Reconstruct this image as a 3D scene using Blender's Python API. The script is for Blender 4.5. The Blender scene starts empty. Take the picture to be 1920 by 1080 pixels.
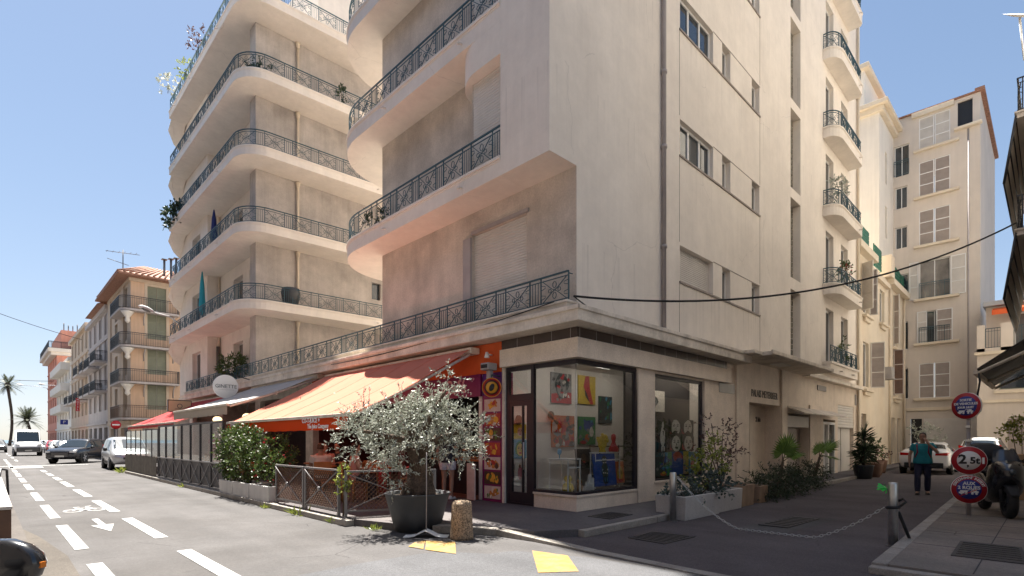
import bpy, bmesh, math, random
from mathutils import Vector, Matrix
RND = random.Random(11)
SC = bpy.context.scene
COL = SC.collection
rad = math.radians
MW = {}

# ------------------------------------------------------------------ materials
def _n(nt, t, **k):
    n = nt.nodes.new(t)
    for a, b in k.items():
        setattr(n, a, b)
    return n

def mat(name, col, rough=.7, metal=0, spec=.5, var=.0, vscale=3., fine=0., fscale=60., streak=0., bump=0., bscale=80.,
        tint=None, tscale=.7, tamt=0., coat=0., trans=0., sss=0., thr=None, emit=None, cracks=False):
    m = bpy.data.materials.new(name)
    m.use_nodes = True
    nt = m.node_tree
    b = nt.nodes['Principled BSDF']
    L = nt.links.new
    b.inputs['Roughness'].default_value = rough
    b.inputs['Metallic'].default_value = metal
    b.inputs['Specular IOR Level'].default_value = spec
    b.inputs['Coat Weight'].default_value = coat
    b.inputs['Coat Roughness'].default_value = .04
    b.inputs['Transmission Weight'].default_value = trans
    c4 = (*col, 1)
    b.inputs['Base Color'].default_value = c4
    if emit:
        b.inputs['Emission Color'].default_value = (*emit[0], 1)
        b.inputs['Emission Strength'].default_value = emit[1]
    tc = _n(nt, 'ShaderNodeTexCoord')
    cur = None
    def mul(cur, fac_socket, lo, hi):
        mr = _n(nt, 'ShaderNodeMapRange')
        mr.inputs['From Min'].default_value = .3
        mr.inputs['From Max'].default_value = .7
        mr.inputs['To Min'].default_value = lo
        mr.inputs['To Max'].default_value = hi
        L(fac_socket, mr.inputs['Value'])
        mx = _n(nt, 'ShaderNodeMix', data_type='RGBA', blend_type='MULTIPLY')
        mx.inputs[0].default_value = 1
        if cur is None:
            mx.inputs[6].default_value = c4
        else:
            L(cur, mx.inputs[6])
        L(mr.outputs[0], mx.inputs[7])
        return mx.outputs[2]
    def noise(scale, detail=4., vec=None, rough_=.6):
        nz = _n(nt, 'ShaderNodeTexNoise')
        nz.inputs['Scale'].default_value = scale
        nz.inputs['Detail'].default_value = detail
        nz.inputs['Roughness'].default_value = rough_
        L(vec if vec else tc.outputs['Object'], nz.inputs['Vector'])
        return nz.outputs[0]
    if tint is not None and tamt > 0:
        mx = _n(nt, 'ShaderNodeMix', data_type='RGBA')
        mr = _n(nt, 'ShaderNodeMapRange')
        mr.inputs['From Min'].default_value = .42
        mr.inputs['From Max'].default_value = .68
        mr.inputs['To Max'].default_value = tamt
        L(noise(tscale, 6.), mr.inputs['Value'])
        L(mr.outputs[0], mx.inputs[0])
        mx.inputs[6].default_value = c4
        mx.inputs[7].default_value = (*tint, 1)
        cur = mx.outputs[2]
    if var > 0:
        cur = mul(cur, noise(vscale), 1 - var, 1 + var * .6)
    if fine > 0:
        cur = mul(cur, noise(fscale, 2.), 1 - fine, 1 + fine)
    if streak > 0:
        mp = _n(nt, 'ShaderNodeMapping')
        mp.inputs['Scale'].default_value = (5, 5, .35)
        L(tc.outputs['Object'], mp.inputs['Vector'])
        cur = mul(cur, noise(1., 5., mp.outputs[0]), 1 - streak, 1 + streak * .35)
    if cracks:
        # hairline cracks and small repair patches of the render
        vo = _n(nt, 'ShaderNodeTexVoronoi', feature='DISTANCE_TO_EDGE'); vo.inputs['Scale'].default_value = .42
        mv = _n(nt, 'ShaderNodeMix', data_type='VECTOR'); mv.inputs[0].default_value = .3
        n2 = _n(nt, 'ShaderNodeTexNoise'); n2.inputs['Scale'].default_value = 1.3; n2.inputs['Detail'].default_value = 8
        L(tc.outputs['Object'], n2.inputs['Vector']); L(tc.outputs['Object'], mv.inputs[4]); L(n2.outputs[1], mv.inputs[5]); L(mv.outputs[1], vo.inputs['Vector'])
        mr = _n(nt, 'ShaderNodeMapRange'); mr.inputs['From Max'].default_value = .0028; mr.inputs['To Min'].default_value = .80; L(vo.outputs['Distance'], mr.inputs['Value'])
        mk = _n(nt, 'ShaderNodeMapRange'); mk.inputs['From Min'].default_value = .54; mk.inputs['From Max'].default_value = .6; mk.inputs['To Min'].default_value = 1; mk.inputs['To Max'].default_value = 0; L(noise(.45, 3.), mk.inputs['Value'])
        mm = _n(nt, 'ShaderNodeMath', operation='MAXIMUM'); L(mr.outputs[0], mm.inputs[0]); L(mk.outputs[0], mm.inputs[1])
        mx = _n(nt, 'ShaderNodeMix', data_type='RGBA', blend_type='MULTIPLY'); mx.inputs[0].default_value = 1
        if cur is None: mx.inputs[6].default_value = c4
        else: L(cur, mx.inputs[6])
        L(mm.outputs[0], mx.inputs[7]); cur = mx.outputs[2]
        cur = mul(cur, noise(2.2, 8., None, .75), .93, 1.04)
        # rain streaks hanging below the sill and slab lines (one every 3.2 m)
        sx = _n(nt, 'ShaderNodeSeparateXYZ'); L(tc.outputs['Object'], sx.inputs[0])
        a1 = _n(nt, 'ShaderNodeMath', operation='MULTIPLY_ADD'); a1.inputs[1].default_value = 1 / 3.2; a1.inputs[2].default_value = -5.52 / 3.2 + 4; L(sx.outputs[2], a1.inputs[0])
        a2 = _n(nt, 'ShaderNodeMath', operation='FRACT'); L(a1.outputs[0], a2.inputs[0])
        a3 = _n(nt, 'ShaderNodeMapRange'); a3.inputs['From Min'].default_value = .55; L(a2.outputs[0], a3.inputs['Value'])
        mp2 = _n(nt, 'ShaderNodeMapping'); mp2.inputs['Scale'].default_value = (9, 9, .12); L(tc.outputs['Object'], mp2.inputs['Vector'])
        a4 = _n(nt, 'ShaderNodeMapRange'); a4.inputs['From Min'].default_value = .56; a4.inputs['From Max'].default_value = .75; L(noise(1., 5., mp2.outputs[0]), a4.inputs['Value'])
        a5 = _n(nt, 'ShaderNodeMath', operation='MULTIPLY'); L(a3.outputs[0], a5.inputs[0]); L(a4.outputs[0], a5.inputs[1])
        a6 = _n(nt, 'ShaderNodeMath', operation='MULTIPLY'); a6.inputs[1].default_value = .5; L(a5.outputs[0], a6.inputs[0])
        mx = _n(nt, 'ShaderNodeMix', data_type='RGBA'); L(a6.outputs[0], mx.inputs[0]); L(cur, mx.inputs[6]); mx.inputs[7].default_value = (.40, .36, .32, 1); cur = mx.outputs[2]
    if cur is not None:
        L(cur, b.inputs['Base Color'])
    if bump > 0:
        bp = _n(nt, 'ShaderNodeBump')
        bp.inputs['Strength'].default_value = bump
        bp.inputs['Distance'].default_value = .02
        L(noise(bscale, 4.), bp.inputs['Height'])
        L(bp.outputs[0], b.inputs['Normal'])
    return m

def glass_mat(name, tint=(.9, .95, .95), refl=.5):
    m = bpy.data.materials.new(name)
    m.use_nodes = True
    nt = m.node_tree
    nt.nodes.clear()
    o = _n(nt, 'ShaderNodeOutputMaterial')
    tr = _n(nt, 'ShaderNodeBsdfTransparent')
    tr.inputs[0].default_value = (*tint, 1)
    gl = _n(nt, 'ShaderNodeBsdfGlossy')
    gl.inputs['Roughness'].default_value = .01
    lw = _n(nt, 'ShaderNodeLayerWeight')
    lw.inputs[0].default_value = .5
    fr = _n(nt, 'ShaderNodeMath', operation='POWER')
    fr.inputs[1].default_value = 5.
    nt.links.new(lw.outputs['Facing'], fr.inputs[0])
    ma = _n(nt, 'ShaderNodeMath', operation='MULTIPLY_ADD')
    ma.inputs[1].default_value = .9
    ma.inputs[2].default_value = .03 + refl * .045
    mx = _n(nt, 'ShaderNodeMixShader')
    L = nt.links.new
    L(fr.outputs[0], ma.inputs[0]); L(ma.outputs[0], mx.inputs[0])
    L(tr.outputs[0], mx.inputs[1]); L(gl.outputs[0], mx.inputs[2]); L(mx.outputs[0], o.inputs[0])
    return m

def leaf_mat(name, c1, c2, rough=.5, tr=.3):
    m = bpy.data.materials.new(name)
    m.use_nodes = True
    nt = m.node_tree
    nt.nodes.clear()
    L = nt.links.new
    o = _n(nt, 'ShaderNodeOutputMaterial')
    ge = _n(nt, 'ShaderNodeNewGeometry')
    mx = _n(nt, 'ShaderNodeMix', data_type='RGBA')
    mx.inputs[6].default_value = (*c1, 1)
    mx.inputs[7].default_value = (*c2, 1)
    L(ge.outputs['Random Per Island'], mx.inputs[0])
    b = _n(nt, 'ShaderNodeBsdfPrincipled')
    b.inputs['Roughness'].default_value = rough
    L(mx.outputs[2], b.inputs['Base Color'])
    t = _n(nt, 'ShaderNodeBsdfTranslucent')
    L(mx.outputs[2], t.inputs[0])
    ms = _n(nt, 'ShaderNodeMixShader')
    ms.inputs[0].default_value = tr
    L(b.outputs[0], ms.inputs[1]); L(t.outputs[0], ms.inputs[2]); L(ms.outputs[0], o.inputs[0])
    return m

M = {}
M['plaster'] = mat('plaster', (.84, .765, .68), .85, spec=.2, var=.05, vscale=.8, streak=.04, bump=.15, bscale=60, tint=(.62, .55, .49), tscale=.5, tamt=.3, cracks=True)
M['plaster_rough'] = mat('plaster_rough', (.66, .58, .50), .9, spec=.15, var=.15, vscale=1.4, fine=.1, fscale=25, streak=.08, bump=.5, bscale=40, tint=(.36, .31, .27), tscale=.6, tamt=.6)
M['plaster_court'] = mat('plaster_court', (.54, .49, .45), .9, spec=.15, var=.15, vscale=1.2, fine=.08, fscale=25, streak=.12, bump=.4, bscale=40, tint=(.30, .27, .25), tscale=.7, tamt=.6)  # grey stained plaster, with the shade of the gap also put into its colour
M['plaster_white'] = mat('plaster_white', (.80, .75, .67), .85, spec=.2, var=.06, vscale=.6, streak=.08, bump=.1)
M['plaster_cream'] = mat('plaster_cream', (.73, .64, .51), .85, spec=.2, var=.08, vscale=.7, streak=.05, bump=.1, tint=(.6, .47, .33), tscale=.4, tamt=.4)
M['plaster_grey'] = mat('plaster_grey', (.64, .57, .50), .85, spec=.2, var=.08, vscale=.6, streak=.05, bump=.1)
M['plaster_peach'] = mat('plaster_peach', (.66, .46, .32), .85, spec=.2, var=.08, vscale=.6, streak=.1, bump=.1)
M['plaster_pink'] = mat('plaster_pink', (.66, .30, .22), .85, spec=.2, var=.08, vscale=.4, streak=.1)
M['plaster_buff'] = mat('plaster_buff', (.62, .50, .38), .85, spec=.2, var=.1, vscale=.5, streak=.12)
M['plaster_lilac'] = mat('plaster_lilac', (.52, .47, .44), .85, spec=.2, var=.1, vscale=.5, streak=.12)
M['trim'] = mat('trim', (.78, .70, .60), .8, spec=.2, var=.08, vscale=1.5, streak=.10, fine=.08, fscale=18, tint=(.34, .29, .24), tscale=1.6, tamt=.5)
M['travertine'] = mat('travertine', (.80, .68, .56), .55, spec=.4, var=.07, vscale=2.2, fine=.10, fscale=30, streak=.07, bump=.06, tint=(.45, .36, .28), tscale=1.4, tamt=.35)
M['brown_tile'] = mat('brown_tile', (.075, .055, .045), .3, var=.25, vscale=2.)
M['iron'] = mat('iron', (.028, .078, .098), .45, spec=.5, var=.2, vscale=4)
M['iron_black'] = mat('iron_black', (.02, .02, .024), .45)
M['wood_dark'] = mat('wood_dark', (.11, .055, .03), .5, var=.2, vscale=5)
M['shutter_white'] = mat('shutter_white', (.66, .62, .57), .6, var=.08, vscale=2)
M['shutter_taupe'] = mat('shutter_taupe', (.40, .34, .30), .6, var=.1, vscale=3)
M['shutter_green'] = mat('shutter_green', (.24, .25, .18), .6, var=.1, vscale=3)
M['shutter_grey'] = mat('shutter_grey', (.33, .31, .30), .6, var=.1, vscale=3)
M['frame_white'] = mat('frame_white', (.75, .74, .72), .4)
M['frame_dark'] = mat('frame_dark', (.018, .014, .02), .35)
M['pane'] = mat('pane', (.035, .045, .055), .04, spec=.9, var=.5, vscale=.8)
M['pane_mid'] = mat('pane_mid', (.16, .15, .14), .06, spec=.9, var=.5, vscale=1.2)
M['glassblock'] = mat('glassblock', (.22, .20, .16), .25, var=.3, vscale=9)
M['pipe'] = mat('pipe', (.38, .34, .33), .5, var=.15, vscale=2)
M['pipe_cream'] = mat('pipe_cream', (.68, .58, .45), .6, var=.1, vscale=2)
M['rooftile'] = mat('rooftile', (.34, .17, .11), .8, var=.3, vscale=6, fine=.25, fscale=12)
M['zinc'] = mat('zinc', (.35, .36, .38), .5)
M['green_panel'] = mat('green_panel', (.015, .12, .075), .6, var=.2, vscale=5)
M['glass'] = glass_mat('glass')
M['glass_shop'] = glass_mat('glass_shop', (.86, .88, .88), 1.0)
M['asphalt'] = None

def asphalt(name, base, speck=.5, patch=None, crack=True):
    m = bpy.data.materials.new(name)
    m.use_nodes = True
    nt = m.node_tree
    L = nt.links.new
    b = nt.nodes['Principled BSDF']
    b.inputs['Roughness'].default_value = .88
    b.inputs['Specular IOR Level'].default_value = .25
    tc = _n(nt, 'ShaderNodeTexCoord')
    def nz(s, d=4., r=.6):
        n = _n(nt, 'ShaderNodeTexNoise')
        n.inputs['Scale'].default_value = s; n.inputs['Detail'].default_value = d; n.inputs['Roughness'].default_value = r
        L(tc.outputs['Object'], n.inputs['Vector'])
        return n.outputs[0]
    def rng(s, a, b_, lo, hi):
        mr = _n(nt, 'ShaderNodeMapRange')
        mr.inputs['From Min'].default_value = a; mr.inputs['From Max'].default_value = b_
        mr.inputs['To Min'].default_value = lo; mr.inputs['To Max'].default_value = hi
        L(s, mr.inputs['Value'])
        return mr.outputs[0]
    def mulc(cur, s):
        mx = _n(nt, 'ShaderNodeMix', data_type='RGBA', blend_type='MULTIPLY')
        mx.inputs[0].default_value = 1
        if isinstance(cur, tuple): mx.inputs[6].default_value = cur
        else: L(cur, mx.inputs[6])
        L(s, mx.inputs[7])
        return mx.outputs[2]
    cur = (*base, 1)
    if patch:
        mx = _n(nt, 'ShaderNodeMix', data_type='RGBA')
        L(rng(nz(.35, 6.), .45, .6, 0, 1), mx.inputs[0])
        mx.inputs[6].default_value = cur; mx.inputs[7].default_value = (*patch, 1)
        cur = mx.outputs[2]
    cur = mulc(cur, rng(nz(.9, 8.), .3, .7, .84, 1.14))
    mpt = _n(nt, 'ShaderNodeMapping'); mpt.inputs['Scale'].default_value = (1.5, .05, 1)
    L(tc.outputs['Object'], mpt.inputs['Vector'])
    ntr = _n(nt, 'ShaderNodeTexNoise'); ntr.inputs['Scale'].default_value = 1.; ntr.inputs['Detail'].default_value = 4; L(mpt.outputs[0], ntr.inputs['Vector'])
    cur = mulc(cur, rng(ntr.outputs[0], .35, .65, .88, 1.08))
    cur = mulc(cur, rng(nz(3.2, 5., .7), .62, .74, 1., .80))
    cur = mulc(cur, rng(nz(22., 4.), .3, .7, .86, 1.12))
    cur = mulc(cur, rng(nz(150., 2.), .3, .7, 1 - speck, 1 + speck))
    if crack:
        vo = _n(nt, 'ShaderNodeTexVoronoi', feature='DISTANCE_TO_EDGE')
        vo.inputs['Scale'].default_value = .55
        mv = _n(nt, 'ShaderNodeMix', data_type='VECTOR')
        mv.inputs[0].default_value = .12
        L(tc.outputs['Object'], mv.inputs[4])
        n2 = _n(nt, 'ShaderNodeTexNoise'); n2.inputs['Scale'].default_value = 2.5; n2.inputs['Detail'].default_value = 6
        L(tc.outputs['Object'], n2.inputs['Vector'])
        L(n2.outputs[1], mv.inputs[5])
        L(mv.outputs[1], vo.inputs['Vector'])
        ln = rng(vo.outputs['Distance'], .0, .006, .45, 1.)
        msk = rng(nz(.5, 3.), .55, .62, 1., 0.)
        mm = _n(nt, 'ShaderNodeMath', operation='MAXIMUM')
        L(ln, mm.inputs[0]); L(msk, mm.inputs[1])
        cur = mulc(cur, mm.outputs[0])
    L(cur, b.inputs['Base Color'])
    bp = _n(nt, 'ShaderNodeBump')
    bp.inputs['Strength'].default_value = .5; bp.inputs['Distance'].default_value = .006
    L(nz(130., 3.), bp.inputs['Height']); L(bp.outputs[0], b.inputs['Normal'])
    return m
M['asphalt'] = asphalt('asphalt', (.098, .093, .092), .4, (.083, .078, .076))
M['asphalt_dark'] = asphalt('asphalt_dark', (.105, .090, .092), .5, (.088, .074, .076))
M['asphalt_new'] = asphalt('asphalt_new', (.10, .10, .105), .45, None, False)
M['pavement'] = asphalt('pavement', (.12, .11, .112), .3, (.145, .13, .125))
M['pavement_light'] = asphalt('pavement_light', (.20, .175, .155), .25, (.25, .21, .18))
M['sand_strip'] = asphalt('sand_strip', (.088, .077, .066), .4, (.115, .10, .085))
M['pavement_left'] = asphalt('pavement_left', (.10, .09, .083), .3, (.12, .107, .097))
M['kerb'] = mat('kerb', (.34, .31, .27), .8, var=.2, vscale=3, fine=.2, fscale=60, tint=(.2, .17, .15), tscale=2., tamt=.6, bump=.3, bscale=50)
M['paint_white'] = mat('paint_white', (.44, .44, .43), .7, var=.12, vscale=6, fine=.15, fscale=70, tint=(.16, .155, .15), tscale=8., tamt=.6)
M['paint_yellow'] = mat('paint_yellow', (.40, .225, .04), .7, var=.15, vscale=6, fine=.25, fscale=70, tint=(.14, .12, .09), tscale=6., tamt=.9)
M['concrete'] = mat('concrete', (.55, .52, .49), .85, var=.12, vscale=3, fine=.12, fscale=40, streak=.1, bump=.3, tint=(.32, .29, .26), tscale=3, tamt=.4)
M['aggregate'] = mat('aggregate', (.33, .24, .16), .85, var=.25, vscale=9, fine=.75, fscale=45, bump=1., bscale=42)
M['steel'] = mat('steel', (.52, .52, .50), .32, metal=.9, var=.15, vscale=8)
M['steel_dark'] = mat('steel_dark', (.16, .15, .145), .5, metal=.6)
M['white'] = mat('white', (.80, .79, .77), .5, var=.04)
M['black'] = mat('black', (.012, .012, .014), .45)
M['rubber'] = mat('rubber', (.018, .018, .018), .8)
M['red'] = mat('red', (.50, .02, .025), .45)
M['blue'] = mat('blue', (.02, .04, .26), .45)

# ------------------------------------------------------------------ mesh builder
class MB:
    def __init__(s):
        s.v = []; s.f = []; s.m = []; s.s = []
    def add(s, vs, fs, m=0, sm=False):
        o = len(s.v)
        s.v.extend([tuple(v) for v in vs])
        for f in fs:
            s.f.append([i + o for i in f]); s.m.append(m); s.s.append(sm)
        return s
    def quad(s, a, b, c, d, m=0):
        return s.add([a, b, c, d], [(0, 1, 2, 3)], m)
    def box(s, x0, x1, y0, y1, z0, z1, m=0, X=None):
        vs = [Vector(p) for p in ((x0, y0, z0), (x1, y0, z0), (x1, y1, z0), (x0, y1, z0), (x0, y0, z1), (x1, y0, z1), (x1, y1, z1), (x0, y1, z1))]
        if X is not None: vs = [X @ v for v in vs]
        return s.add(vs, [(3, 2, 1, 0), (4, 5, 6, 7), (0, 1, 5, 4), (1, 2, 6, 5), (2, 3, 7, 6), (3, 0, 4, 7)], m)
    def prism(s, poly, z0, z1, m=0, X=None):
        n = len(poly)
        vs = [Vector((p[0], p[1], z0)) for p in poly] + [Vector((p[0], p[1], z1)) for p in poly]
        if X is not None: vs = [X @ v for v in vs]
        fs = [tuple(range(n))[::-1], tuple(range(n, 2 * n))] + [(i, (i + 1) % n, n + (i + 1) % n, n + i) for i in range(n)]
        return s.add(vs, fs, m)
    def ext(s, pts, vec, m=0, sm=False):
        n = len(pts)
        p = [Vector(q) for q in pts]; v = Vector(vec)
        vs = p + [q + v for q in p]
        fs = [tuple(range(n))[::-1], tuple(range(n, 2 * n))] + [(i, (i + 1) % n, n + (i + 1) % n, n + i) for i in range(n)]
        return s.add(vs, fs, m, sm)
    def tube(s, pts, r, n=6, m=0, cap=True, sm=True, closed=False):
        P = [Vector(p) for p in pts]
        k = len(P)
        rs = r if isinstance(r, (list, tuple)) else [r] * k
        vs = []
        up = None
        for i in range(k):
            if closed:
                t = P[(i + 1) % k] - P[i - 1]
            else:
                t = P[min(i + 1, k - 1)] - P[max(i - 1, 0)]
            if t.length < 1e-9: t = Vector((0, 0, 1))
            t.normalize()
            if up is None:
                a = Vector((0, 0, 1)) if abs(t.z) < .9 else Vector((1, 0, 0))
                up = (a - t * a.dot(t)).normalized()
            else:
                up = up - t * up.dot(t)
                if up.length < 1e-6:
                    a = Vector((1, 0, 0)) if abs(t.x) < .9 else Vector((0, 1, 0))
                    up = a - t * a.dot(t)
                up.normalize()
            w = t.cross(up)
            for j in range(n):
                a = 2 * math.pi * (j + .5) / n
                vs.append(P[i] + (up * math.cos(a) + w * math.sin(a)) * rs[i])
        fs = []
        for i in range(k if closed else k - 1):
            i2 = (i + 1) % k
            for j in range(n):
                fs.append((i * n + j, i * n + (j + 1) % n, i2 * n + (j + 1) % n, i2 * n + j))
        if cap and not closed:
            fs.append(tuple(range(n))[::-1]); fs.append(tuple(range((k - 1) * n, k * n)))
        return s.add(vs, fs, m, sm)
    def bar(s, a, b, w, m=0, h=None):
        # square-section bar
        return s.tube([a, b], w * .7071, 4, m, True, False)
    def lathe(s, prof, c=(0, 0, 0), n=20, m=0, X=None, sm=True, cap=True):
        vs = []; fs = []
        for (r, z) in prof:
            for j in range(n):
                a = 2 * math.pi * j / n
                v = Vector((r * math.cos(a), r * math.sin(a), z))
                if X is not None: v = X @ v
                vs.append(v + Vector(c))
        k = len(prof)
        for i in range(k - 1):
            for j in range(n):
                fs.append((i * n + j, i * n + (j + 1) % n, (i + 1) * n + (j + 1) % n, (i + 1) * n + j))
        if cap and prof[0][0] > 1e-4: fs.append(tuple(range(n))[::-1])
        if cap and prof[-1][0] > 1e-4: fs.append(tuple(range((k - 1) * n, k * n)))
        return s.add(vs, fs, m, sm)
    def loft(s, rings, m=0, cap=True, sm=True):
        n = len(rings[0]); vs = []; fs = []
        for r in rings: vs.extend(r)
        for i in range(len(rings) - 1):
            for j in range(n):
                fs.append((i * n + j, i * n + (j + 1) % n, (i + 1) * n + (j + 1) % n, (i + 1) * n + j))
        if cap:
            fs.append(tuple(range(n))[::-1]); fs.append(tuple(range((len(rings) - 1) * n, len(rings) * n)))
        return s.add(vs, fs, m, sm)
    def build(s, name, mats, parent=None, label=None, cat=None, group=None, kind=None, bevel=0, local=False, recalc=True, sub=0):
        me = bpy.data.meshes.new(name)
        vs = s.v
        if parent is not None and not local:
            X = MW[parent.name].inverted()
            vs = [X @ Vector(v) for v in s.v]
        me.from_pydata([tuple(v) for v in vs], [], s.f)
        if not isinstance(mats, (list, tuple)): mats = [mats]
        for q in mats: me.materials.append(M[q] if isinstance(q, str) else q)
        me.polygons.foreach_set('material_index', s.m)
        me.polygons.foreach_set('use_smooth', s.s)
        if recalc:
            bm = bmesh.new(); bm.from_mesh(me)
            bmesh.ops.recalc_face_normals(bm, faces=bm.faces)
            bm.to_mesh(me); bm.free()
        me.update()
        o = bpy.data.objects.new(name, me)
        COL.objects.link(o)
        if parent is not None:
            o.parent = parent
            MW[o.name] = MW[parent.name]
        else:
            MW[o.name] = Matrix.Identity(4)
        if bevel:
            b = o.modifiers.new('bevel', 'BEVEL'); b.width = bevel; b.segments = 2; b.limit_method = 'ANGLE'; b.angle_limit = rad(40)
        if sub:
            b = o.modifiers.new('sub', 'SUBSURF'); b.levels = sub; b.render_levels = sub
        tag(o, label, cat, group, kind)
        return o

def tag(o, label=None, cat=None, group=None, kind=None):
    if label: o['label'] = label
    if cat: o['category'] = cat
    if group: o['group'] = group
    if kind: o['kind'] = kind
    return o

def thing(name, label, cat, loc=(0, 0, 0), rz=0, group=None):
    o = bpy.data.objects.new(name, None)
    o.empty_display_size = .2
    COL.objects.link(o)
    o.location = loc; o.rotation_euler = (0, 0, rz)
    MW[o.name] = Matrix.Translation(Vector(loc)) @ Matrix.Rotation(rz, 4, 'Z')
    return tag(o, label, cat, group)

def dup(root, loc, rz, label=None, group=None, mats=None):
    def cp(o, par):
        c = o.copy()
        COL.objects.link(c)
        if par is not None: c.parent = par
        for ch in [q for q in o.children]: cp(ch, c)
        return c
    r = cp(root, None)
    r.location = loc; r.rotation_euler = (0, 0, rz)
    MW[r.name] = Matrix.Translation(Vector(loc)) @ Matrix.Rotation(rz, 4, 'Z')
    if label: r['label'] = label
    if group: r['group'] = group
    return r

def text(body, size, m, parent, X, name='lettering', ext=.004, align='CENTER', sx=1., local=False, bold=0):
    cu = bpy.data.curves.new('t', 'FONT')
    cu.body = body; cu.size = size; cu.extrude = ext; cu.align_x = align; cu.align_y = 'CENTER'
    cu.offset = bold; cu.resolution_u = 2
    o = bpy.data.objects.new('t', cu)
    me = bpy.data.meshes.new_from_object(o)
    bpy.data.objects.remove(o)
    mb = MB()
    Y = X @ Matrix.Diagonal((sx, 1, 1, 1))
    mb.add([Y @ v.co for v in me.vertices], [tuple(p.vertices) for p in me.polygons], 0)
    return mb.build(name, m, parent, local=local)

def frame_matrix(o, u, n):
    # text/panel frame: local x = u, local y = up, local z = n (outward)
    u = Vector(u).normalized(); n = Vector(n).normalized(); w = n.cross(u)
    R = Matrix((u, w, n)).transposed().to_4x4()
    return Matrix.Translation(Vector(o)) @ R

def facade(mb, O, U, N, W, H, holes, depth=.18, m=0, mr=None):
    O = Vector(O); U = Vector(U); N = Vector(N); Z = Vector((0, 0, 1))
    if mr is None: mr = m
    us = sorted({0., W} | {min(max(h[0], 0), W) for h in holes} | {min(max(h[1], 0), W) for h in holes})
    vs = sorted({0., H} | {min(max(h[2], 0), H) for h in holes} | {min(max(h[3], 0), H) for h in holes})
    P = lambda u, v, d=0: O + U * u + Z * v - N * d
    for j in range(len(vs) - 1):
        run = None
        for i in range(len(us) - 1):
            cu = (us[i] + us[i + 1]) / 2; cv = (vs[j] + vs[j + 1]) / 2
            hole = any(h[0] < cu < h[1] and h[2] < cv < h[3] for h in holes)
            if not hole:
                mb.quad(P(us[i], vs[j]), P(us[i + 1], vs[j]), P(us[i + 1], vs[j + 1]), P(us[i], vs[j + 1]), m)
    for h in holes:
        a, b, c, d = h[:4]
        dd = h[4] if len(h) > 4 else depth
        mb.quad(P(a, c), P(a, d), P(a, d, dd), P(a, c, dd), mr)
        mb.quad(P(b, c), P(b, d), P(b, d, dd), P(b, c, dd), mr)
        mb.quad(P(a, d), P(b, d), P(b, d, dd), P(a, d, dd), mr)
        mb.quad(P(a, c), P(b, c), P(b, c, dd), P(a, c, dd), mr)

def obox(mb, O, U, N, u0, u1, v0, v1, d0, d1, m=0):
    # box in facade frame: u along, v up, d outward distance from the plane
    O = Vector(O); U = Vector(U); N = Vector(N)
    X = Matrix((U, N, Vector((0, 0, 1)))).transposed().to_4x4()
    X = Matrix.Translation(O) @ X
    mb.box(u0, u1, d0, d1, v0, v1, m, X)

def window(par, O, U, N, u0, u1, v0, v1, d=-.15, fm='frame_white', gm='pane', leaves=2, bars=0, name='window', fw=.05):
    mb = MB()
    obox(mb, O, U, N, u0, u1, v0, v0 + fw, d - .05, d, 0)
    obox(mb, O, U, N, u0, u1, v1 - fw, v1, d - .05, d, 0)
    w = u1 - u0
    for i in range(leaves + 1):
        c = u0 + w * i / leaves
        k = fw if 0 < i < leaves else fw
        a = c - k / 2 if 0 < i < leaves else (c if i == 0 else c - k)
        obox(mb, O, U, N, a, a + k, v0 + fw, v1 - fw, d - .048, d - .002, 0)
    for j in range(bars):
        z = v0 + (v1 - v0) * (j + 1) / (bars + 1)
        obox(mb, O, U, N, u0 + fw, u1 - fw, z - .015, z + .015, d - .045, d - .006, 0)
    f = mb.build(name, fm, par)
    g = MB()
    obox(g, O, U, N, u0 + .01, u1 - .01, v0 + .01, v1 - .01, d - .04, d - .03, 0)
    g.build('pane', gm, f)
    return f

def roller(par, O, U, N, u0, u1, v0, v1, d=-.1, m='shutter_white', pitch=.055, name='roller_shutter'):
    mb = MB(); O = Vector(O); U = Vector(U); N = Vector(N); Z = Vector((0, 0, 1))
    n = max(2, int((v1 - v0) / pitch)); p = (v1 - v0) / n
    for i in range(n):
        z = v0 + i * p
        P = lambda u, v, q: O + U * u + Z * v + N * q
        prof = [(z, d), (z + p * .12, d + .012), (z + p * .8, d + .012), (z + p * .98, d - .004)]
        for (a, b), (c, e) in zip(prof[:-1], prof[1:]):
            mb.quad(P(u0, a, b), P(u1, a, b), P(u1, c, e), P(u0, c, e), 0)
    return mb.build(name, m, par, recalc=False)

def louvre(par, O, U, N, u0, u1, v0, v1, d=.03, m='shutter_taupe', name='shutter', mid=2, fm=None, group=None):
    # louvred leaf: frame + slats
    mb = MB(); fw = .05
    obox(mb, O, U, N, u0, u0 + fw, v0, v1, d, d + .035, 0)
    obox(mb, O, U, N, u1 - fw, u1, v0, v1, d, d + .035, 0)
    for i in range(mid + 2):
        z = v0 + (v1 - v0 - fw) * i / (mid + 1)
        obox(mb, O, U, N, u0 + fw, u1 - fw, z, z + fw, d + .002, d + .033, 0)
    O_ = Vector(O); U_ = Vector(U); N_ = Vector(N); Z = Vector((0, 0, 1))
    n = int((v1 - v0) / .075)
    for i in range(n):
        z = v0 + .03 + i * .075
        if z + .05 > v1: break
        P = lambda u, v, q: O_ + U_ * u + Z * v + N_ * q
        mb.quad(P(u0 + fw, z, d + .03), P(u1 - fw, z, d + .03), P(u1 - fw, z + .062, d + .006), P(u0 + fw, z + .062, d + .006), 1)
    obox(mb, O, U, N, u0 + .01, u1 - .01, v0 + .01, v1 - .01, d - .02, d + .004, 1)
    return mb.build(name, [fm or m, m], par, recalc=False)

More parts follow.
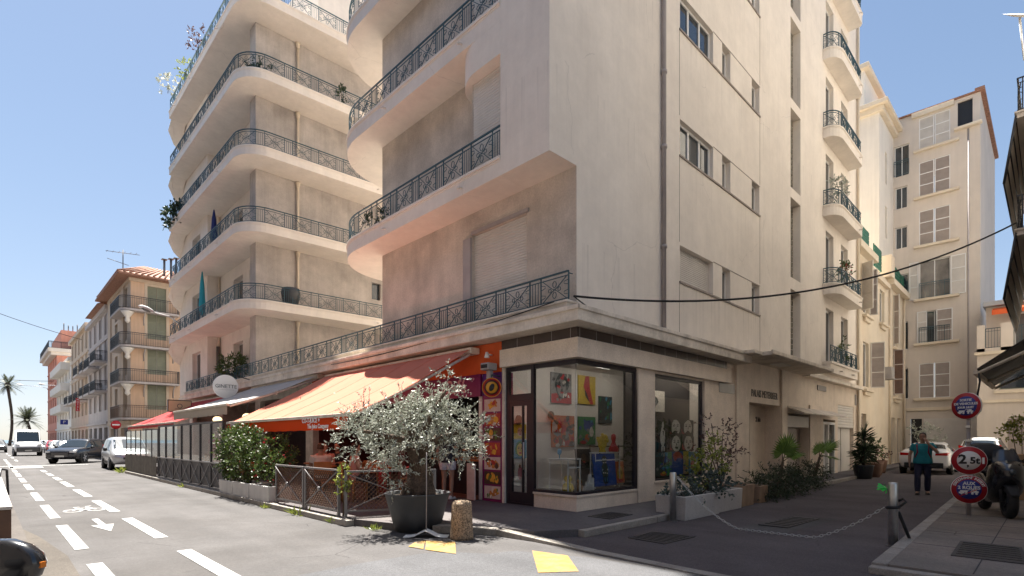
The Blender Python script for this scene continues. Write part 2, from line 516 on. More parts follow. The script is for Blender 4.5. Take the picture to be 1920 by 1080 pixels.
# ------------------------------------------------------------------ wrought-iron railing along a path
class Path:
    def __init__(s, pts):
        s.p = [Vector((p[0], p[1], 0)) for p in pts]
        s.l = [0]
        for a, b in zip(s.p[:-1], s.p[1:]): s.l.append(s.l[-1] + (b - a).length)
        s.L = s.l[-1]
    def at(s, t):
        t = min(max(t, 0), s.L)
        for i in range(len(s.l) - 1):
            if t <= s.l[i + 1] + 1e-9:
                k = (t - s.l[i]) / max(1e-9, s.l[i + 1] - s.l[i])
                return s.p[i].lerp(s.p[i + 1], k)
        return s.p[-1].copy()

def arc(cx, cy, r, a0, a1, n=8):
    return [(cx + r * math.cos(rad(a0 + (a1 - a0) * i / n)), cy + r * math.sin(rad(a0 + (a1 - a0) * i / n))) for i in range(n + 1)]

def railing(par, pts, z0, h, pitch=1.05, r=.011, m='iron', name='railing', n=4, simple=False, bars_only=False):
    pa = Path(pts); mb = MB()
    def P(s, z):
        v = pa.at(s); v.z = z0 + z
        return v
    def line(seq, rr=r):
        mb.tube([P(a, b) for a, b in seq], rr, n, 0, False, False)
    full = []
    for i in range(len(pa.p) - 1):
        full.append(pa.l[i])
    full.append(pa.L)
    line([(s, h) for s in full], r * 2.0)
    line([(s, h * .86) for s in full], r * 1.1)
    line([(s, .05) for s in full], r * 1.2)
    if bars_only:
        k = max(2, int(pa.L / .12))
        for i in range(k + 1):
            s = pa.L * i / k
            line([(s, .0), (s, h)], r * (1.6 if i % 10 == 0 else .75))
        return mb.build(name, m, par, recalc=False)
    k = max(1, round(pa.L / pitch)); p = pa.L / k
    top = h * .86; bot = .05
    for i in range(k):
        a = i * p; b = a + p * .3; c = a + p
        line([(a, 0), (a, h)], r * 1.5)
        line([(b, 0), (b, h)], r * 1.3)
        for q in (.25, .5, .75):
            s = a + (b - a) * q
            line([(s, bot), (s, top)], r * .7)
        x0, x1 = b, c; cx = (x0 + x1) / 2; cz = (top + bot) / 2; w = (x1 - x0); hh = top - bot
        line([(x0 + w * .06, bot), (cx - w * .1, cz - hh * .08), (cx + w * .1, cz + hh * .08), (x1 - w * .06, top)], r * .9)
        line([(x0 + w * .06, top), (cx - w * .1, cz + hh * .08), (cx + w * .1, cz - hh * .08), (x1 - w * .06, bot)], r * .9)
        if not simple:
            for sgn in (1, -1):
                line([(cx + hh * .11 * math.cos(t), cz + sgn * hh * .24 + hh * .15 * math.sin(t)) for t in [2 * math.pi * j / 7 for j in range(8)]], r * .75)
                line([(cx + sgn * (w * .17 + hh * .09 * math.cos(t)), cz + hh * .09 * math.sin(t)) for t in [2 * math.pi * j / 6 for j in range(7)]], r * .7)
            for sx in (0, 1):
                e = x0 if sx == 0 else x1; dd = 1 if sx == 0 else -1
                for zz in (.28, .72):
                    line([(e, bot + hh * (zz - .12)), (e + dd * w * .16, bot + hh * (zz - .04)), (e + dd * w * .16, bot + hh * (zz + .05)), (e, bot + hh * (zz + .1))], r * .7)
        else:
            line([(cx + hh * .17 * math.cos(t), cz + hh * .3 * math.sin(t)) for t in [2 * math.pi * j / 6 for j in range(7)]], r * .75)
    line([(pa.L, 0), (pa.L, h)], r * 1.5)
    return mb.build(name, m, par, recalc=False)

def slab(mb, pts, inner, z0, z1, m=0, cap=.02):
    # solid balcony slab: outer path pts closed over the inner points
    poly = list(pts) + list(inner)
    mb.prism(poly, z0, z1, m)

# ------------------------------------------------------------------ camera, light, world
cam = bpy.data.cameras.new('camera')
cam.sensor_width = 36; cam.lens = 18.75; cam.shift_y = .1484
cam.clip_start = .05; cam.clip_end = 9000
co = bpy.data.objects.new('camera', cam)
COL.objects.link(co)
co.location = (-8.339, -6.657, 1.55)
co.rotation_euler = (rad(90), 0, rad(-44.5))
SC.camera = co
SUNV = Vector((.075, .42, 1)).normalized()
w = bpy.data.worlds.new('World')
SC.world = w
w.use_nodes = True
nt = w.node_tree
sky = nt.nodes.new('ShaderNodeTexSky')
sky.sky_type = 'NISHITA'; sky.sun_disc = False
sky.sun_elevation = math.asin(SUNV.z); sky.sun_rotation = math.atan2(SUNV.x, SUNV.y)
sky.air_density = 1.0; sky.dust_density = .3; sky.ozone_density = 2.2
bg = nt.nodes['Background']
bg.inputs[1].default_value = .07
v1 = nt.nodes.new('ShaderNodeVectorMath'); v1.operation = 'MULTIPLY_ADD'; v1.inputs[1].default_value = (.13, .13, .11); v1.inputs[2].default_value = (1, 1, 1)
v2 = nt.nodes.new('ShaderNodeVectorMath'); v2.operation = 'DIVIDE'
nt.links.new(sky.outputs[0], v1.inputs[0]); nt.links.new(sky.outputs[0], v2.inputs[0]); nt.links.new(v1.outputs[0], v2.inputs[1])
nt.links.new(v2.outputs[0], bg.inputs[0])
sl = bpy.data.lights.new('sun', 'SUN')
sl.energy = 4.7; sl.angle = rad(.53); sl.color = (1, .95, .87)
so = bpy.data.objects.new('sun', sl)
COL.objects.link(so)
so.rotation_euler = SUNV.to_track_quat('Z', 'Y').to_euler()
so.location = (0, 0, 60)
SC.view_settings.view_transform = 'Standard'
SC.view_settings.look = 'None'
SC.view_settings.exposure = 1.86
SC.view_settings.gamma = 1
SC.cycles.max_bounces = 10
SC.cycles.diffuse_bounces = 5
SC.cycles.transparent_max_bounces = 24
SC.cycles.sample_clamp_indirect = 8
SC.cycles.caustics_reflective = False
SC.cycles.caustics_refractive = False
# ================================================================== setting
def sheet(name, poly, z, m):
    mb = MB(); mb.add([(p[0], p[1], z) for p in poly], [tuple(range(len(poly)))])
    return mb.build(name, m, kind='structure')
sheet('street', [(-60, -60), (90, -60), (90, 330), (-60, 330)], 0, 'asphalt')
M['sea'] = mat('sea', (.05, .16, .24), .15, var=.2, vscale=.05)
sheet('sea', [(-5000, 330), (5000, 330), (5000, 6000), (-5000, 6000)], -.3, 'sea')
M['ground'] = mat('ground', (.25, .22, .19), .9, var=.2, vscale=.2)
mb = MB()
for q in ([(-5000, -900), (-60, -900), (-60, 330), (-5000, 330)], [(90, -900), (5000, -900), (5000, 330), (90, 330)], [(-60, -900), (90, -900), (90, -60), (-60, -60)]):
    mb.add([(a, b, -.02) for a, b in q], [(0, 1, 2, 3)])
mb.build('ground', 'ground', kind='structure')
sheet('alley_road', [(-2.25, -1.15), (60, -.6), (60, -4.0), (23, -4.6), (-.9, -5.28), (-2.3, -5.28)], .004, 'asphalt_dark')
sheet('asphalt_patch', [(-6.0, -.62), (-6.2, -2.4), (-4.0, -4.0), (-2.62, -4.6), (-2.6, -3.2), (-2.7, -2.35), (-2.95, -1.75), (-3.08, -1.38), (-3.5, -1.25), (-3.72, -.9), (-4.1, -.62), (-5.0, -.55)], .004, 'asphalt_new')
sheet('repair_trench', [(.9, -2.75), (3.3, -2.9), (3.5, -3.7), (1.0, -3.55)], .008, 'asphalt')
# kerb line across the alley mouth and the raised kerb of the corner
mb = MB()
kp = [(-3.05, .62), (-2.75, .25), (-2.5, -.35), (-2.42, -1.1), (-2.44, -2.2), (-2.5, -3.7), (-2.52, -5.4), (-2.4, -7.5)]
hts = [.12, .12, .11, .06, .02, .014, .014, .014]
for i in range(len(kp) - 1):
    for j in range(3):
        t0 = j / 3; t1 = (j + .985) / 3
        def L_(t):
            a, b = kp[i], kp[i + 1]
            return Vector((a[0] + (b[0] - a[0]) * t, a[1] + (b[1] - a[1]) * t, 0)), hts[i] + (hts[i + 1] - hts[i]) * t
        (p, h0), (q, h1) = L_(t0), L_(t1)
        d = (q - p).normalized(); nn = Vector((-d.y, d.x, 0)) * .17
        if nn.x < 0: nn = -nn
        mb.add([p, q, q + nn, p + nn, p + Vector((0, 0, h0)), q + Vector((0, 0, h1)), q + nn + Vector((0, 0, h1)), p + nn + Vector((0, 0, h0))],
               [(3, 2, 1, 0), (4, 5, 6, 7), (0, 1, 5, 4), (1, 2, 6, 5), (2, 3, 7, 6), (3, 0, 4, 7)])
mb.build('kerb', 'kerb', kind='structure', bevel=.012)
# pavement of the corner building (street side + alley side), one solid
PV = .12
pave = [(-1.9, 31), (-1.9, 25.3), (-3.62, 24.9), (-3.62, 2.2), (-3.35, 1.2), (-2.86, .68), (-2.58, .3), (-2.33, -.33), (-2.25, -.95), (-1.6, -1.3), (.6, -1.3), (21.5, -.9), (34, -.5), (34, 3), (22, 3), (12, 2.5), (12, 31)]
mb = MB(); mb.prism(pave, -.02, PV)
mb.build('pavement', 'pavement', kind='structure')
mb = MB()
for a, b in (((-1.6, -1.302), (.6, -1.302)), ((.62, -1.302), (3.4, -1.23)), ((3.42, -1.23), (8, -1.11)), ((8.02, -1.11), (14, -1.05)), ((14.02, -1.04), (21.5, -.902))):
    mb.prism([a, b, (b[0], b[1] - .14), (a[0], a[1] - .14)], 0, PV - .005)
for i in range(12):
    mb.box(-3.78, -3.622, 2.2 + 1.8 * i, 3.98 + 1.8 * i, 0, .11)
mb.build('kerb', 'kerb', kind='structure', bevel=.012)
mb = MB(); mb.prism([(-.9, -5.3), (23, -4.62), (40, -4.2), (40, -12), (-.9, -12)], -.02, .11)
mb.build('pavement', 'pavement_light', kind='structure')
mb = MB()
for i in range(20):
    x = -.9 + 1.2 * i
    y = -5.3 + .68 / 23.9 * (x + .9)
    mb.prism([(x, y + .16), (x + 1.185, y + .034 + .16), (x + 1.185, y + .034 + .002), (x, y + .002)], 0, .112)
mb.box(-1.06, -.902, -12, -5.14, 0, .085)
mb.build('kerb', 'kerb', kind='structure', bevel=.012)
# paving joints on the right pavement
mb = MB()
for x in (.9, 2.3, 3.7, 5.1, 6.6):
    mb.box(x, x + .012, -11, -5.3 + .03 * x, .11, .1125)
for y in (-6.05, -7.1):
    mb.box(-.8, 9, y, y + .012, .11, .1125)
M['joint'] = mat('joint', (.05, .045, .045), .9)
mb.build('paving_joint', 'joint', kind='structure')
# left pavement strip
mb = MB(); mb.prism([(-30, -40), (-8.05, -40), (-8.02, -1.5), (-7.92, 4.6), (-7.95, 12.5), (-8.0, 17.5), (-8.9, 17.5), (-8.9, 26), (-8.6, 300), (-30, 300)], -.02, .07)
mb.build('pavement', 'pavement_left', kind='structure')
sheet('gutter_strip', [(-8.0, -6), (-7.62, -4), (-7.58, 2.6), (-7.75, 4.7), (-8.0, 6.6)], .004, 'sand_strip')

# road markings
mb = MB()
for i in range(13):
    y1 = 1.75 + 4.18 * i if i else 1.75
    mb.add([(-7.47, y1 - 2.95, .008), (-7.31, y1 - 2.95, .008), (-7.31, y1, .008), (-7.47, y1, .008)], [(0, 1, 2, 3)])
for i in range(5):
    y1 = 1.9 + 4.28 * i
    mb.add([(-6.47, y1 - 2.95, .008), (-6.29, y1 - 2.95, .008), (-6.29, y1, .008), (-6.47, y1, .008)], [(0, 1, 2, 3)])
for i in range(3):
    y1 = 22.4 + 3.6 * i
    mb.add([(-6.45, y1 - 2.3, .008), (-6.28, y1 - 2.3, .008), (-6.28, y1, .008), (-6.45, y1, .008)], [(0, 1, 2, 3)])
mb.add([(-7.5, 33, .008), (-6.1, 33, .008), (-6.1, 35.5, .008), (-7.5, 35.5, .008)], [(0, 1, 2, 3)])
mb.build('lane_marking', 'paint_white', kind='structure')
mb = MB()   # arrow + bicycle symbol
mb.add([(-7.02, 5.5, .008), (-6.85, 4.55, .008), (-6.68, 5.5, .008)], [(0, 1, 2)])
mb.add([(-6.9, 5.502, .008), (-6.8, 5.502, .008), (-6.8, 6.5, .008), (-6.9, 6.5, .008)], [(0, 1, 2, 3)])
def ring(cx, cy, r, w_, sy=1.6, z=.008, n=18):
    vs = []
    for i in range(n):
        a = 2 * math.pi * i / n
        vs += [(cx + r * math.cos(a), cy + sy * r * math.sin(a), z), (cx + (r - w_) * math.cos(a), cy + sy * (r - w_) * math.sin(a), z)]
    mb.add(vs, [(2 * i, 2 * ((i + 1) % n), 2 * ((i + 1) % n) + 1, 2 * i + 1) for i in range(n)])
ring(-7.02, 8.3, .17, .05, 1.8); ring(-6.62, 8.3, .17, .05, 1.8)
def strip(pts, w_, z=.0085):
    for (a, b) in zip(pts[:-1], pts[1:]):
        a = Vector((*a, z)); b = Vector((*b, z)); d = (b - a).normalized(); n_ = Vector((-d.y, d.x, 0)) * w_ / 2
        mb.add([a - n_, b - n_, b + n_, a + n_], [(0, 1, 2, 3)])
strip([(-7.02, 8.3), (-6.9, 8.85), (-6.7, 8.85), (-6.62, 8.3)], .05)
strip([(-6.9, 8.87), (-6.8, 8.3), (-6.72, 8.83)], .05, .0095)
strip([(-6.64, 8.42), (-6.72, 9.05), (-6.62, 9.2)], .05, .0105)
strip([(-6.92, 8.9), (-6.94, 9.05), (-6.84, 9.05)], .05, .0115)
mb.build('cycle_marking', 'paint_white', kind='structure')
mb = MB()
mb.add([(-2.93, -1.55, .01), (-2.82, -2.1, .01), (-3.4, -2.75, .01), (-3.78, -2.45, .01)], [(0, 1, 2, 3)])
mb.add([(-3.55, .1, .01), (-3.3, -.3, .01), (-3.82, -.98, .01), (-3.95, -.45, .01)], [(0, 1, 2, 3)])
mb.add([(-3.56, .1, .01), (-3.75, .1, .01), (-4.0, -.1, .01), (-3.95, -.4, .01)], [(0, 1, 2, 3)])
mb.build('yellow_marking', 'paint_yellow', kind='structure')
mb = MB()
mb.add([(-8.0, 36, .008), (-3.8, 36, .008), (-3.8, 36.5, .008), (-8.0, 36.5, .008)], [(0, 1, 2, 3)])
for i in range(4):
    mb.add([(-6.9, 46 + 9 * i, .008), (-6.75, 46 + 9 * i, .008), (-6.75, 50 + 9 * i, .008), (-6.9, 50 + 9 * i, .008)], [(0, 1, 2, 3)])
mb.add([(-8.3, 46, .008), (-8.1, 46, .008), (-8.1, 200, .008), (-8.3, 200, .008)], [(0, 1, 2, 3)])
mb.build('crossing_marking', 'paint_white', kind='structure')
# drain covers and plates
def plate(poly, z, label, m='steel_dark'):
    mb = MB(); mb.prism(poly, z, z + .012)
    c = sum((Vector((p[0], p[1], 0)) for p in poly), Vector()) / len(poly)
    e0 = Vector((*poly[0], 0)); e1 = Vector((*poly[1], 0)); e3 = Vector((*poly[3], 0))
    for i in range(1, 8):
        a = e0.lerp(e1, i / 8); b = Vector((*poly[3], 0)).lerp(Vector((*poly[2], 0)), i / 8)
        a, b = a.lerp(b, .06), a.lerp(b, .94)
        mb.tube([(a.x, a.y, z + .013), (b.x, b.y, z + .013)], .008, 4, 1, True, False)
    o = mb.build('access_cover', [m, 'black'], label=label, cat='access cover')
    return o
M['cover'] = mat('cover', (.055, .05, .05), .6, metal=.3, var=.3, vscale=12, bump=.5)
plate([(-1.15, -1.95), (-.35, -1.9), (-.3, -2.65), (-1.2, -2.6)], .004, 'dark square cover plate set in the alley asphalt by the kerb corner', 'cover')
plate([(-.35, -.55), (.45, -.5), (.45, -1.0), (-.35, -1.05)], PV, 'small dark cover plate in the pavement below the corner window', 'cover')
plate([(.2, -5.75), (1.5, -5.72), (1.5, -6.35), (.2, -6.45)], .11, 'dark ribbed metal cover in the right hand pavement', 'cover')
plate([(1.6, -2.9), (3.2, -3.0), (3.2, -3.45), (1.6, -3.4)], .012, 'rusty cover plate in the alley under the hanging chain', 'cover')

# ================================================================== corner building A
A = thing('apartment_building', 'white corner apartment block with rounded street balconies above a gallery and a café', 'building', (0, 0, 0))
FX = (1, 0, 0); NY = (0, -1, 0); FY = (0, 1, 0); NX = (-1, 0, 0)
TOP = 26.2
mb = MB()
holes = []
for k in range(7):
    z = 5.57 + 3.2 * k - 4.1
    if z + .9 < TOP - 4.1:
        holes += [(4.17, 6.04, z, z + .92), (6.62, 7.17, z, z + .92), (8.74, 9.36, z, z + .92)]
stairs = [(4.33, 7.0), (7.42, 10.3), (10.66, 13.53), (13.88, 16.8), (17.15, 20.05), (20.4, 23.3)]
for a, b in stairs: holes.append((12.25, 13.32, a - 4.1, b - 4.1, .32))
for k in range(7):
    z = 4.75 + 3.2 * k
    if z + 2.4 < TOP:
        holes += [(16.45, 17.55, z - 4.1, z - 4.1 + 2.3), (18.7, 19.8, z - 4.1, z - 4.1 + 2.3)]
facade(mb, (0, 0, 4.1), FX, NY, 21.5, TOP - 4.1, holes, .2)
# overhang end (flush with the alley facade)
mb.quad((-.81, 0, 7), (0, 0, 7), (0, 0, TOP), (-.81, 0, TOP))
mb.quad((-.81, 0, 7), (-.81, 1.35, 7), (-.81, 1.35, TOP), (-.81, 0, TOP))
mb.quad((-.81, 1.35, 7), (0, 1.35, 7), (0, 1.35, TOP), (-.81, 1.35, TOP))
mb.quad((-.81, 0, 7), (0, 0, 7), (0, 1.35, 7), (-.81, 1.35, 7))
mb.quad((-.81, 0, TOP), (21.5, 0, TOP), (21.5, 7.31, TOP), (-.81, 7.31, TOP))
mb.quad((21.5, 0, 0), (21.5, 7.31, 0), (21.5, 7.31, TOP), (21.5, 0, TOP))
mb.quad((0, 7.31, 4.1), (21.5, 7.31, 4.1), (21.5, 7.31, TOP), (0, 7.31, TOP))
mb.build('wall', 'plaster', A)
mb = MB()
hs = [(1.37, 3.2, .2, 2.38, .12)]
facade(mb, (0, 0, 4.1), FY, NX, 7.31, TOP - 4.1, hs, .12)
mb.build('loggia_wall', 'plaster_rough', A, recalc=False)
# thin panel below each window row + sill
mb = MB()
for k in range(6):
    z = 5.57 + 3.2 * k
    obox(mb, (0, 0, 0), FX, NY, 4.13, 9.4, z - .045, z, 0, .03, 0)
    obox(mb, (0, 0, 0), FX, NY, 4.135, 4.15, z - 2.2 if k else 4.2, z - .045, 0, .006, 0)
    obox(mb, (0, 0, 0), FX, NY, 9.385, 9.40, z - 2.2 if k else 4.2, z - .045, 0, .006, 0)
    obox(mb, (0, 0, 0), FX, NY, 6.06, 9.40, z + .925, z + .945, 0, .008, 0)
M['sill'] = mat('sill', (.34, .29, .25), .8, var=.2, vscale=4)
mb.build('window_sill', 'sill', A)
Z0 = (0, 0, 0)
for k in range(6):
    z = 5.57 + 3.2 * k
    if z > 19: continue
    if k == 0:
        roller(A, Z0, FX, NY, 4.17, 6.04, z, z + .92, -.14, 'shutter_white', .05)
    else:
        window(A, Z0, FX, NY, 4.17, 6.04, z, z + .92, -.1, leaves=3, fw=.07)
    window(A, Z0, FX, NY, 6.62, 7.17, z, z + .92, -.14, leaves=1, fw=.06, gm='pane_mid')
    window(A, Z0, FX, NY, 8.74, 9.36, z, z + .92, -.14, leaves=1, fw=.06, gm='pane_mid')
for a, b in stairs[:5]:
    mb = MB()
    n = int((b - a) / .2)
    for i in range(n):
        for j in range(3):
            u = 12.25 + 1.07 / 3 * j; v = a + (b - a) / n * i
            obox(mb, Z0, FX, NY, u + .015, u + 1.07 / 3 - .015, v + .015, v + (b - a) / n - .015, -.31, -.26, 0)
    obox(mb, Z0, FX, NY, 12.25, 13.32, a, b, -.32, -.29, 1)
    mb.build('stair_window', ['glassblock', 'plaster_grey'], A, bevel=.01)
for k in range(6):
    z = 4.75 + 3.2 * k
    if z > 22: continue
    for (a, b) in ((16.45, 17.55), (18.7, 19.8)):
        window(A, Z0, FX, NY, a, b, z, z + 2.3, -.16, leaves=2, bars=0, fw=.07, name='balcony_door')
# downpipe
mb = MB()
mb.tube([(3.26, -.07, 4.1), (3.26, -.07, TOP)], .055, 10)
for z in (4.2, 6.2, 8.6, 10.4, 13.6, 16.4): mb.lathe([(.075, -.04), (.075, .04)], (3.26, -.07, z), 10)
mb.tube([(3.26, -.07, 4.15), (3.26, -.3, 4.08)], .05, 8)
mb.build('downpipe', 'pipe', A)

# street balconies of A: slab, moulding, railing
pathA = [(-.81, 1.352), (-.81, 7.4)] + arc(1.29, 7.4, 2.1, 180, 90, 14)[1:] + [(6, 9.5)]
def off(p, d):
    q = []
    for i, a in enumerate(p):
        t = Vector(p[min(i + 1, len(p) - 1)]) - Vector(p[max(i - 1, 0)])
        t.normalize()
        q.append((a[0] - t.y * d, a[1] + t.x * d))
    return q
def balcony(par, path, inner, z0, th=.4, rail=.65, pitch=1.05, simple=False, r=.011, drip=()):
    b = MB()
    slab(b, path, inner, z0, z0 + th - .07)
    slab(b, off(path, .03), inner, z0 + th - .07, z0 + th)
    slab(b, off(path, .012), inner, z0 + th - .11, z0 + th - .0705)
    for (x, y, nx, ny) in drip:
        b.tube([(x, y, z0 + .16), (x + nx * .1, y + ny * .1, z0 + .15), (x + nx * .13, y + ny * .13, z0 + .1)], .03, 6)
    o = b.build('balcony', 'plaster', par, bevel=.01)
    railing(o, off(path, -.06), z0 + th, rail, pitch, r, simple=simple)
    return o
for k in range(6):
    z = 7 + 3.2 * k
    balcony(A, pathA, [(6, 7.312), (.002, 7.312), (-.002, 1.352)], z, .42, .66, 1.02, simple=k > 2, drip=[(-.81, 2.6, -1, 0), (-.81, 5.8, -1, 0)])
    if k < 5:
        hd = MB()
        hd.prism([(-.812, 1.352), (-.812, 2.1)] + [(-.002 - .81 * math.cos(rad(t)), 2.1 + .95 * math.sin(rad(t))) for t in range(10, 91, 10)] + [(-.002, 1.352)], z + 2.52, z + 3.2 - .002)
        hd.build('shutter_box', 'plaster', A)
        roller(A, Z0, FY, NX, 1.352, 2.48, z + .42, z + 2.52, .55, 'shutter_white', .06)
        hd = MB(); hd.box(-.56, -.002, 2.48, 2.53, z + .42, z + 2.52); hd.build('shutter_jamb', 'plaster_rough', A)
roller(A, Z0, FY, NX, 1.37, 3.2, 4.3, 6.48, -.08, 'shutter_white', .06)
mb = MB(); mb.box(-.07, -.002, 3.2, 3.47, 4.12, 6.42); mb.box(-.05, -.002, 1.3, 3.2, 6.48, 6.56)
mb.build('shutter_jamb', 'pipe', A)

# alley balconies of A
pathB = [(16.05, -.002), (16.05, -.15)] + [(16.75 - .7 * math.cos(rad(t)), -.15 - .43 * math.sin(rad(t))) for t in range(15, 91, 15)] + [(19.75, -.58), (19.9, -.5), (19.9, -.002)]
pathB = pathB[::-1]
for k in range(6):
    z = 4.75 + 3.2 * k - .45
    if k == 0:
        b = MB(); b.box(16.0, 20.2, -.3, -.002, 4.3, 4.72); b.box(15.95, 20.25, -.36, -.002, 4.66, 4.75)
        b.tube([(17.3, -.3, 4.45), (17.3, -.42, 4.43)], .04, 6); b.tube([(19.2, -.3, 4.45), (19.2, -.42, 4.43)], .04, 6)
        o = b.build('balcony', 'plaster', A)
        railing(o, [(20.15, -.28), (16.05, -.28)], 4.75, .66, .9, .012)
        continue
    balcony(A, pathB, [], z, .45, .62, .95, r=.012, drip=[(19.2, -.58, 0, -1)])
mb = MB()
for x, y in ((21.3, -.08),):
    mb.tube([(x, y, .15), (x, y, TOP)], .06, 8)
    mb.lathe([(.09, -.1), (.12, .0), (.09, .1)], (x, y, 17.9), 10)
mb.build('downpipe', 'pipe_cream', A)

# ------------------------------------------------------------------ ground floor of A
mb = MB()
gh = [(2.92 - 2.2, 5.49 - 2.2, .57 - .1, 3.13 - .1, .14), (8.4 - 2.2, 11.2 - 2.2, 0, 2.63, 1.5), (11.75 - 2.2, 14.2 - 2.2, 0, 2.42, .5), (16. - 2.2, 17.8 - 2.2, 0, 2.3, .3), (18.2 - 2.2, 20.8 - 2.2, 0, 3.0, .25)]
facade(mb, (2.2, 0, .1), FX, NY, 19.3, 4.0, gh, .14)
mb.box(2.2, 2.92, -.03, -.002, .12, 3.18)             # pilaster
mb.box(5.49, 7.45, -.025, -.002, .12, 3.18)
# plinth of the corner window
mb.box(-.002, 2.2, -.002, .3, .1, .44); mb.box(-.002, .3, .3, 1.16, .1, .44)
mb.box(-.03, 2.2, -.03, -.004, .40, .445); mb.box(-.03, -.004, -.004, 1.17, .40, .445)
mb.box(2.88, 5.5, -.04, -.026, .52, .57)
# beam
mb.box(-.13, 6.95, -.13, .12, 3.18, 3.57); mb.box(-.13, .12, .12, 2.1, 3.18, 3.57)
# entrance piers
mb.box(7.46, 8.38, -.07, -.002, .1, 3.97); mb.box(11.22, 11.72, -.07, -.002, .1, 3.97)
mb.box(14.25, 15.9, -.06, -.002, .1, 2.9)
mb.build('shopfront', 'travertine', A, bevel=.006)
mb = MB()
mb.box(-.5, 7.6, -.45, 0, 3.79, 4.07); mb.box(-.5, 0, 0, 28.4, 3.79, 4.07)
mb.box(-.53, 7.6, -.48, -.45, 4.0, 4.09)
mb.box(-.53, -.5, -.48, 28.4, 4.0, 4.09)
mb.box(-.3, -.003, .0, 28.4, 4.0705, 4.28)
mb.box(-.34, -.003, -.04, 28.4, 4.24, 4.29)
mb.box(13.5, 21.45, -.28, -.003, 3.93, 4.08)
mb.box(7.62, 13.45, -1.0, -.003, 3.98, 4.1)
mb.box(7.55, 13.5, -1.06, -1.0, 4.0, 4.12)
mb.box(7.0, 7.62, -.75, -.003, 4.0, 4.1)
mb.build('cornice', 'trim', A, bevel=.012)
mb = MB()
mb.box(-.06, 6.8, -.06, .1, 3.571, 3.788); mb.box(-.06, .1, .1, 2.1, 3.571, 3.788)
for i in range(13):
    mb.box(.02 + .55 * i, .03 + .55 * i, -.063, -.06, 3.572, 3.787, 1)
for i in range(4):
    mb.box(-.063, -.06, .1 + .5 * i, .11 + .5 * i, 3.572, 3.787, 1)
mb.box(6.35, 7.38, -.035, -.026, 2.9, 3.178)
mb.build('tile_band', ['brown_tile', 'pipe'], A)
# terrace slab and inner rooms of the ground floor
mb = MB()
mb.box(0, 21.5, 7.31, 31, 3.75, 4.099); mb.box(.13, 21.4, .13, 7.305, 3.6, 4.0)
mb.build('terrace', 'trim', A)
railing(A, [(-.22, 28.3), (-.22, .02)], 4.29, .58, 1.06, .011, name='terrace_railing')
mb = MB()
mb.tube([(-.22, .02, 4.83), (-.1, .02, 4.83)], .012, 4); mb.tube([(-.22, .02, 4.83), (-.22, .02, 4.3)], .016, 4)
mb.build('railing_end', 'iron', A)
# entrance recess: glass door, reveals
mb = MB()
mb.box(8.5, 9.6, 1.32, 1.36, .14, 2.6, 0); mb.box(8.42, 8.5, 1.28, 1.4, .14, 2.7, 1); mb.box(9.6, 9.85, 1.2, 1.4, .14, 2.7, 1)
mb.box(8.42, 9.85, 1.28, 1.4, 2.6, 2.72, 1)
mb.build('entrance_door', ['pane', 'wood_dark'], A)
mb = MB(); mb.box(9.86, 11.19, .5, 1.45, .13, 2.72); mb.build('entrance_wall', 'travertine', A)
M['letter'] = mat('letter', (.06, .04, .03), .5)
text('PALAIS MEYERBEER', .33, 'letter', A, frame_matrix((9.8, -.012, 3.02), FX, NY), 'house_name', .006, sx=.8)
text('2 bis', .22, 'letter', A, frame_matrix((10.55, .492, 2.25), FX, NY), 'house_number', .006, bold=.01)
mb = MB(); mb.box(9.4, 10.3, -.65, -.3, 3.955, 3.978)
M['lamp_plate'] = mat('lamp_plate', (.6, .58, .54), .4)
mb.build('canopy_lamp', 'lamp_plate', A)
# garage, doors, roller fronts on the alley
mb = MB()
mb.box(11.76, 14.19, .3, .34, .12, 2.0, 0)
mb.build('garage_door', 'shutter_taupe', A)
mb = MB(); mb.box(11.76, 14.19, -.02, .3, 2.02, 2.42); mb.build('shutter_box', 'shutter_white', A)
mb = MB(); mb.ext([(11.7, -.06, 2.75), (11.7, -.62, 2.5), (11.7, -.62, 2.46), (11.7, -.06, 2.7)], (5.6, 0, 0)); mb.build('hood', 'trim', A)
mb = MB(); mb.box(16.02, 16.12, -.0, .25, .12, 2.3); mb.box(16.8, 16.9, .0, .25, .12, 2.3); mb.box(17.7, 17.79, .0, .25, .12, 2.3); mb.box(16.12, 17.7, .0, .25, 2.2, 2.3); mb.box(16.12, 16.8, .12, .16, .12, 2.2, 0); mb.box(16.9, 17.7, .12, .16, .12, 2.2, 1)
mb.build('side_door', ['frame_white', 'pane_mid'], A)
roller(A, Z0, FX, NY, 18.2, 20.8, 2.1, 3.1, -.03, 'shutter_white', .12)
mb = MB(); mb.box(18.2, 19.2, .15, .2, .12, 2.1); mb.box(19.3, 20.8, .15, .2, .12, 2.1); mb.build('side_door', ['shutter_white'], A)
mb = MB(); mb.box(15.3, 16.4, -.035, -.003, 3.55, 3.75); mb.build('wall_box', 'shutter_grey', A)
mb = MB(); mb.box(21.0, 21.2, -.04, -.003, 3.2, 3.7); mb.build('wall_box', 'shutter_grey', A)

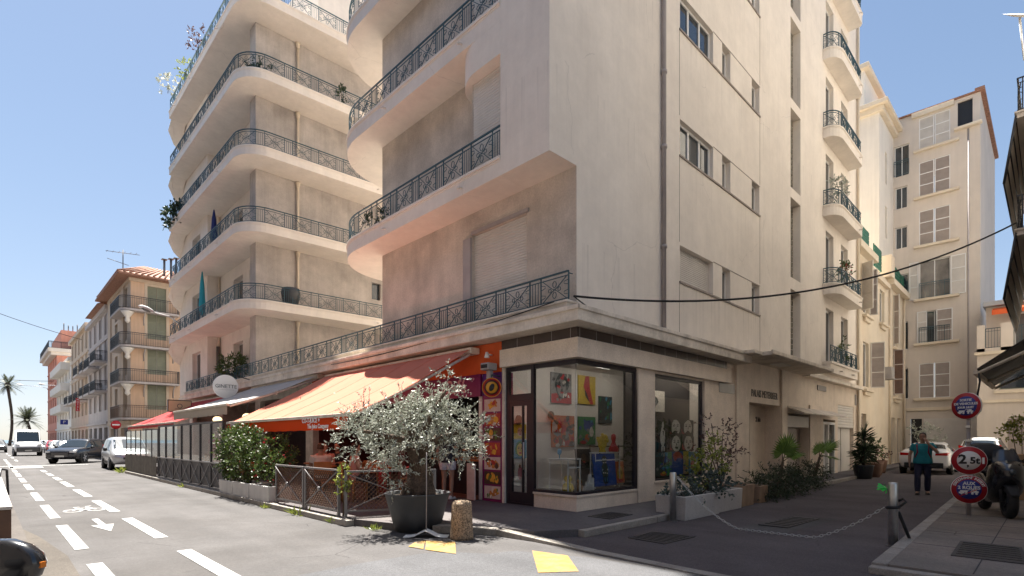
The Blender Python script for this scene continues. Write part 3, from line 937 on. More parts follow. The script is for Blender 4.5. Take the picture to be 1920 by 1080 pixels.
# interior shells: gallery and café
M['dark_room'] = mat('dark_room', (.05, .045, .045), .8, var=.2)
M['gallery_wall'] = mat('gallery_wall', (.78, .74, .70), .8, var=.04)
M['gallery_floor'] = mat('gallery_floor', (.20, .18, .17), .4, var=.2)
mb = MB()
mb.box(.02, 6.2, 2.86, 2.98, .13, 3.6, 0); mb.box(6.2, 6.3, .2, 2.98, .13, 3.6, 0); mb.box(.02, 6.2, .02, 2.86, .1, .14, 1)
mb.box(2.9, 6.2, .78, .84, .14, 3.55, 2)
mb.box(.02, 6.2, .14, 2.86, 3.55, 3.6, 0)
mb.build('gallery_room', ['gallery_wall', 'gallery_floor', 'dark_room'], A)
M['fill_glow'] = mat('fill_glow', (.8, .8, .8), .5, emit=((1, .90, .78), 4.))  # glow for panels added to brighten the gallery, no lamp known there
mb = MB()
for x, y in ((.9, 1.9), (2.2, 1.9), (3.6, 1.9), (5.0, 1.9)): mb.box(x - .3, x + .3, y - .06, y + .06, 3.5, 3.549)
mb.build('ceiling_fill', 'fill_glow', A)
mb = MB(); mb.box(3.0, 6.0, .3, .36, 3.3, 3.34); mb.build('window_fill', 'fill_glow', A)  # glowing strip added to brighten the window display
M['cafe_wall'] = mat('cafe_wall', (.10, .022, .022), .6, var=.2)
M['cafe_floor'] = mat('cafe_floor', (.16, .075, .05), .6, var=.2)
mb = MB()
mb.box(.02, 5.0, 12.3, 12.5, .13, 3.7, 0); mb.box(5.0, 5.1, 3.0, 12.5, .13, 3.7, 2); mb.box(.02, 5, 2.99, 12.3, .1, .135, 1)
mb.box(-.02, .2, 12.0, 12.6, .12, 3.78, 3); mb.box(-.02, .18, 17.2, 17.8, .12, 3.78, 3); mb.box(-.02, .18, 22.3, 22.9, .12, 3.78, 3); mb.box(-.02, .2, 27.8, 28.4, .12, 3.78, 3)
mb.box(.05, .25, 6.2, 6.55, .13, 3.1, 0)
mb.box(-.03, .1, 12.6, 28.0, 3.2, 3.75, 3)
mb.box(4.0, 4.1, 12.6, 28, .13, 3.75, 2)
mb.box(0, 21.4, 28.2, 28.4, .0, 3.75, 3)
mb.build('cafe_room', ['cafe_wall', 'cafe_floor', 'dark_room', 'trim'], A)
M['purple'] = mat('purple', (.20, .012, .10), .4, var=.1, vscale=2)
M['violet'] = mat('violet', (.11, .025, .22), .4, var=.1)
M['orange'] = mat('orange', (.72, .12, .025), .7, var=.08, vscale=3)
mb = MB(); mb.box(-.05, .06, 2.12, 12.0, 3.1, 3.78); mb.build('orange_lintel', 'orange', A)
# gallery door and corner glazing
mb = MB()
mb.box(0, .08, 1.17, 1.25, .13, 3.178); mb.box(0, .08, 1.93, 2.02, .13, 3.178); mb.box(0, .08, 1.25, 1.93, 3.08, 3.178); mb.box(0, .08, 1.25, 1.93, 2.40, 2.56); mb.box(0, .08, 1.25, 1.93, .13, .17)
mb.box(.01, .07, 1.25, 1.38, .17, 2.4); mb.box(.01, .07, 1.84, 1.93, .17, 2.4); mb.box(.01, .07, 1.38, 1.84, 2.3, 2.4); mb.box(.01, .07, 1.38, 1.84, .17, .4); mb.box(.015, .065, 1.5, 1.54, .4, 2.3)
d = mb.build('gallery_door', 'frame_dark', A)
mb = MB(); mb.box(.035, .045, 1.3, 1.9, .2, 2.4); mb.box(.035, .045, 1.25, 1.93, 2.56, 3.08)
mb.build('pane', 'glass_shop', d)
mb = MB(); mb.tube([(-.03, 1.44, .9), (-.03, 1.44, 1.5)], .015, 6); mb.build('door_handle', 'steel', d)
mb = MB()
mb.box(.02, 2.2, .02, .1, 3.08, 3.178); mb.box(.02, .1, .1, 1.17, 3.08, 3.178); mb.box(.02, 2.2, .02, .09, .445, .5); mb.box(.02, .09, .09, 1.17, .445, .5)
mb.box(2.12, 2.2, .02, .1, .5, 3.08)
mb.box(2.92, 5.49, .05, .12, 3.05, 3.13); mb.box(2.92, 2.98, .05, .12, .57, 3.05); mb.box(5.4, 5.49, .05, .12, .57, 3.05); mb.box(2.98, 5.4, .05, .12, .57, .61)
mb.build('window_frame', 'frame_dark', A)
mb = MB(); mb.box(.05, 2.12, .05, .06, .5, 3.08); mb.box(.05, .06, .065, 1.17, .5, 3.08); mb.build('corner_window', 'glass_shop', A)
mb = MB(); mb.tube([(.05, .05, .48), (.05, .05, 3.1)], .012, 6); mb.build('glazing_joint', 'steel', A)
mb = MB(); mb.box(2.98, 5.4, .08, .09, .61, 3.05); mb.build('shop_window', 'glass_shop', A)
mb = MB(); mb.box(-.05, .05, 2.02, 2.1, .13, 3.178); mb.build('corner_post', 'trim', A)
mb = MB(); mb.box(-.02, .3, 2.102, 2.8, .13, 3.1); mb.build('menu_pillar', 'purple', A)
mb = MB(); mb.box(-.08, -.021, 2.81, 9.0, 2.58, 3.098, 0); mb.box(-.025, -.0205, 2.11, 2.79, 2.6, 3.095, 1)
f = mb.build('cafe_fascia', ['purple', 'violet'], A)
M['pinkish'] = mat('pinkish', (.75, .42, .46), .5)
text('Café', .46, 'pinkish', f, frame_matrix((-.085, 3.75, 2.84), (0, -1, 0), NX), 'lettering', .01, bold=.008)
mb = MB(); mb.lathe([(.028, -.004), (.028, .004)], (0, 0, 0), 12, 0, frame_matrix((-.085, 3.05, 3.0), (0, -1, 0), NX)); mb.build('registered_mark', 'pinkish', f)

# ================================================================== building B (rear wing)
TB = 20.3
B = thing('apartment_building', 'rear cream block with stacked balconies wrapping its rounded corner above the terrace', 'building', (.5, 18, 4.1))
mb = MB()
hb = []
for k in range(5):
    z = 3.2 * k
    hb += [(1.0, 2.3, z + .05, z + 2.3), (3.2, 4.6, z + .05, z + 2.3)]
facade(mb, (.5, 17.8, 4.1), FY, NX, 6.8, TB - 4.1, hb, .3)
hb2 = [(1.3, 2.9, 3.2 * k + .3, 3.2 * k + 2.3) for k in range(5)]
facade(mb, (-.1, 24.6, 4.1), FY, NX, 5.6, TB - 4.1, hb2, .3)
mb.quad((-.1, 24.6, 4.1), (.5, 24.6, 4.1), (.5, 24.6, TB), (-.1, 24.6, TB))
mb.quad((-.1, 30.2, 0), (14, 30.2, 0), (14, 30.2, TB), (-.1, 30.2, TB))
mb.quad((-.1, 17.8, TB), (14, 17.8, TB), (14, 30.2, TB), (-.1, 30.2, TB))
mb.box(3.2, 13.9, 18.6, 29.5, TB + .002, 25)
mb.build('wall', 'plaster', B)
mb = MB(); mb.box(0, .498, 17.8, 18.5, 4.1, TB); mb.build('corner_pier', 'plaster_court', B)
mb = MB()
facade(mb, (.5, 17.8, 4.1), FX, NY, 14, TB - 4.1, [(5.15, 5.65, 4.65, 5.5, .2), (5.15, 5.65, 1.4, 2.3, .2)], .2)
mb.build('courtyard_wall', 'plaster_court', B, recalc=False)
for a, b in ((8.7, 9.65), (5.4, 6.5)):
    mb = MB(); mb.box(5.62, 6.2, 17.97, 18.0, a, b); mb.build('window', 'pane', B)
for k in range(5):
    z = 4.1 + 3.2 * k
    roller(B, Z0, (0, 1, 0), NX, 18.8, 20.1, z + .05, z + 2.3, -.7, 'shutter_white', .08)
    window(B, Z0, (0, 1, 0), NX, 21.0, 22.4, z + .05, z + 2.3, -.75, leaves=2, fm='shutter_white', gm='pane_mid')
    window(B, Z0, (0, 1, 0), NX, 25.9, 27.5, z + .3, z + 2.3, -.12, leaves=2, fm='frame_white', gm='pane')
mb = MB()
mb.tube([(1.82, 17.72, 4.1), (1.82, 17.72, TB)], .06, 8)
for k in range(5): mb.lathe([(.07, -.25), (.11, -.05), (.11, 0)], (1.82, 17.72, 6.98 + 3.2 * k), 8)
mb.build('downpipe', 'pipe_cream', B)
mb = MB()
mb.tube([(.42, 24.5, 4.1), (.42, 24.5, TB)], .06, 8)
mb.build('downpipe', 'pipe_cream', B)
mb = MB(); mb.tube([(.36, 24.42, 4.1), (.36, 24.42, 6.5)], .085, 6); mb.build('downpipe', 'steel_dark', B)
pathR = [(-1.0, 28.6), (-1.0, 17.6)] + [(.15 - 1.15 * math.cos(rad(t)), 17.6 - 1.2 * math.sin(rad(t))) for t in range(10, 91, 10)] + [(9, 15.95)]
for k in range(5):
    z = 7 + 3.2 * k
    b = balcony(B, pathR[::-1], [(-.102, 28.6), (-.102, 24.598), (.498, 24.598), (.498, 18.5), (-.002, 18.5), (-.002, 17.798), (9, 17.798)], z, .4, .66, 1.15, simple=False, r=.012, drip=[(-1, 19.6, -1, 0), (-1, 24.2, -1, 0), (-1, 27.3, -1, 0), (5.0, 16.13, 0, -1)])
    mb = MB()
    mb.ext([(-.9, 28.6, z), (-.9, 29.3, z - .35), (-.5, 29.9, z - .75), (-.102, 30.15, z - 1.0), (-.102, 30.15, z + .4), (-.9, 28.6, z + .4)], (.75, 0, 0))
    mb.build('corbel', 'plaster', B)
# ================================================================== other buildings
# house F on the alley (yellow render, shutters)
F = thing('town_house', 'narrow sunlit yellow house with hinged shutters and green terrace screens next to the corner block', 'house', (27, 4, 0))
mb = MB()
fw = [(1.9, 3.1, 8.1, 10.4), (5.6, 6.8, 8.2, 10.0), (9.2, 10.6, 7.3, 10.2), (1.9, 3.1, 4.3, 6.6), (5.6, 6.8, 5.0, 6.6), (9.2, 10.6, 4.3, 6.9), (1.6, 2.6, 0.15, 2.9), (8.6, 9.8, .15, 2.9), (10.4, 11.6, .15, 2.9)]
facade(mb, (21.6, .2, 0), FX, NY, 12.4, 10.9, fw, .2)
mb.quad((21.6, .2, 10.9), (34, .2, 10.9), (34, 8, 10.9), (21.6, 8, 10.9))
mb.build('wall', 'plaster_cream', F)
mb = MB()
for q in ((21.55, 25.2, -.15, .198, 10.9, 11.25), (25.9, 29.0, .0, .198, 10.3, 10.55), (29.1, 34, -.15, .198, 10.6, 10.95)):
    mb = MB(); mb.box(*q); mb.build('cornice', 'plaster_cream', F, bevel=.02)
mb = MB(); mb.box(28.6, 29.5, -.1, .6, 10.95, 12.2); mb.build('chimney', 'plaster_cream', F)
for a, b, z in ((23.3, 24.9, 7.95), (27.0, 28.6, 8.1), (30.6, 32.4, 7.15), (23.3, 24.9, 4.15), (30.6, 32.4, 4.15)):
    mb = MB(); mb.box(a, b, -.02, .198, z - .12, z); mb.box(a + .2, b - .2, .08, .198, z - .32, z - .12); mb.build('window_sill', 'plaster_cream', F, bevel=.02)
for a, b, z in ((21.7, 24.7, 11.26), (26.0, 27.6, 11.0), (29.55, 32.6, 10.96), (33., 34, 10.9)):
    mb = MB()
    for i in range(6): mb.box(a, b, .18, .22, z + .2 * i, z + .2 * i + .16)
    mb.box(a, a + .06, .221, .27, z, z + 1.25); mb.box(b - .06, b, .221, .27, z, z + 1.25)
    mb.build('terrace_screen', 'green_panel', F)
O_F = (21.6, .2, 0)
for (a, b, c, d) in fw[:6]:
    window(F, O_F, FX, NY, a, b, c, d, -.14, leaves=2, gm='pane_mid', fw=.06)
for (a, b, c, d) in fw[6:]:
    window(F, O_F, FX, NY, a, b, c, d, -.16, leaves=1, fm='shutter_taupe', gm='pane_mid', fw=.12, name='door')
def hinged(par, hx, hy, z0, z1, w, ang, m):
    # leaf hinged on the facade (facade faces -y), opened by ang degrees
    u = Vector((math.cos(rad(ang)), -math.sin(rad(ang)), 0)); n = Vector((-u.y, u.x, 0)) * -1
    louvre(par, (hx, hy, 0), u, n, 0, w, z0, z1, 0, m, fm='shutter_white' if m != 'wood_dark' else 'shutter_taupe')
for (hx, z0, z1, w_, ang, m) in ((25.0, 4.3, 6.7, .62, 75, 'shutter_taupe'), (30.7, 4.3, 7.0, .5, 75, 'wood_dark'), (30.7, 7.3, 10.3, .35, 110, 'shutter_taupe'), (23.3, 8.1, 10.5, .6, 120, 'shutter_white'), (24.8, 8.1, 10.5, .35, 85, 'shutter_taupe')):
    hinged(F, hx, .17, z0, z1, w_, ang, m)
for x in (29.4, 33.6, 21.75):
    mb = MB(); mb.tube([(x, .1, .1), (x, .1, 10.85)], .06, 8); mb.build('downpipe', 'pipe_cream', F)
mb = MB(); mb.box(27.2, 28.0, -.35, .15, 5.0, 5.6); mb.box(27.1, 28.1, -.4, .19, 4.94, 4.99); mb.build('air_conditioner', 'shutter_grey', F)

# tall white building C behind it
Cb = thing('apartment_building', 'tall plain white block with a stepped cornice rising behind the yellow house', 'building', (32, 4, 0))
mb = MB()
facade(mb, (30, .76, 0), FX, NY, 4.2, 21.6, [(1.6, 2.1, z, z + 2.0) for z in (10.6, 14.2, 17.6)], .2)
mb.quad((30, .76, 8), (30, 9, 8), (30, 9, 21.6), (30, .76, 21.6))
mb.box(30.3, 38, 1.6, 9, 21.6, 24.6)
mb.quad((34.2, .76, 8), (34.2, 9, 8), (34.2, 9, 21.6), (34.2, .76, 21.6))
mb.build('wall', 'plaster_white', Cb)
mb = MB()
mb.box(29.75, 34.6, .5, 9, 21.3, 21.6); mb.box(29.5, 34.8, .25, 9, 21.6, 21.85); mb.box(30.0, 38.2, 1.3, 9, 24.4, 24.7)
mb.build('cornice', 'plaster_cream', Cb, bevel=.02)

# building D closing the alley
D = thing('apartment_building', 'cream building closing the end of the alley with a tall column of louvred shutters', 'building', (38, -1, 0))
NXv = (-1, 0, 0); DU = (0, -1, 0)       # u runs towards -y (to the right in view)
OD = (34, .76, 0)
dwin = [(1.35, 2.9, 4.2, 6.4), (1.35, 2.9, 7.7, 9.7), (1.35, 2.9, 10.5, 12.9), (1.35, 2.9, 13.9, 16.1), (1.35, 2.9, 17.0, 19.2), (1.35, 2.9, 20.0, 22.0)]
dsm = [(.1, .75, 14.0, 15.4), (.1, .75, 16.6, 18.0), (.05, .85, 18.7, 20.7), (.1, .8, 10.7, 12.3), (.1, .8, 7.4, 9.2), (.1, .8, 4.2, 6.2)]
mb = MB()
facade(mb, OD, DU, NXv, 4.3, 22.4, dwin + dsm + [(3.25, 3.95, 20.7, 22.2), (.9, 1.5, .12, 2.9)], .2)
facade(mb, (34, -3.54, 0), FX, NY, 11, 22.4, [], .2)
mb.quad((34, .76, 22.4), (45, .76, 22.4), (45, -3.54, 22.4), (34, -3.54, 22.4))
mb.build('wall', 'plaster_grey', D)
for i, (a, b, c, d) in enumerate(dwin):
    mid = (a + b) / 2
    if i in (2,):
        window(D, OD, DU, NXv, a, b, c, d, -.12, leaves=2, gm='pane_mid')
        louvre(D, OD, DU, NXv, a - .5, a - .02, c, d, .02, 'shutter_white', fm='frame_white'); louvre(D, OD, DU, NXv, b + .02, b + .75, c, d, .02, 'shutter_white', fm='frame_white')
    elif i == 1:
        window(D, OD, DU, NXv, a, b, c, d, -.12, leaves=2, gm='pane')
        louvre(D, OD, DU, NXv, a - .1, a + .42, c, d, .02, 'shutter_white', fm='frame_white'); louvre(D, OD, DU, NXv, mid + .1, b + .12, c, d, .02, 'shutter_taupe', fm='frame_white')
    else:
        louvre(D, OD, DU, NXv, a, mid - .01, c, d, -.06, 'shutter_taupe' if i != 5 else 'shutter_white', fm='frame_white'); louvre(D, OD, DU, NXv, mid + .01, b, c, d, -.06, 'shutter_taupe' if i != 5 else 'shutter_white', fm='frame_white')
for a, b, c, d in dsm:
    window(D, OD, DU, NXv, a, b, c, d, -.12, leaves=2, gm='pane')
for q in [(a - .25, b + .45, c - .16, c, 0, .25) for a, b, c, d in dwin] + [(3.1, 4.4, 20.45, 20.6, 0, .3)]:
    mb = MB(); obox(mb, OD, DU, NXv, *q); mb.build('window_sill', 'plaster_cream', D, bevel=.02)
for q in ((1.0, 3.1, 22.1, 22.4, 0, .2), (.0, 4.4, 3.4, 3.6, 0, .12)):
    mb = MB(); obox(mb, OD, DU, NXv, *q); mb.build('cornice', 'plaster_cream', D, bevel=.02)
railing(D, [(33.9, -.62), (33.9, -2.12)], 10.52, .95, 1, .012, bars_only=True)
railing(D, [(33.9, -.62), (33.9, -2.12)], 7.72, .95, 1, .012, bars_only=True)
railing(D, [(33.9, .7), (33.9, -.08)], 18.72, .95, 1, .012, bars_only=True)
mb = MB(); obox(mb, OD, DU, NXv, 3.25, 3.95, 20.7, 22.2, -.19, -.15); mb.build('attic_opening', 'black', D)
mb = MB()
for u in (3.75,): mb.tube([(33.995, .76 - u, .1), (33.995, .76 - u, 20.4)], .045, 8)
mb.build('downpipe', 'pipe', D)
mb = MB(); mb.box(33.8, 45, -3.75, -3.3, 22.401, 22.6); mb.box(33.85, 45, -3.3, .7, 22.4, 22.48); mb.build('roof', 'rooftile', D)
mb = MB()
obox(mb, OD, DU, NXv, 1.6, 4.15, .12, 2.9, .002, .06)
for i in range(7): obox(mb, OD, DU, NXv, 1.6, 4.15, .5 + .35 * i, .53 + .35 * i, .06, .075)
mb.build('garage_door', 'shutter_white', D)
mb = MB(); obox(mb, OD, DU, NXv, .92, 1.48, .12, 2.9, -.2, -.15); mb.build('doorway', 'black', D)

# low house E at the right end of the alley
E_ = thing('terrace_house', 'low house with roof terrace, orange blind and brown garage door', 'house', (34, -8, 0))
OE = (31, -3.62, 0)
mb = MB()
facade(mb, OE, DU, NXv, 9, 6.4, [(1.25, 5.0, .1, 2.7), (.9, 3.2, 4.3, 6.1)], .3)
mb.quad((31, -3.62, 0), (33.9, -3.62, 0), (33.9, -3.62, 6.4), (31, -3.62, 6.4))
mb.quad((31, -3.62, 6.4), (34, -3.62, 6.4), (34, -12.6, 6.4), (31, -12.6, 6.4))
facade(mb, (32.4, -3.9, 6.4), DU, NXv, 9, 2.7, [(1.2, 2.6, .05, 2.2)], .15)
mb.box(30.9, 31.3, -3.95, -3.62, 6.4, 7.9); mb.box(30.9, 31.3, -5.1, -4.6, 6.4, 7.9); mb.box(30.9, 31.25, -5.1, -3.62, 6.4, 6.6)
mb.build('wall', 'plaster_grey', E_)
mb = MB(); obox(mb, OE, DU, NXv, 0, 9, 3.6, 3.75, 0, .1); obox(mb, OE, DU, NXv, -.1, 9, 6.25, 6.4, 0, .22); obox(mb, OE, DU, NXv, .7, 3.4, 4.1, 4.25, 0, .12); mb.build('cornice', 'plaster_cream', E_)
mb = MB(); obox(mb, OE, DU, NXv, 1.25, 5.0, .1, 2.7, -.25, -.2); mb.build('garage_door', 'shutter_taupe', E_)
window(E_, OE, DU, NXv, .9, 3.2, 4.3, 6.1, -.2, leaves=2, fm='shutter_green', gm='pane')
window(E_, (32.4, -3.9, 6.4), DU, NXv, 1.2, 2.6, .05, 2.2, -.1, leaves=1, gm='pane_mid')
railing(E_, [(31.1, -3.97), (31.1, -4.58)], 6.6, 1.1, 1, .012, bars_only=True); railing(E_, [(31.1, -5.12), (31.1, -10)], 6.6, 1.1, 1, .012)
mb = MB(); mb.box(31.9, 36, -13, -3.8, 9.1, 9.35); mb.build('roof', 'zinc', E_)
mb = MB(); mb.ext([(32.3, -4.2, 9.0), (31.5, -4.2, 8.75), (31.5, -4.2, 8.5), (31.6, -4.2, 8.7), (32.3, -4.2, 8.95)], (0, -8, 0)); mb.build('blind', 'orange', E_)

# right-hand building K: facade just outside the frame, its balconies reach into it
K = thing('apartment_building', 'right hand block showing only its black iron balconies and drop blinds', 'building', (15, -10, 0))
mb = MB()
kw = []
for k in range(6):
    for i in range(7): kw.append((1.2 + 4.1 * i, 2.6 + 4.1 * i, 4.3 + 3.05 * k, 6.6 + 3.05 * k))
facade(mb, (1.5, -7.15, 0), FX, (0, 1, 0), 29.4, 21.5, kw, .2)
mb.quad((1.5, -7.15, 0), (1.5, -20, 0), (1.5, -20, 21.5), (1.5, -7.15, 21.5))
mb.quad((1.5, -7.15, 21.5), (1.5, -20, 21.5), (30.9, -20, 21.5), (30.9, -7.15, 21.5))
mb.build('wall', 'plaster_white', K)
for a, b, c, d in kw[:28]:
    window(K, (1.5, -7.15, 0), FX, (0, 1, 0), a, b, c, d, -.15, leaves=2)
M['blind_cloth'] = mat('blind_cloth', (.40, .35, .29), .8)
for z in (6.96, 9.97):
    mb = MB(); mb.box(10.5, 17.5, -7.148, -5.97, z - .16, z); mb.box(10.46, 17.5, -7.148, -5.93, z - .04, z + .005)
    o = mb.build('balcony', 'plaster_grey', K)
    railing(o, [(10.52, -7.14), (10.52, -5.99), (17.5, -5.99)], z, .86, .8, .014, 'iron_black')
    mb = MB(); z1 = z - 1.75
    mb.quad((10.55, -5.95, z - .1), (17.4, -5.95, z - .1), (17.4, -5.72, z1), (10.55, -5.72, z1), 0)
    mb.quad((10.55, -5.94, z - .1), (17.4, -5.94, z - .1), (17.4, -5.71, z1), (10.55, -5.71, z1), 0)
    for i in range(5):
        t = i / 4
        mb.tube([(10.5, -5.96 + .23 * t, z - .1 - 1.65 * t), (17.45, -5.96 + .23 * t, z - .1 - 1.65 * t)], .022, 4, 1)
    mb.tube([(10.52, -5.96, z - .1), (10.52, -5.73, z1)], .03, 6, 1)
    mb.build('drop_blind', ['blind_cloth', 'iron_black'], o, recalc=False)
mb = MB(); X = frame_matrix((10.75, -6.02, 12.55), (.7, -.7, 0), (-.72, .3, .35))
mb.lathe([(.02, -.06), (.2, -.03), (.38, .06), (.39, .065), (.2, -.01), (.0, -.04)], (0, 0, 0), 20, 0, X); mb.tube([(10.75, -6.02, 12.5), (10.8, -6.1, 11.4), (10.9, -7.14, 11.4)], .025, 6, 0)
mb.build('satellite_dish', 'white', K)

# ------------------------------------------------------------------ far street, right side: G H I J
G_ = thing('apartment_building', 'peach corner house across the side street with wrap round balconies and a tiled roof', 'building', (4, 50, 0))
mb = MB()
gw = [(1.15, 2.5, z, z + 2.1) for z in (.9 + 3.2, 7.05, 10.0, 12.9 - .6)]
facade(mb, (0, 46.4, 0), FX, NY, 10, 15.0, gw + [(5.5, 6.7, z[2], z[3]) for z in gw] + [(.8, 3.6, .15, 2.5)], .2)
mb.build('wall', 'plaster_peach', G_)
mb = MB()
facade(mb, (0, 46.4, 0), FY, NX, 11, 15.0, [(1.5, 2.6, z[2], z[3]) for z in gw] + [(6.2, 7.6, z[2], z[3]) for z in gw] + [(1, 4.5, .15, 2.6), (6, 10, .15, 2.6)], .25)
mb.build('street_wall', 'plaster_buff', G_)
for a, b, c, d in gw:
    for s in (0, 4.3):
        louvre(G_, (0, 46.4, 0), FX, NY, a + s, a + s + .66, c, d, -.1, 'shutter_green'); louvre(G_, (0, 46.4, 0), FX, NY, b + s - .66, b + s, c, d, -.1, 'shutter_green')
    for y0 in (1.5, 6.2):
        window(G_, (0, 46.4, 0), FY, NX, y0, y0 + (1.1 if y0 < 3 else 1.4), c, d, -.18, leaves=2, fm='shutter_grey')
mb = MB()
for a, b, c, d in gw:
    obox(mb, (0, 46.4, 0), FX, NY, a - .2, a, c, d + .2, 0, .04); obox(mb, (0, 46.4, 0), FX, NY, b, b + .2, c, d + .2, 0, .04); obox(mb, (0, 46.4, 0), FX, NY, a, b, d, d + .2, 0, .04)
obox(mb, (0, 46.4, 0), FX, NY, 0, 10, 2.9, 3.15, 0, .12)
obox(mb, (0, 46.4, 0), FX, NY, -.14, 10, 14.6, 15.0, 0, .15)
mb.box(-.15, 0, 46.4, 57.4, 14.6, 15.0); mb.box(-.12, 0, 46.4, 57.4, 2.9, 3.15)
mb.box(-.12, -.0, 49.0, 50.2, 3.15, 14.6); mb.box(-.12, 0, 55.8, 57.2, 3.15, 14.6)
mb.build('cornice', 'plaster_buff', G_)
mb = MB()
ev = 1.0
e = [(-ev, 46.4 - ev, 15.0), (11, 46.4 - ev, 15.0), (11, 58, 15.0), (-ev, 58, 15.0)]
rd = [(3.5, 50, 16.9), (11, 50, 16.9), (11, 55, 16.9), (3.5, 55, 16.9)]
vs = e + rd + [(p[0], p[1], 14.85) for p in e]
mb.add(vs, [(0, 1, 5, 4), (0, 4, 7, 3), (3, 7, 6, 2), (4, 5, 6, 7), (8, 9, 1, 0), (8, 0, 3, 11), (8, 11, 10, 9)])
for i in range(30):
    x = -ev + .4 * i
    mb.tube([(x, 46.4 - ev - .02, 15.04), (min(x * .6 + 2.2, 11), 50, 16.93)], .07, 5)
for i in range(28):
    y = 46.4 - ev + .42 * i
    mb.tube([(-ev - .02, y, 15.04), (3.5, 50 + (y - 45.4) * .4, 16.93)], .07, 5)
rf = mb.build('roof', 'rooftile', G_)
mb = MB()
for i, x in enumerate((2.6, 3.1, 3.5)):
    mb.tube([(x, 47.6, 15.3), (x, 47.6, 17.2 + .15 * i)], .09, 8); mb.box(x - .2, x + .2, 47.4, 47.8, 17.2 + .15 * i, 17.26 + .15 * i)
mb.build('chimney_pipe', 'steel_dark', rf)
mb = MB(); mb.box(7.8, 10.5, 49, 50.4, 15.5, 17.9)
mb.build('chimney', 'plaster_pink', rf)
mb = MB()
for i in range(5): mb.tube([(8.1 + .5 * i, 49.7, 17.9), (8.1 + .5 * i, 49.7, 18.7)], .08, 6); mb.box(7.95 + .5 * i, 8.25 + .5 * i, 49.55, 49.85, 18.7, 18.76)
mb.build('chimney_pipe', 'steel_dark', rf)
mb = MB(); mb.tube([(-.2, 48.5, 15.2), (-.2, 48.5, 17.6)], .04, 5); mb.tube([(-1.4, 48.3, 17.2), (1.0, 48.7, 17.5)], .025, 4); mb.tube([(-1.3, 48.3, 16.6), (.2, 48.6, 16.4)], .025, 4)
for i in range(6): mb.tube([(-1.3 + .4 * i, 48.0, 17.2 + .05 * i), (-1.3 + .4 * i, 48.7, 17.22 + .05 * i)], .012, 4)
mb.build('aerial', 'steel_dark', rf)
pg = [(3.3, 46.398), (3.3, 45.6), (.0, 45.6)] + arc(-.0, 46.4, .8, 270, 180, 6)[1:] + [(-.8, 50.6), (-.002, 50.6)]
for i, z in enumerate((3.2, 6.15, 9.1, 12.05)):
    mb = MB(); mb.prism(pg + [(-.002, 46.398)], z, z + .16)
    for (x, y, dx, dy) in ((.9, 46.39, 0, -1), (3.0, 46.39, 0, -1)):
        mb.tube([(x, y, z - 1.0), (x, y - .1, z - .4), (x, y - .65, z - .03)], .05, 5)
    o = mb.build('balcony', 'plaster_lilac', G_)
    railing(o, pg[::-1], z + .16, 1.0, 1, .016, 'iron_black' if i else 'wood_dark', bars_only=True)
mb = MB()
for z in (6.1, 9.05, 12.0):
    mb.lathe([(.05, -.95), (.2, -.75), (.14, -.5), (.35, -.2), (.5, 0)], (-.25, 46.15, z), 8)
mb.build('corbel', 'plaster_white', G_)

def far_block(name, label, y0, y1, H, floors, mw, bays, mshut, cat='building', balc=(), x1=9, win=(1.1, 2.0), bal_m='plaster_white', base=4.0):
    b = thing(name, label, cat, (4, (y0 + y1) / 2, 0))
    mb = MB(); L_ = y1 - y0
    hs = []
    for f in range(floors):
        for i in range(bays):
            c = L_ * (i + .5) / bays
            z = base + (H - base - .6) * f / floors + .5
            hs.append((c - win[0] / 2, c + win[0] / 2, z, z + win[1]))
    hg = [(L_ * (i + .5) / bays - 1.1, L_ * (i + .5) / bays + 1.1, .12, 2.8) for i in range(bays)]
    facade(mb, (0, y0, 0), FY, NX, L_, H, hs + hg, .25)
    mb.quad((0, y0, 0), (x1, y0, 0), (x1, y0, H), (0, y0, H)); mb.quad((0, y1, 0), (x1, y1, 0), (x1, y1, H), (0, y1, H)); mb.quad((0, y0, H), (x1, y0, H), (x1, y1, H), (0, y1, H))
    mb.build('wall', mw, b)
    for a, c, d, e in hs:
        window(b, (0, y0, 0), FY, NX, a, c, d, e, -.18, leaves=2, fm=mshut, gm='pane', fw=.09)
    mb = MB()
    for a, c, d, e in hg: obox(mb, (0, y0, 0), FY, NX, a, c, d, e, -.24, -.2)
    mb.build('shopfront', 'pane', b)
    mb = MB(); obox(mb, (0, y0, 0), FY, NX, 0, L_, H - .45, H, 0, .35); obox(mb, (0, y0, 0), FY, NX, 0, L_, 3.1, 3.35, 0, .2)
    for f in range(1, floors): 
        z = base + (H - base - .6) * f / floors
        obox(mb, (0, y0, 0), FY, NX, 0, L_, z - .1, z + .06, 0, .1)
    for a, c, d, e in hs:
        obox(mb, (0, y0, 0), FY, NX, a - .15, a, d, e + .18, 0, .05); obox(mb, (0, y0, 0), FY, NX, c, c + .15, d, e + .18, 0, .05); obox(mb, (0, y0, 0), FY, NX, a, c, e, e + .18, 0, .05)
    mb.build('cornice', mw, b)
    for (a, c, z, solid) in balc:
        mb = MB(); mb.box(-1.0, -.002, y0 + a, y0 + c, z, z + .2)
        if solid:
            mb.box(-1.02, -.92, y0 + a, y0 + c, z + .2, z + 1.05); mb.box(-.92, -.002, y0 + a, y0 + a + .1, z + .2, z + 1.05)
        o = mb.build('balcony', bal_m, b)
        if not solid: railing(o, [(-.01, y0 + c), (-.96, y0 + c), (-.96, y0 + a), (-.01, y0 + a)], z + .2, .95, 1, .018, 'iron_black', bars_only=True)
    return b
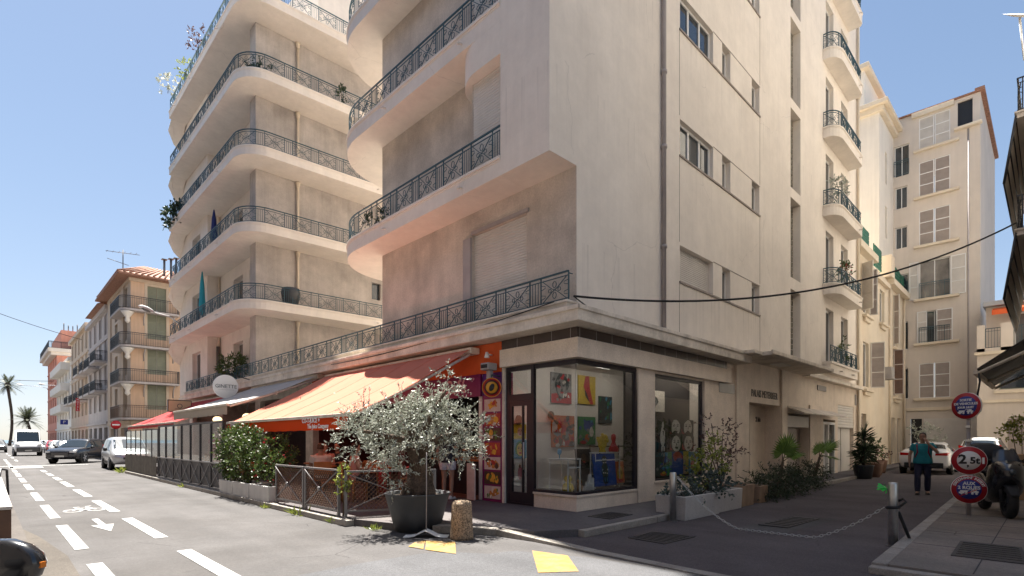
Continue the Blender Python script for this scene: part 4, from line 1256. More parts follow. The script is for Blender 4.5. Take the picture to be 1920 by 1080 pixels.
H1 = far_block('apartment_building', 'lilac grey block with small iron balconies beyond the peach corner house', 57.4, 72, 14.6, 4, 'plaster_lilac', 4, 'shutter_grey',
          balc=[(1, 4.5, 6.2, 0), (1, 4.5, 9.1, 0), (5.5, 9.5, 6.2, 0), (5.5, 9.5, 8.9, 0), (10.5, 13.5, 6.2, 0), (10.5, 13.5, 9.0, 0)], bal_m='plaster_lilac')
mb = MB(); mb.ext([(-.9, 57.4, 14.6), (1.5, 57.4, 15.8), (1.5, 57.4, 14.6)], (0, 9, 0)); mb.build('roof', 'rooftile', H1)
H2 = far_block('apartment_building', 'buff block with green shutters between the lilac grey block and the white balconies', 72, 90, 15.2, 4, 'plaster_buff', 5, 'shutter_grey',
          balc=[(1, 4.5, 6.0, 0), (6, 10, 6.0, 0), (11.5, 16, 6.1, 0), (1, 5, 9.0, 0)], bal_m='plaster_grey')
H3 = far_block('apartment_building', 'white block with solid white balconies just before the pink tower', 90, 112, 13.2, 3, 'plaster_white', 5, 'shutter_white',
          balc=[(2, 20, 5.6, 1), (2, 20, 8.6, 1), (2, 20, 11.6, 1)])
J = far_block('apartment_building', 'tall pink tower with a bracketed top balcony at the sea end of the street', 112, 131, 17.0, 5, 'plaster_pink', 5, 'shutter_grey')
mb = MB(); mb.box(-1.2, 9.5, 110.8, 131, 16.4, 17.0); mb.box(-.8, 9.2, 111.2, 131, 15.9, 16.4); mb.build('cornice', 'plaster_grey', J)
railing(J, [(9.4, 110.9), (-1.1, 110.9), (-1.1, 131)][::-1], 17.0, 1.1, 1.2, .03, 'iron_black', bars_only=True)
mb = MB(); mb.box(.6, 9.2, 112.6, 131, 17.0, 20.4); mb.build('attic', 'plaster_pink', J)
mb = MB(); mb.box(4, 6, 112.5, 112.6, 17.1, 19.6); mb.build('attic_window', 'plaster_buff', J)
mb = MB()
for i in range(14): mb.tube([(1 + .6 * i, 113, 20.4), (1 + .6 * i, 113, 21.4 + .3 * (i % 3 == 0))], .08, 5)
mb.build('chimney_pipe', 'steel_dark', J)

L1 = thing('apartment_building', 'long cream block along the left pavement, opposite the corner café', 'building', (-18, 15, 0))
mb = MB()
lw = [(2 + 3.2 * i, 3.3 + 3.2 * i, 4.4 + 3.1 * k, 6.6 + 3.1 * k) for i in range(26) for k in range(4)]
facade(mb, (-13.5, -26, 0), FY, (1, 0, 0), 86, 17, lw, .2)
mb.quad((-13.5, -26, 17), (-25, -26, 17), (-25, 60, 17), (-13.5, 60, 17)); mb.quad((-13.5, -26, 0), (-25, -26, 0), (-25, -26, 17), (-13.5, -26, 17)); mb.quad((-13.5, 60, 0), (-25, 60, 0), (-25, 60, 17), (-13.5, 60, 17))
mb.build('wall', 'plaster_lilac', L1)
mb = MB()
for a, b, c, d in lw: mb.box(-13.7, -13.65, -26 + a, -26 + b, c, d)
mb.build('window_row', 'pane', L1)
# ================================================================== awnings
def cloth_mat(name, col, tr=.35, var=.06):
    m = mat(name, col, .85, spec=.1, var=var, vscale=2.5)
    nt = m.node_tree; b = nt.nodes['Principled BSDF']; o = nt.nodes['Material Output']
    t = _n(nt, 'ShaderNodeBsdfTranslucent'); t.inputs[0].default_value = (*col, 1)
    ms = _n(nt, 'ShaderNodeMixShader'); ms.inputs[0].default_value = tr
    nt.links.new(b.outputs[0], ms.inputs[1]); nt.links.new(t.outputs[0], ms.inputs[2]); nt.links.new(ms.outputs[0], o.inputs[0])
    return m
M['cloth_salmon'] = cloth_mat('cloth_salmon', (.74, .265, .18), .25)
M['cloth_orange'] = cloth_mat('cloth_orange', (.80, .11, .025), .5)
M['cloth_white'] = cloth_mat('cloth_white', (.62, .61, .60), .3)
M['cloth_grey'] = cloth_mat('cloth_grey', (.50, .44, .37), .3)
M['cloth_red'] = cloth_mat('cloth_red', (.60, .10, .10), .3)

def awning(name, label, y0, y1, xb, zb, xf, zf, top, val, vh, arms='white', yskew=0., sag=.06, cassette=True, wave=True):
    t = thing(name, label, 'awning', ((xb + xf) / 2, (y0 + y1) / 2, zf))
    mb = MB(); n = 24; m = 10
    vs = []
    for i in range(n + 1):
        for j in range(m + 1):
            s = j / m; y = y0 + (y1 - y0) * i / n + yskew * s
            x = xb + (xf - xb) * s
            z = zb + (zf - zb) * s - sag * math.sin(math.pi * s) - .02 * math.sin(i * 1.7 + s * 2) * math.sin(math.pi * s)
            vs.append((x, y, z))
    mb.add(vs, [(i * (m + 1) + j, (i + 1) * (m + 1) + j, (i + 1) * (m + 1) + j + 1, i * (m + 1) + j + 1) for i in range(n) for j in range(m)], 0, True)
    for k in range(1, max(2, int((y1 - y0) / 1.2))):
        i = round(n * k / max(2, int((y1 - y0) / 1.2)))
        mb.tube([Vector(vs[i * (m + 1) + j]) + Vector((0, 0, .002)) for j in range(m + 1)], .003, 4, 1, False)
    mb.build('canopy', [top, val], t, recalc=False)
    mb = MB(); vs = []
    N_ = 60
    for i in range(N_ + 1):
        y = y0 + yskew + (y1 - y0) * i / N_
        w_ = .012 * math.sin(i * .9) + .006 * math.sin(i * 2.3)
        vs += [(xf - .035, y, zf - .03), (xf - .035 + w_ * .5, y, zf - .03 - vh * .5), (xf - .035 + w_, y, zf - .03 - vh - .006 * math.sin(i * 1.3))]
    mb.add(vs, [(3 * i + k, 3 * i + 3 + k, 3 * i + 4 + k, 3 * i + 1 + k) for i in range(N_) for k in range(2)], 0, True)
    v = mb.build('valence', val, t, recalc=False)
    mb = MB(); mb.box(xf - .06, xf + .03, y0 + yskew - .02, y1 + yskew + .02, zf - .04, zf + .03); mb.build('front_bar', arms, t, bevel=.01)
    for k, y in enumerate((y0 + .06, (y0 + y1) / 2, y1 - .06)):
        mb = MB()
        e = Vector((xf + .05, y + yskew, zf - .05)); b = Vector((xb + .02, y, zb - .12)); el = b.lerp(e, .5) + Vector((0, 0, -.03))
        mb.tube([b, el, e], .035, 6); mb.lathe([(.05, -.06), (.05, .06)], el, 8)
        mb.build('arm', arms, t)
    if cassette:
        mb = MB(); mb.box(xb - .02, -.08, y0 - .02, y1 + .02, zb - .1, zb + .05); mb.build('cassette', arms, t, bevel=.02)
    return t, v
AW1, v1 = awning('shop_awning', 'big awning of faded orange cloth with an orange valence, over the café terrace', 2.85, 10.35, -.34, 3.66, -3.2, 2.06, 'cloth_salmon', 'cloth_orange', .27, 'trim', .35)
for s_, yy, zz, sz in (('CO-T-JUICE +', 4.85, 1.975, .15), ('The Juice Company', 4.5, 1.845, .13), ('GOURMET', 10.0, 1.965, .13), ('Terrasse ombragée', 9.55, 1.855, .11)):
    text(s_, sz, 'white', v1, frame_matrix((-3.262, yy, zz), (0, -1, 0), NX), 'lettering', .002, bold=.004)
mb = MB()
mb.add([(-.36, 2.86, 3.6), (-3.1, 3.2, 2.02), (-3.1, 3.2, 1.98), (-.36, 2.86, 3.2)], [(0, 1, 2, 3)])
AW2, v2 = awning('shop_awning', 'white awning with a plain beige valence, beside the GINETTE disc', 10.9, 17.3, -.34, 3.74, -3.2, 2.62, 'cloth_white', 'cloth_grey', .27, 'trim', -.2)
AW3, v3 = awning('shop_awning', 'faded red awning, farthest of the three along the terrace', 17.6, 27.2, -.34, 3.6, -3.1, 2.25, 'cloth_red', 'cloth_red', .12, 'trim', 0)
M['cloth_black'] = mat('cloth_black', (.035, .028, .026), .8)
t = thing('shop_awning', 'dark brown awning on pale arms reaching in from the right edge', 'awning', (12, -6, 3.5))
mb = MB(); mb.ext([(10.5, -5.2, 3.42), (10.5, -5.2, 3.46), (10.5, -6.95, 4.75), (10.5, -6.95, 4.7)], (6, 0, 0)); mb.build('canopy', 'cloth_black', t)
mb = MB(); mb.box(10.45, 16.5, -5.22, -5.12, 3.3, 3.42); mb.build('front_bar', 'trim', t, bevel=.02)
for x in (10.5, 13.5, 16.4):
    mb = MB(); mb.tube([(x, -5.2, 3.32), (x, -6.1, 3.78), (x, -7.1, 4.3)], .045, 6); mb.build('arm', 'trim', t)
mb = MB(); mb.tube([(10.48, -5.24, 3.35), (10.48, -5.26, 3.1), (10.48, -5.18, 2.45)], .022, 6); mb.build('crank', 'iron_black', t)

# ================================================================== hanging signs on the street front
t = thing('disc_sign', 'round white hanging sign reading GINETTE', 'sign', (-1.4, 17, 3.7))
Xs = frame_matrix((-1.45, 16.95, 3.72), (1, 0, 0), NY)
mb = MB(); mb.lathe([(.0, -.05), (.46, -.05), (.475, -.04), (.475, .04), (.46, .05), (0, .05)], (0, 0, 0), 40, 0, Xs)
mb.build('disc', 'white', t)
M['ink_grey'] = mat('ink_grey', (.12, .13, .13), .5)
text('GINETTE', .205, 'ink_grey', t, Xs @ Matrix.Translation((0, 0, .055)), 'lettering', .003)
mb = MB(); mb.box(-.3, .3, -.135, -.13, .051, .054, 0, Xs); mb.build('underline', 'ink_grey', t)
mb = MB(); mb.tube([(-1.45, 16.95, 4.2), (-1.45, 16.95, 4.28), (-.45, 16.95, 4.05)], .018, 6); mb.build('bracket', 'iron_black', t)
t = thing('hanging_sign', 'small cream rectangular sign in a dark frame above the red awning', 'sign', (-1.5, 24.7, 3.3))
M['cream_sign'] = mat('cream_sign', (.72, .62, .36), .5)
Xs = frame_matrix((-1.35, 24.7, 3.28), (1, 0, 0), NY)
mb = MB(); mb.box(-.5, .5, -.27, .27, -.04, .04, 0, Xs); mb.build('panel', 'cream_sign', t)
mb = MB()
for a in ((-.53, .53, .27, .31), (-.53, .53, -.31, -.27), (-.53, -.5, -.27, .27), (.5, .53, -.27, .27)): mb.box(a[0], a[1], a[2], a[3], -.05, .05, 0, Xs)
mb.build('frame', 'frame_dark', t)
mb = MB(); mb.lathe([(.09, .041), (.09, .046), (.12, .046), (.12, .041)], (0, 0, 0), 14, 0, Xs, True, False); mb.box(-.2, .2, -.16, -.14, .041, .046, 0, Xs); mb.build('crest', 'ink_grey', t)
t = thing('round_sign', 'round orange and black hanging sign with a coffee bean, beside the café name', 'sign', (-.35, 2.15, 2.7))
Xs = frame_matrix((-.32, 2.15, 2.72), (.75, -.66, 0), (-.66, -.75, 0))
mb = MB(); mb.lathe([(0, -.02), (.215, -.02), (.215, .02), (0, .02)], (0, 0, 0), 32, 0, Xs); mb.build('disc', 'red', t)
M['gold'] = mat('gold', (.70, .33, .03), .45)
mb = MB(); mb.lathe([(.203, .019), (.203, .027), (.217, .027), (.217, .0)], (0, 0, 0), 32, 0, Xs, True, False); mb.build('ring', 'gold', t)
mb = MB(); mb.lathe([(.17, .0205), (.17, .025), (0, .025)], (0, 0, 0), 28, 0, Xs, True, False); mb.build('dark_ring', 'cafe_wall', t)
mb = MB(); mb.lathe([(.13, .0252), (.13, .0272), (0, .0272)], (0, 0, 0), 28, 0, Xs, True, False); mb.build('centre', 'gold', t)
mb = MB(); Y = Xs @ Matrix.Rotation(rad(-25), 4, 'Z') @ Matrix.Diagonal((.62, 1, 1, 1))
mb.lathe([(0, .028), (.09, .028), (.07, .036), (0, .04)], (0, 0, 0), 20, 0, Y); mb.build('bean', 'black', t)
mb = MB(); mb.tube([(-.02, 2.2, 3.0), (-.32, 2.15, 3.0), (-.32, 2.15, 2.93)], .014, 6); mb.build('bracket', 'iron', t)
t = thing('security_camera', 'pale boxy camera unit under the beam above the bean sign', 'camera', (-.2, 2.3, 3.15))
mb = MB(); mb.box(-.42, -.14, 2.16, 2.42, 3.12, 3.28); mb.box(-.32, -.2, 2.22, 2.34, 2.92, 3.12); mb.box(-.14, -.08, 2.24, 2.34, 3.15, 3.25); mb.build('housing', 'pipe', t, bevel=.02)
mb = MB(); mb.box(-.43, -.421, 2.19, 2.39, 3.16, 3.24); mb.build('lens', 'black', t)
t = thing('spotlight', 'small white spotlight pointing down from the orange lintel', 'lamp', (-.3, 2.35, 3.45))
mb = MB(); mb.tube([(-.08, 2.4, 3.5), (-.2, 2.4, 3.5)], .02, 6); mb.lathe([(.03, 0), (.06, -.12), (.06, -.13)], (-.24, 2.4, 3.55), 10); mb.build('spot_head', 'white', t)

# menu photographs on the pillar
M['ph_bg'] = mat('ph_bg', (.62, .50, .46), .35, var=.15, vscale=8)
FOODC = {'bun': (.55, .22, .05), 'yel': (.75, .38, .04), 'grn': (.10, .20, .03), 'red': (.45, .04, .03), 'drk': (.08, .04, .03), 'wht': (.7, .62, .55)}
for k_, c_ in FOODC.items(): M['f_' + k_] = mat('f_' + k_, c_, .4, var=.3, vscale=30)
t = thing('menu_display', 'vertical strip of seven food photographs on the purple pillar', 'menu', (-.02, 2.45, .2))
rows = [('wht', ['yel', 'bun', 'yel', 'red']), ('red', ['wht', 'bun', 'yel', 'bun']), ('drk', ['grn', 'yel', 'grn', 'wht']), ('red', ['bun', 'bun', 'yel', 'red']), ('wht', ['bun', 'red', 'bun', 'drk']), ('drk', ['yel', 'grn', 'yel', 'yel']), ('wht', ['yel', 'grn', 'bun', 'wht'])]
lab = ['photo of orange fried food on pale ground', 'photo of a filled bun', 'photo of a green salad', 'photo of grilled meat on red', 'photo of snacks on a white plate', 'photo of mango slices with a leaf', 'photo of a bowl of noodles']
for i, (bgc, fs) in enumerate(rows):
    z1 = 2.5 - .335 * i; r = random.Random(i)
    Xp = frame_matrix((-.021, 2.45, z1 - .15), (0, -1, 0), NX)
    mb = MB(); mb.box(-.27, .27, -.145, .145, 0, .012, 0, Xp)
    for q in range(16):
        cx, cy = r.uniform(-.17, .17), r.uniform(-.085, .07); a = r.uniform(.03, .09); b_ = a * r.uniform(.4, .9); rt = r.uniform(0, 3)
        pts = []
        for j in range(9):
            an = 2 * math.pi * j / 9; kx = a * math.cos(an) * r.uniform(.8, 1.1); ky = b_ * math.sin(an) * r.uniform(.8, 1.1)
            px = cx + kx * math.cos(rt) - ky * math.sin(rt); py = cy + kx * math.sin(rt) + ky * math.cos(rt)
            pts.append((max(-.265, min(.265, px)), max(-.14, min(.14, py))))
        mb.add([Xp @ Vector((p[0], p[1], .0125 + .0004 * q)) for p in pts], [tuple(range(9))], 1 + q % 4)
    o = mb.build('food_photo', ['ph_bg' if bgc == 'wht' else 'f_' + bgc] + ['f_' + f for f in fs], t, recalc=False)
    o['label'] = lab[i]

# ================================================================== terrace screens and fences along the kerb
M['fence_dark'] = mat('fence_dark', (.045, .04, .042), .5, var=.15, vscale=3)
M['fence_grey'] = mat('fence_grey', (.20, .19, .19), .4, metal=.3)
M['fence_panel'] = mat('fence_panel', (.075, .068, .068), .6, var=.2, vscale=4)
t = thing('terrace_screen', 'glass terrace screen with black posts over dark crossed panels, below the white awning', 'screen', (-3.6, 13.8, .1))
ys = [9.8 + (17.7 - 9.8) * i / 7 for i in range(8)]
for y in ys:
    mb = MB(); mb.box(-3.63, -3.57, y - .03, y + .03, .1, 2.04); mb.build('post', 'fence_dark', t)
mb = MB(); mb.box(-3.63, -3.57, 9.77, 17.73, 2.04, 2.1); mb.box(-3.65, -3.55, 9.77, 17.73, .86, .9, 1); mb.build('rail', ['fence_dark', 'fence_grey'], t)
for a, b in zip(ys[:-1], ys[1:]):
    mb = MB(); mb.box(-3.605, -3.595, a + .031, b - .031, .905, 2.035); mb.build('glass_pane', 'glass', t)
    mb = MB(); mb.box(-3.6, -3.58, a + .031, b - .031, .16, .855, 0)
    for (p, q) in (((-3.63, a + .05, .17), (-3.63, b - .05, .84)), ((-3.635, a + .05, .84), (-3.635, b - .05, .17))): mb.tube([p, q], .014, 4, 1, True, False)
    mb.box(-3.64, -3.6, a + .031, b - .031, .12, .155, 1)
    mb.build('lower_panel', ['fence_panel', 'fence_grey'], t)
t = thing('terrace_screen', 'slim framed glass screen over a weathered picket panel, below the red awning', 'screen', (-3.6, 21.2, .1))
ys = [17.9 + (24.5 - 17.9) * i / 6 for i in range(7)]
for y in ys:
    mb = MB(); mb.box(-3.62, -3.58, y - .02, y + .02, .1, 1.98); mb.build('post', 'fence_dark', t)
for a, b in zip(ys[:-1], ys[1:]):
    mb = MB(); mb.box(-3.605, -3.597, a + .021, b - .021, .85, 1.95); mb.build('glass_pane', 'glass', t)
M['picket'] = mat('picket', (.17, .15, .12), .7, var=.35, vscale=6, streak=.3)
mb = MB()
for i in range(46):
    y = 17.95 + .143 * i; mb.box(-3.66, -3.63, y, y + .1, .12, .84 + .02 * (i % 3))
mb.box(-3.628, -3.6, 17.9, 24.5, .3, .36); mb.box(-3.628, -3.6, 17.9, 24.5, .66, .72)
mb.build('picket_panel', 'picket', t)

def lattice(label, a, b, h=.86, z=.1, group='low crossed fence panels round the café terrace', leafy=True):
    a = Vector((*a, 0)); b = Vector((*b, 0)); L_ = (b - a).length; u = (b - a).normalized(); n = Vector((u.y, -u.x, 0))
    if n.x > 0: n = -n
    t = thing('fence_panel', label, 'fence', (a.x, a.y, z), 0, group)
    X = frame_matrix((a.x, a.y, z), u, n)
    W = lambda p, q, d=0: X @ Vector((p, q, d))
    for s in (.025, L_ - .025):
        mb = MB(); mb.box(s - .025, s + .025, 0, h, -.025, .025, 0, X); mb.build('post', 'fence_grey', t)
    mb = MB(); mb.box(0, L_, h, h + .035, -.03, .03, 0, X); mb.box(.05, L_ - .05, .1, .135, -.02, .02, 0, X); mb.build('rail', 'fence_grey', t)
    mb = MB(); mb.tube([W(.05, .14, .03), W(L_ - .05, h - .02, .03)], .014, 4, 0, True, False); mb.tube([W(.05, h - .02, .04), W(L_ - .05, .14, .04)], .014, 4, 0, True, False)
    mb.lathe([(.0, .02), (.045, .02), (.045, .05), (0, .055)], (0, 0, 0), 10, 0, X @ Matrix.Translation((L_ / 2, h / 2 + .06, .02)))
    mb.build('brace', 'fence_grey', t)
    mb = MB(); st = .085; k = int((L_ + h) / st)
    for i in range(k):
        c = i * st
        p0 = (max(0.05, c - (h - .16)), .14 + min(h - .16, c - .05) if c - .05 < h - .16 else h - .02); 
        x0 = max(.05, c - (h - .16)); y0 = .14 + (c - x0); x1 = min(L_ - .05, c); y1 = .14 + (c - x1)
        if x1 > x0: mb.tube([W(x0, y0, 0), W(x1, y1, 0)], .007, 4, 0, False, False); mb.tube([W(L_ - x0, y0, .008), W(L_ - x1, y1, .008)], .007, 4, 0, False, False)
    mb.build('lattice', 'wood_dark', t, recalc=False)
    return t
lattice('crossed lattice fence panel next to the white planters', (-3.62, 5.85), (-3.62, 4.35))
lattice('crossed lattice fence panel in the middle, between the planters and the olive tree', (-3.62, 4.28), (-3.62, 2.78))
lattice('wide crossed lattice fence panel running in behind the olive pot', (-3.6, 2.62), (-2.0, 1.95), .84)

# ================================================================== planters, hedge, olive tree
def trough(label, x0, x1, y0, y1, z0, z1, m='concrete', group=None, flare=.02):
    mb = MB(); t_ = .05
    o = [(x0, y0), (x1, y0), (x1, y1), (x0, y1)]
    e = [(x0 - flare, y0 - flare), (x1 + flare, y0 - flare), (x1 + flare, y1 + flare), (x0 - flare, y1 + flare)]
    i_ = [(x0 + t_, y0 + t_), (x1 - t_, y0 + t_), (x1 - t_, y1 - t_), (x0 + t_, y1 - t_)]
    vs = [(*p, z0) for p in o] + [(*p, z1) for p in e] + [(*p, z1) for p in i_] + [(*p, z1 - .06) for p in i_]
    fs = [(3, 2, 1, 0)] + [(i, (i + 1) % 4, 4 + (i + 1) % 4, 4 + i) for i in range(4)] + [(4 + i, 4 + (i + 1) % 4, 8 + (i + 1) % 4, 8 + i) for i in range(4)] + [(8 + i, 8 + (i + 1) % 4, 12 + (i + 1) % 4, 12 + i) for i in range(4)]
    mb.add(vs, fs); mb.add([vs[12], vs[13], vs[14], vs[15]], [(0, 1, 2, 3)], 1)
    t = thing('planter', label, 'planter', ((x0 + x1) / 2, (y0 + y1) / 2, z0), 0, group)
    mb2 = MB(); mb2.add(vs, fs); mb2.build('trough', m, t, bevel=.012)
    mb2 = MB(); mb2.add([vs[12], vs[13], vs[14], vs[15]], [(0, 1, 2, 3)]); mb2.build('soil', 'soil', t)
    return t
M['soil'] = mat('soil', (.04, .03, .02), .95, var=.3, vscale=30)
M['planter_white'] = mat('planter_white', (.62, .60, .57), .75, var=.08, vscale=3, streak=.12, bump=.15)
gp = 'white planter boxes along the kerb'
trough('white planter box, farthest of the three by the glass screen', -3.72, -3.2, 8.62, 9.7, .02, .45, 'planter_white', gp)
trough('white planter box, middle one of the three along the kerb', -3.72, -3.2, 7.36, 8.56, .02, .46, 'planter_white', gp)
trough('white planter box, nearest of the three, next to the lattice fence', -3.72, -3.2, 6.05, 7.3, .02, .47, 'planter_white', gp)

def leaf_quad(mb, p, d, n, l, w, m=0, bend=.0):
    d = d.normalized(); s = d.cross(n)
    if s.length < 1e-4: s = d.orthogonal()
    s.normalize(); nn = s.cross(d)
    mb.add([p, p + d * l * .45 + s * w + nn * bend * l, p + d * l, p + d * l * .45 - s * w + nn * bend * l], [(0, 1, 2, 3)], m)
def rdir(r):
    while True:
        v = Vector((r.uniform(-1, 1), r.uniform(-1, 1), r.uniform(-1, 1)))
        if .05 < v.length < 1: return v.normalized()
def crown(lobes, twigs, leaves, l, w, seed, mb, mt=None, droop=0., tw_len=(.12, .3), mats=1, out=.6, tr=.004):
    r = random.Random(seed)
    for (c, R) in lobes:
        c = Vector(c); R = Vector(R) if not isinstance(R, (int, float)) else Vector((R, R, R))
        k = int(twigs * (R.x * R.y * R.z) ** (2 / 3))
        for _ in range(k):
            d0 = rdir(r); rr = r.uniform(.35, 1.0) ** .5
            p = c + Vector((d0.x * R.x, d0.y * R.y, d0.z * R.z)) * rr
            d = (d0 * out + rdir(r) * .7 + Vector((0, 0, .25 - droop))).normalized()
            L_ = r.uniform(*tw_len); mi = r.randrange(mats)
            q = p + d * L_ * .5 + Vector((0, 0, -.1 * L_ * droop)); e = q + (d + Vector((0, 0, -droop * .6))) * L_ * .5
            if mt is not None: mt.tube([p, q, e], [tr, tr * .7, tr * .3], 3, 0, False)
            for i in range(leaves):
                t_ = (i + .6) / leaves
                b = p.lerp(q, t_ * 2) if t_ < .5 else q.lerp(e, t_ * 2 - 1)
                dd = (d * .8 + rdir(r) * .9).normalized()
                leaf_quad(mb, b, dd, rdir(r), l * r.uniform(.7, 1.2), w * r.uniform(.8, 1.2), mi, r.uniform(-.08, .08))
M['leaf_olive'] = leaf_mat('leaf_olive', (.60, .62, .54), (.27, .30, .23), .4, .15)
M['leaf_hedge'] = leaf_mat('leaf_hedge', (.11, .16, .035), (.035, .065, .015), .35, .25)
M['leaf_yellow'] = leaf_mat('leaf_yellow', (.34, .36, .07), (.14, .20, .03), .45, .3)
M['leaf_dark'] = leaf_mat('leaf_dark', (.05, .085, .038), (.02, .038, .018), .5, .25)
M['leaf_blue'] = leaf_mat('leaf_blue', (.10, .14, .12), (.05, .075, .065), .5, .2)
M['leaf_maple'] = leaf_mat('leaf_maple', (.16, .09, .075), (.07, .035, .035), .5, .25)
M['leaf_palm'] = leaf_mat('leaf_palm', (.20, .32, .07), (.10, .18, .035), .4, .25)
M['flower_white'] = leaf_mat('flower_white', (.75, .72, .66), (.6, .56, .5), .6, .3)
M['flower_red'] = leaf_mat('flower_red', (.5, .03, .03), (.35, .02, .04), .6, .3)
M['bark_olive'] = mat('bark_olive', (.115, .078, .054), .9, var=.5, vscale=7, fine=.4, fscale=30, streak=.25, bump=1., bscale=14)
M['bark'] = mat('bark', (.09, .06, .04), .9, var=.3, vscale=6, bump=.6, bscale=30)

def shrub(label, lobes, seed, lm, twigs=300, leaves=9, l=.06, w=.018, name='shrub', cat='shrub', group=None, stems=None, extra=None, **k):
    c = sum((Vector(q[0]) for q in lobes), Vector()) / len(lobes)
    base = Vector((c.x, c.y, stems if stems is not None else c.z))
    t = thing(name, label, cat, base, 0, group)
    mb = MB(); mt = MB()
    crown(lobes, twigs, leaves, l, w, seed, mb, mt, **k)
    for (q, R) in lobes:
        mt.tube([base, Vector(q) * .5 + base * .5 + Vector((.03, .02, 0)), Vector(q)], [.018, .013, .008], 5)
    mb.build('foliage', lm, t, recalc=False); mt.build('stem', 'bark', t, recalc=False)
    if extra:
        em, n = extra; r = random.Random(seed + 5); mb = MB()
        for _ in range(n):
            q, R = r.choice(lobes); R = Vector(R) if not isinstance(R, (int, float)) else Vector((R, R, R)); d = rdir(r)
            p = Vector(q) + Vector((d.x * R.x, d.y * R.y, d.z * R.z)) * 1.08
            for j in range(5): leaf_quad(mb, p, rdir(r), rdir(r), .035, .014)
        mb.build('flowers', em, t, recalc=False)
    return t
gh_ = 'flowering hedge shrubs in the white planters'
shrub('tall flowering hedge shrub beside the glass screen', [((-3.45, 9.3, 1.0), (.36, .5, .55)), ((-3.4, 9.0, 1.5), (.34, .5, .4)), ((-3.5, 9.6, 1.4), (.3, .35, .4))], 3, 'leaf_hedge', 640, 9, .075, .024, stems=.4, group=gh_, extra=('flower_white', 60))
shrub('broad glossy hedge shrub in the middle white planter', [((-3.45, 8.1, .95), (.36, .55, .5)), ((-3.4, 7.7, 1.4), (.36, .5, .42)), ((-3.5, 8.4, 1.5), (.3, .4, .35))], 4, 'leaf_hedge', 640, 9, .075, .024, stems=.4, group=gh_, extra=('flower_white', 70))
shrub('darker hedge shrub with red flowers, nearest the lattice fence', [((-3.35, 7.0, .85), (.34, .5, .4)), ((-3.3, 6.7, 1.25), (.34, .45, .38)), ((-3.3, 6.3, .9), (.28, .3, .35))], 5, 'leaf_hedge', 560, 9, .07, .022, stems=.4, group=gh_, extra=('flower_red', 50))

# the olive tree
cr = Vector((.713, -.701, 0))      # to the right in the view
cd = Vector((.701, .713, 0))       # away
OB = Vector((-3.05, 1.05, 0))
t = thing('plant_pot', 'big dark grey round pot under the olive tree', 'pot', OB)
M['pot_grey'] = mat('pot_grey', (.055, .058, .062), .55, var=.2, vscale=3)
mb = MB(); mb.lathe([(.36, .0), (.38, .0), (.47, .32), (.55, .62), (.57, .64), (.55, .65), (.51, .64), (.5, .58), (.0, .58)], OB, 40); mb.build('pot_body', 'pot_grey', t)
mb = MB(); mb.lathe([(0, .585), (.5, .585), (.5, .59), (0, .60)], OB, 30); mb.build('soil', 'soil', t)
t = thing('olive_tree', 'silvery olive tree with a thick gnarled trunk in the dark pot', 'tree', OB + Vector((0, 0, .58)))
mb = MB()
r = random.Random(21)
def gnarl(pts, rads, n=14, seed=0):
    rr = random.Random(seed); rings = []
    ph = [rr.uniform(0, 6) for _ in range(4)]
    P = [Vector(p) for p in pts]
    # resample
    out = []
    for i in range(len(P) - 1):
        for j in range(5): out.append((P[i].lerp(P[i + 1], j / 5), rads[i] + (rads[i + 1] - rads[i]) * j / 5))
    out.append((P[-1], rads[-1]))
    for i, (p, rad_) in enumerate(out):
        tv = (out[min(i + 1, len(out) - 1)][0] - out[max(i - 1, 0)][0]).normalized()
        a = tv.orthogonal().normalized() if i == 0 else (a_prev - tv * a_prev.dot(tv)).normalized()
        a_prev = a; b = tv.cross(a)
        ring_ = []
        for j in range(n):
            an = 2 * math.pi * j / n
            k = 1 + .18 * math.sin(3 * an + ph[0] + i * .25) + .15 * math.sin(5 * an + ph[1] - i * .4) + .10 * math.sin(2 * an + ph[2] + i * .6) + .07 * math.sin(8 * an + ph[3] + i * .3)
            ring_.append(p + (a * math.cos(an) + b * math.sin(an)) * rad_ * k)
        rings.append(ring_)
    mb.loft(rings)
O3 = OB
def V(lat, z, dep=0): return O3 + cr * lat + cd * dep + Vector((0, 0, z))
gnarl([V(.02, .55), V(.03, .68), V(.05, .9), V(.02, 1.15), V(-.02, 1.4)], [.29, .25, .18, .15, .16], 30, 1)
gnarl([V(.16, .55, .05), V(.13, .75, .03), V(.08, .95, 0)], [.16, .13, .09], 12, 5)
gnarl([V(-.15, .55, -.05), V(-.08, .8, 0), V(0, 1.0, .02)], [.15, .11, .08], 12, 6)
limbs = [[V(-.04, 1.36), V(-.2, 1.55, -.1), V(-.5, 1.62, -.25), V(-.85, 1.7, -.3)], [V(-.03, 1.36), V(-.1, 1.7, .1), V(-.2, 2.0, .2), V(-.35, 2.15, .15)], [V(.02, 1.36), V(.12, 1.7, 0), V(.3, 2.05, -.1), V(.5, 2.4, -.1)], [V(.05, 1.34), V(.3, 1.55, .15), V(.6, 1.65, .25), V(.95, 1.75, .2)], [V(-.05, 1.3), V(-.2, 1.4, .2), V(-.35, 1.45, .35)], [V(.05, 1.3), V(.2, 1.5, -.2), V(.45, 1.6, -.4)]]
for i, lm in enumerate(limbs): gnarl(lm, [.12, .07, .045, .02][:len(lm)] if len(lm) == 4 else [.09, .05, .02], 9, 10 + i)
mb.build('trunk', 'bark_olive', t)
mb = MB(); mt = MB()
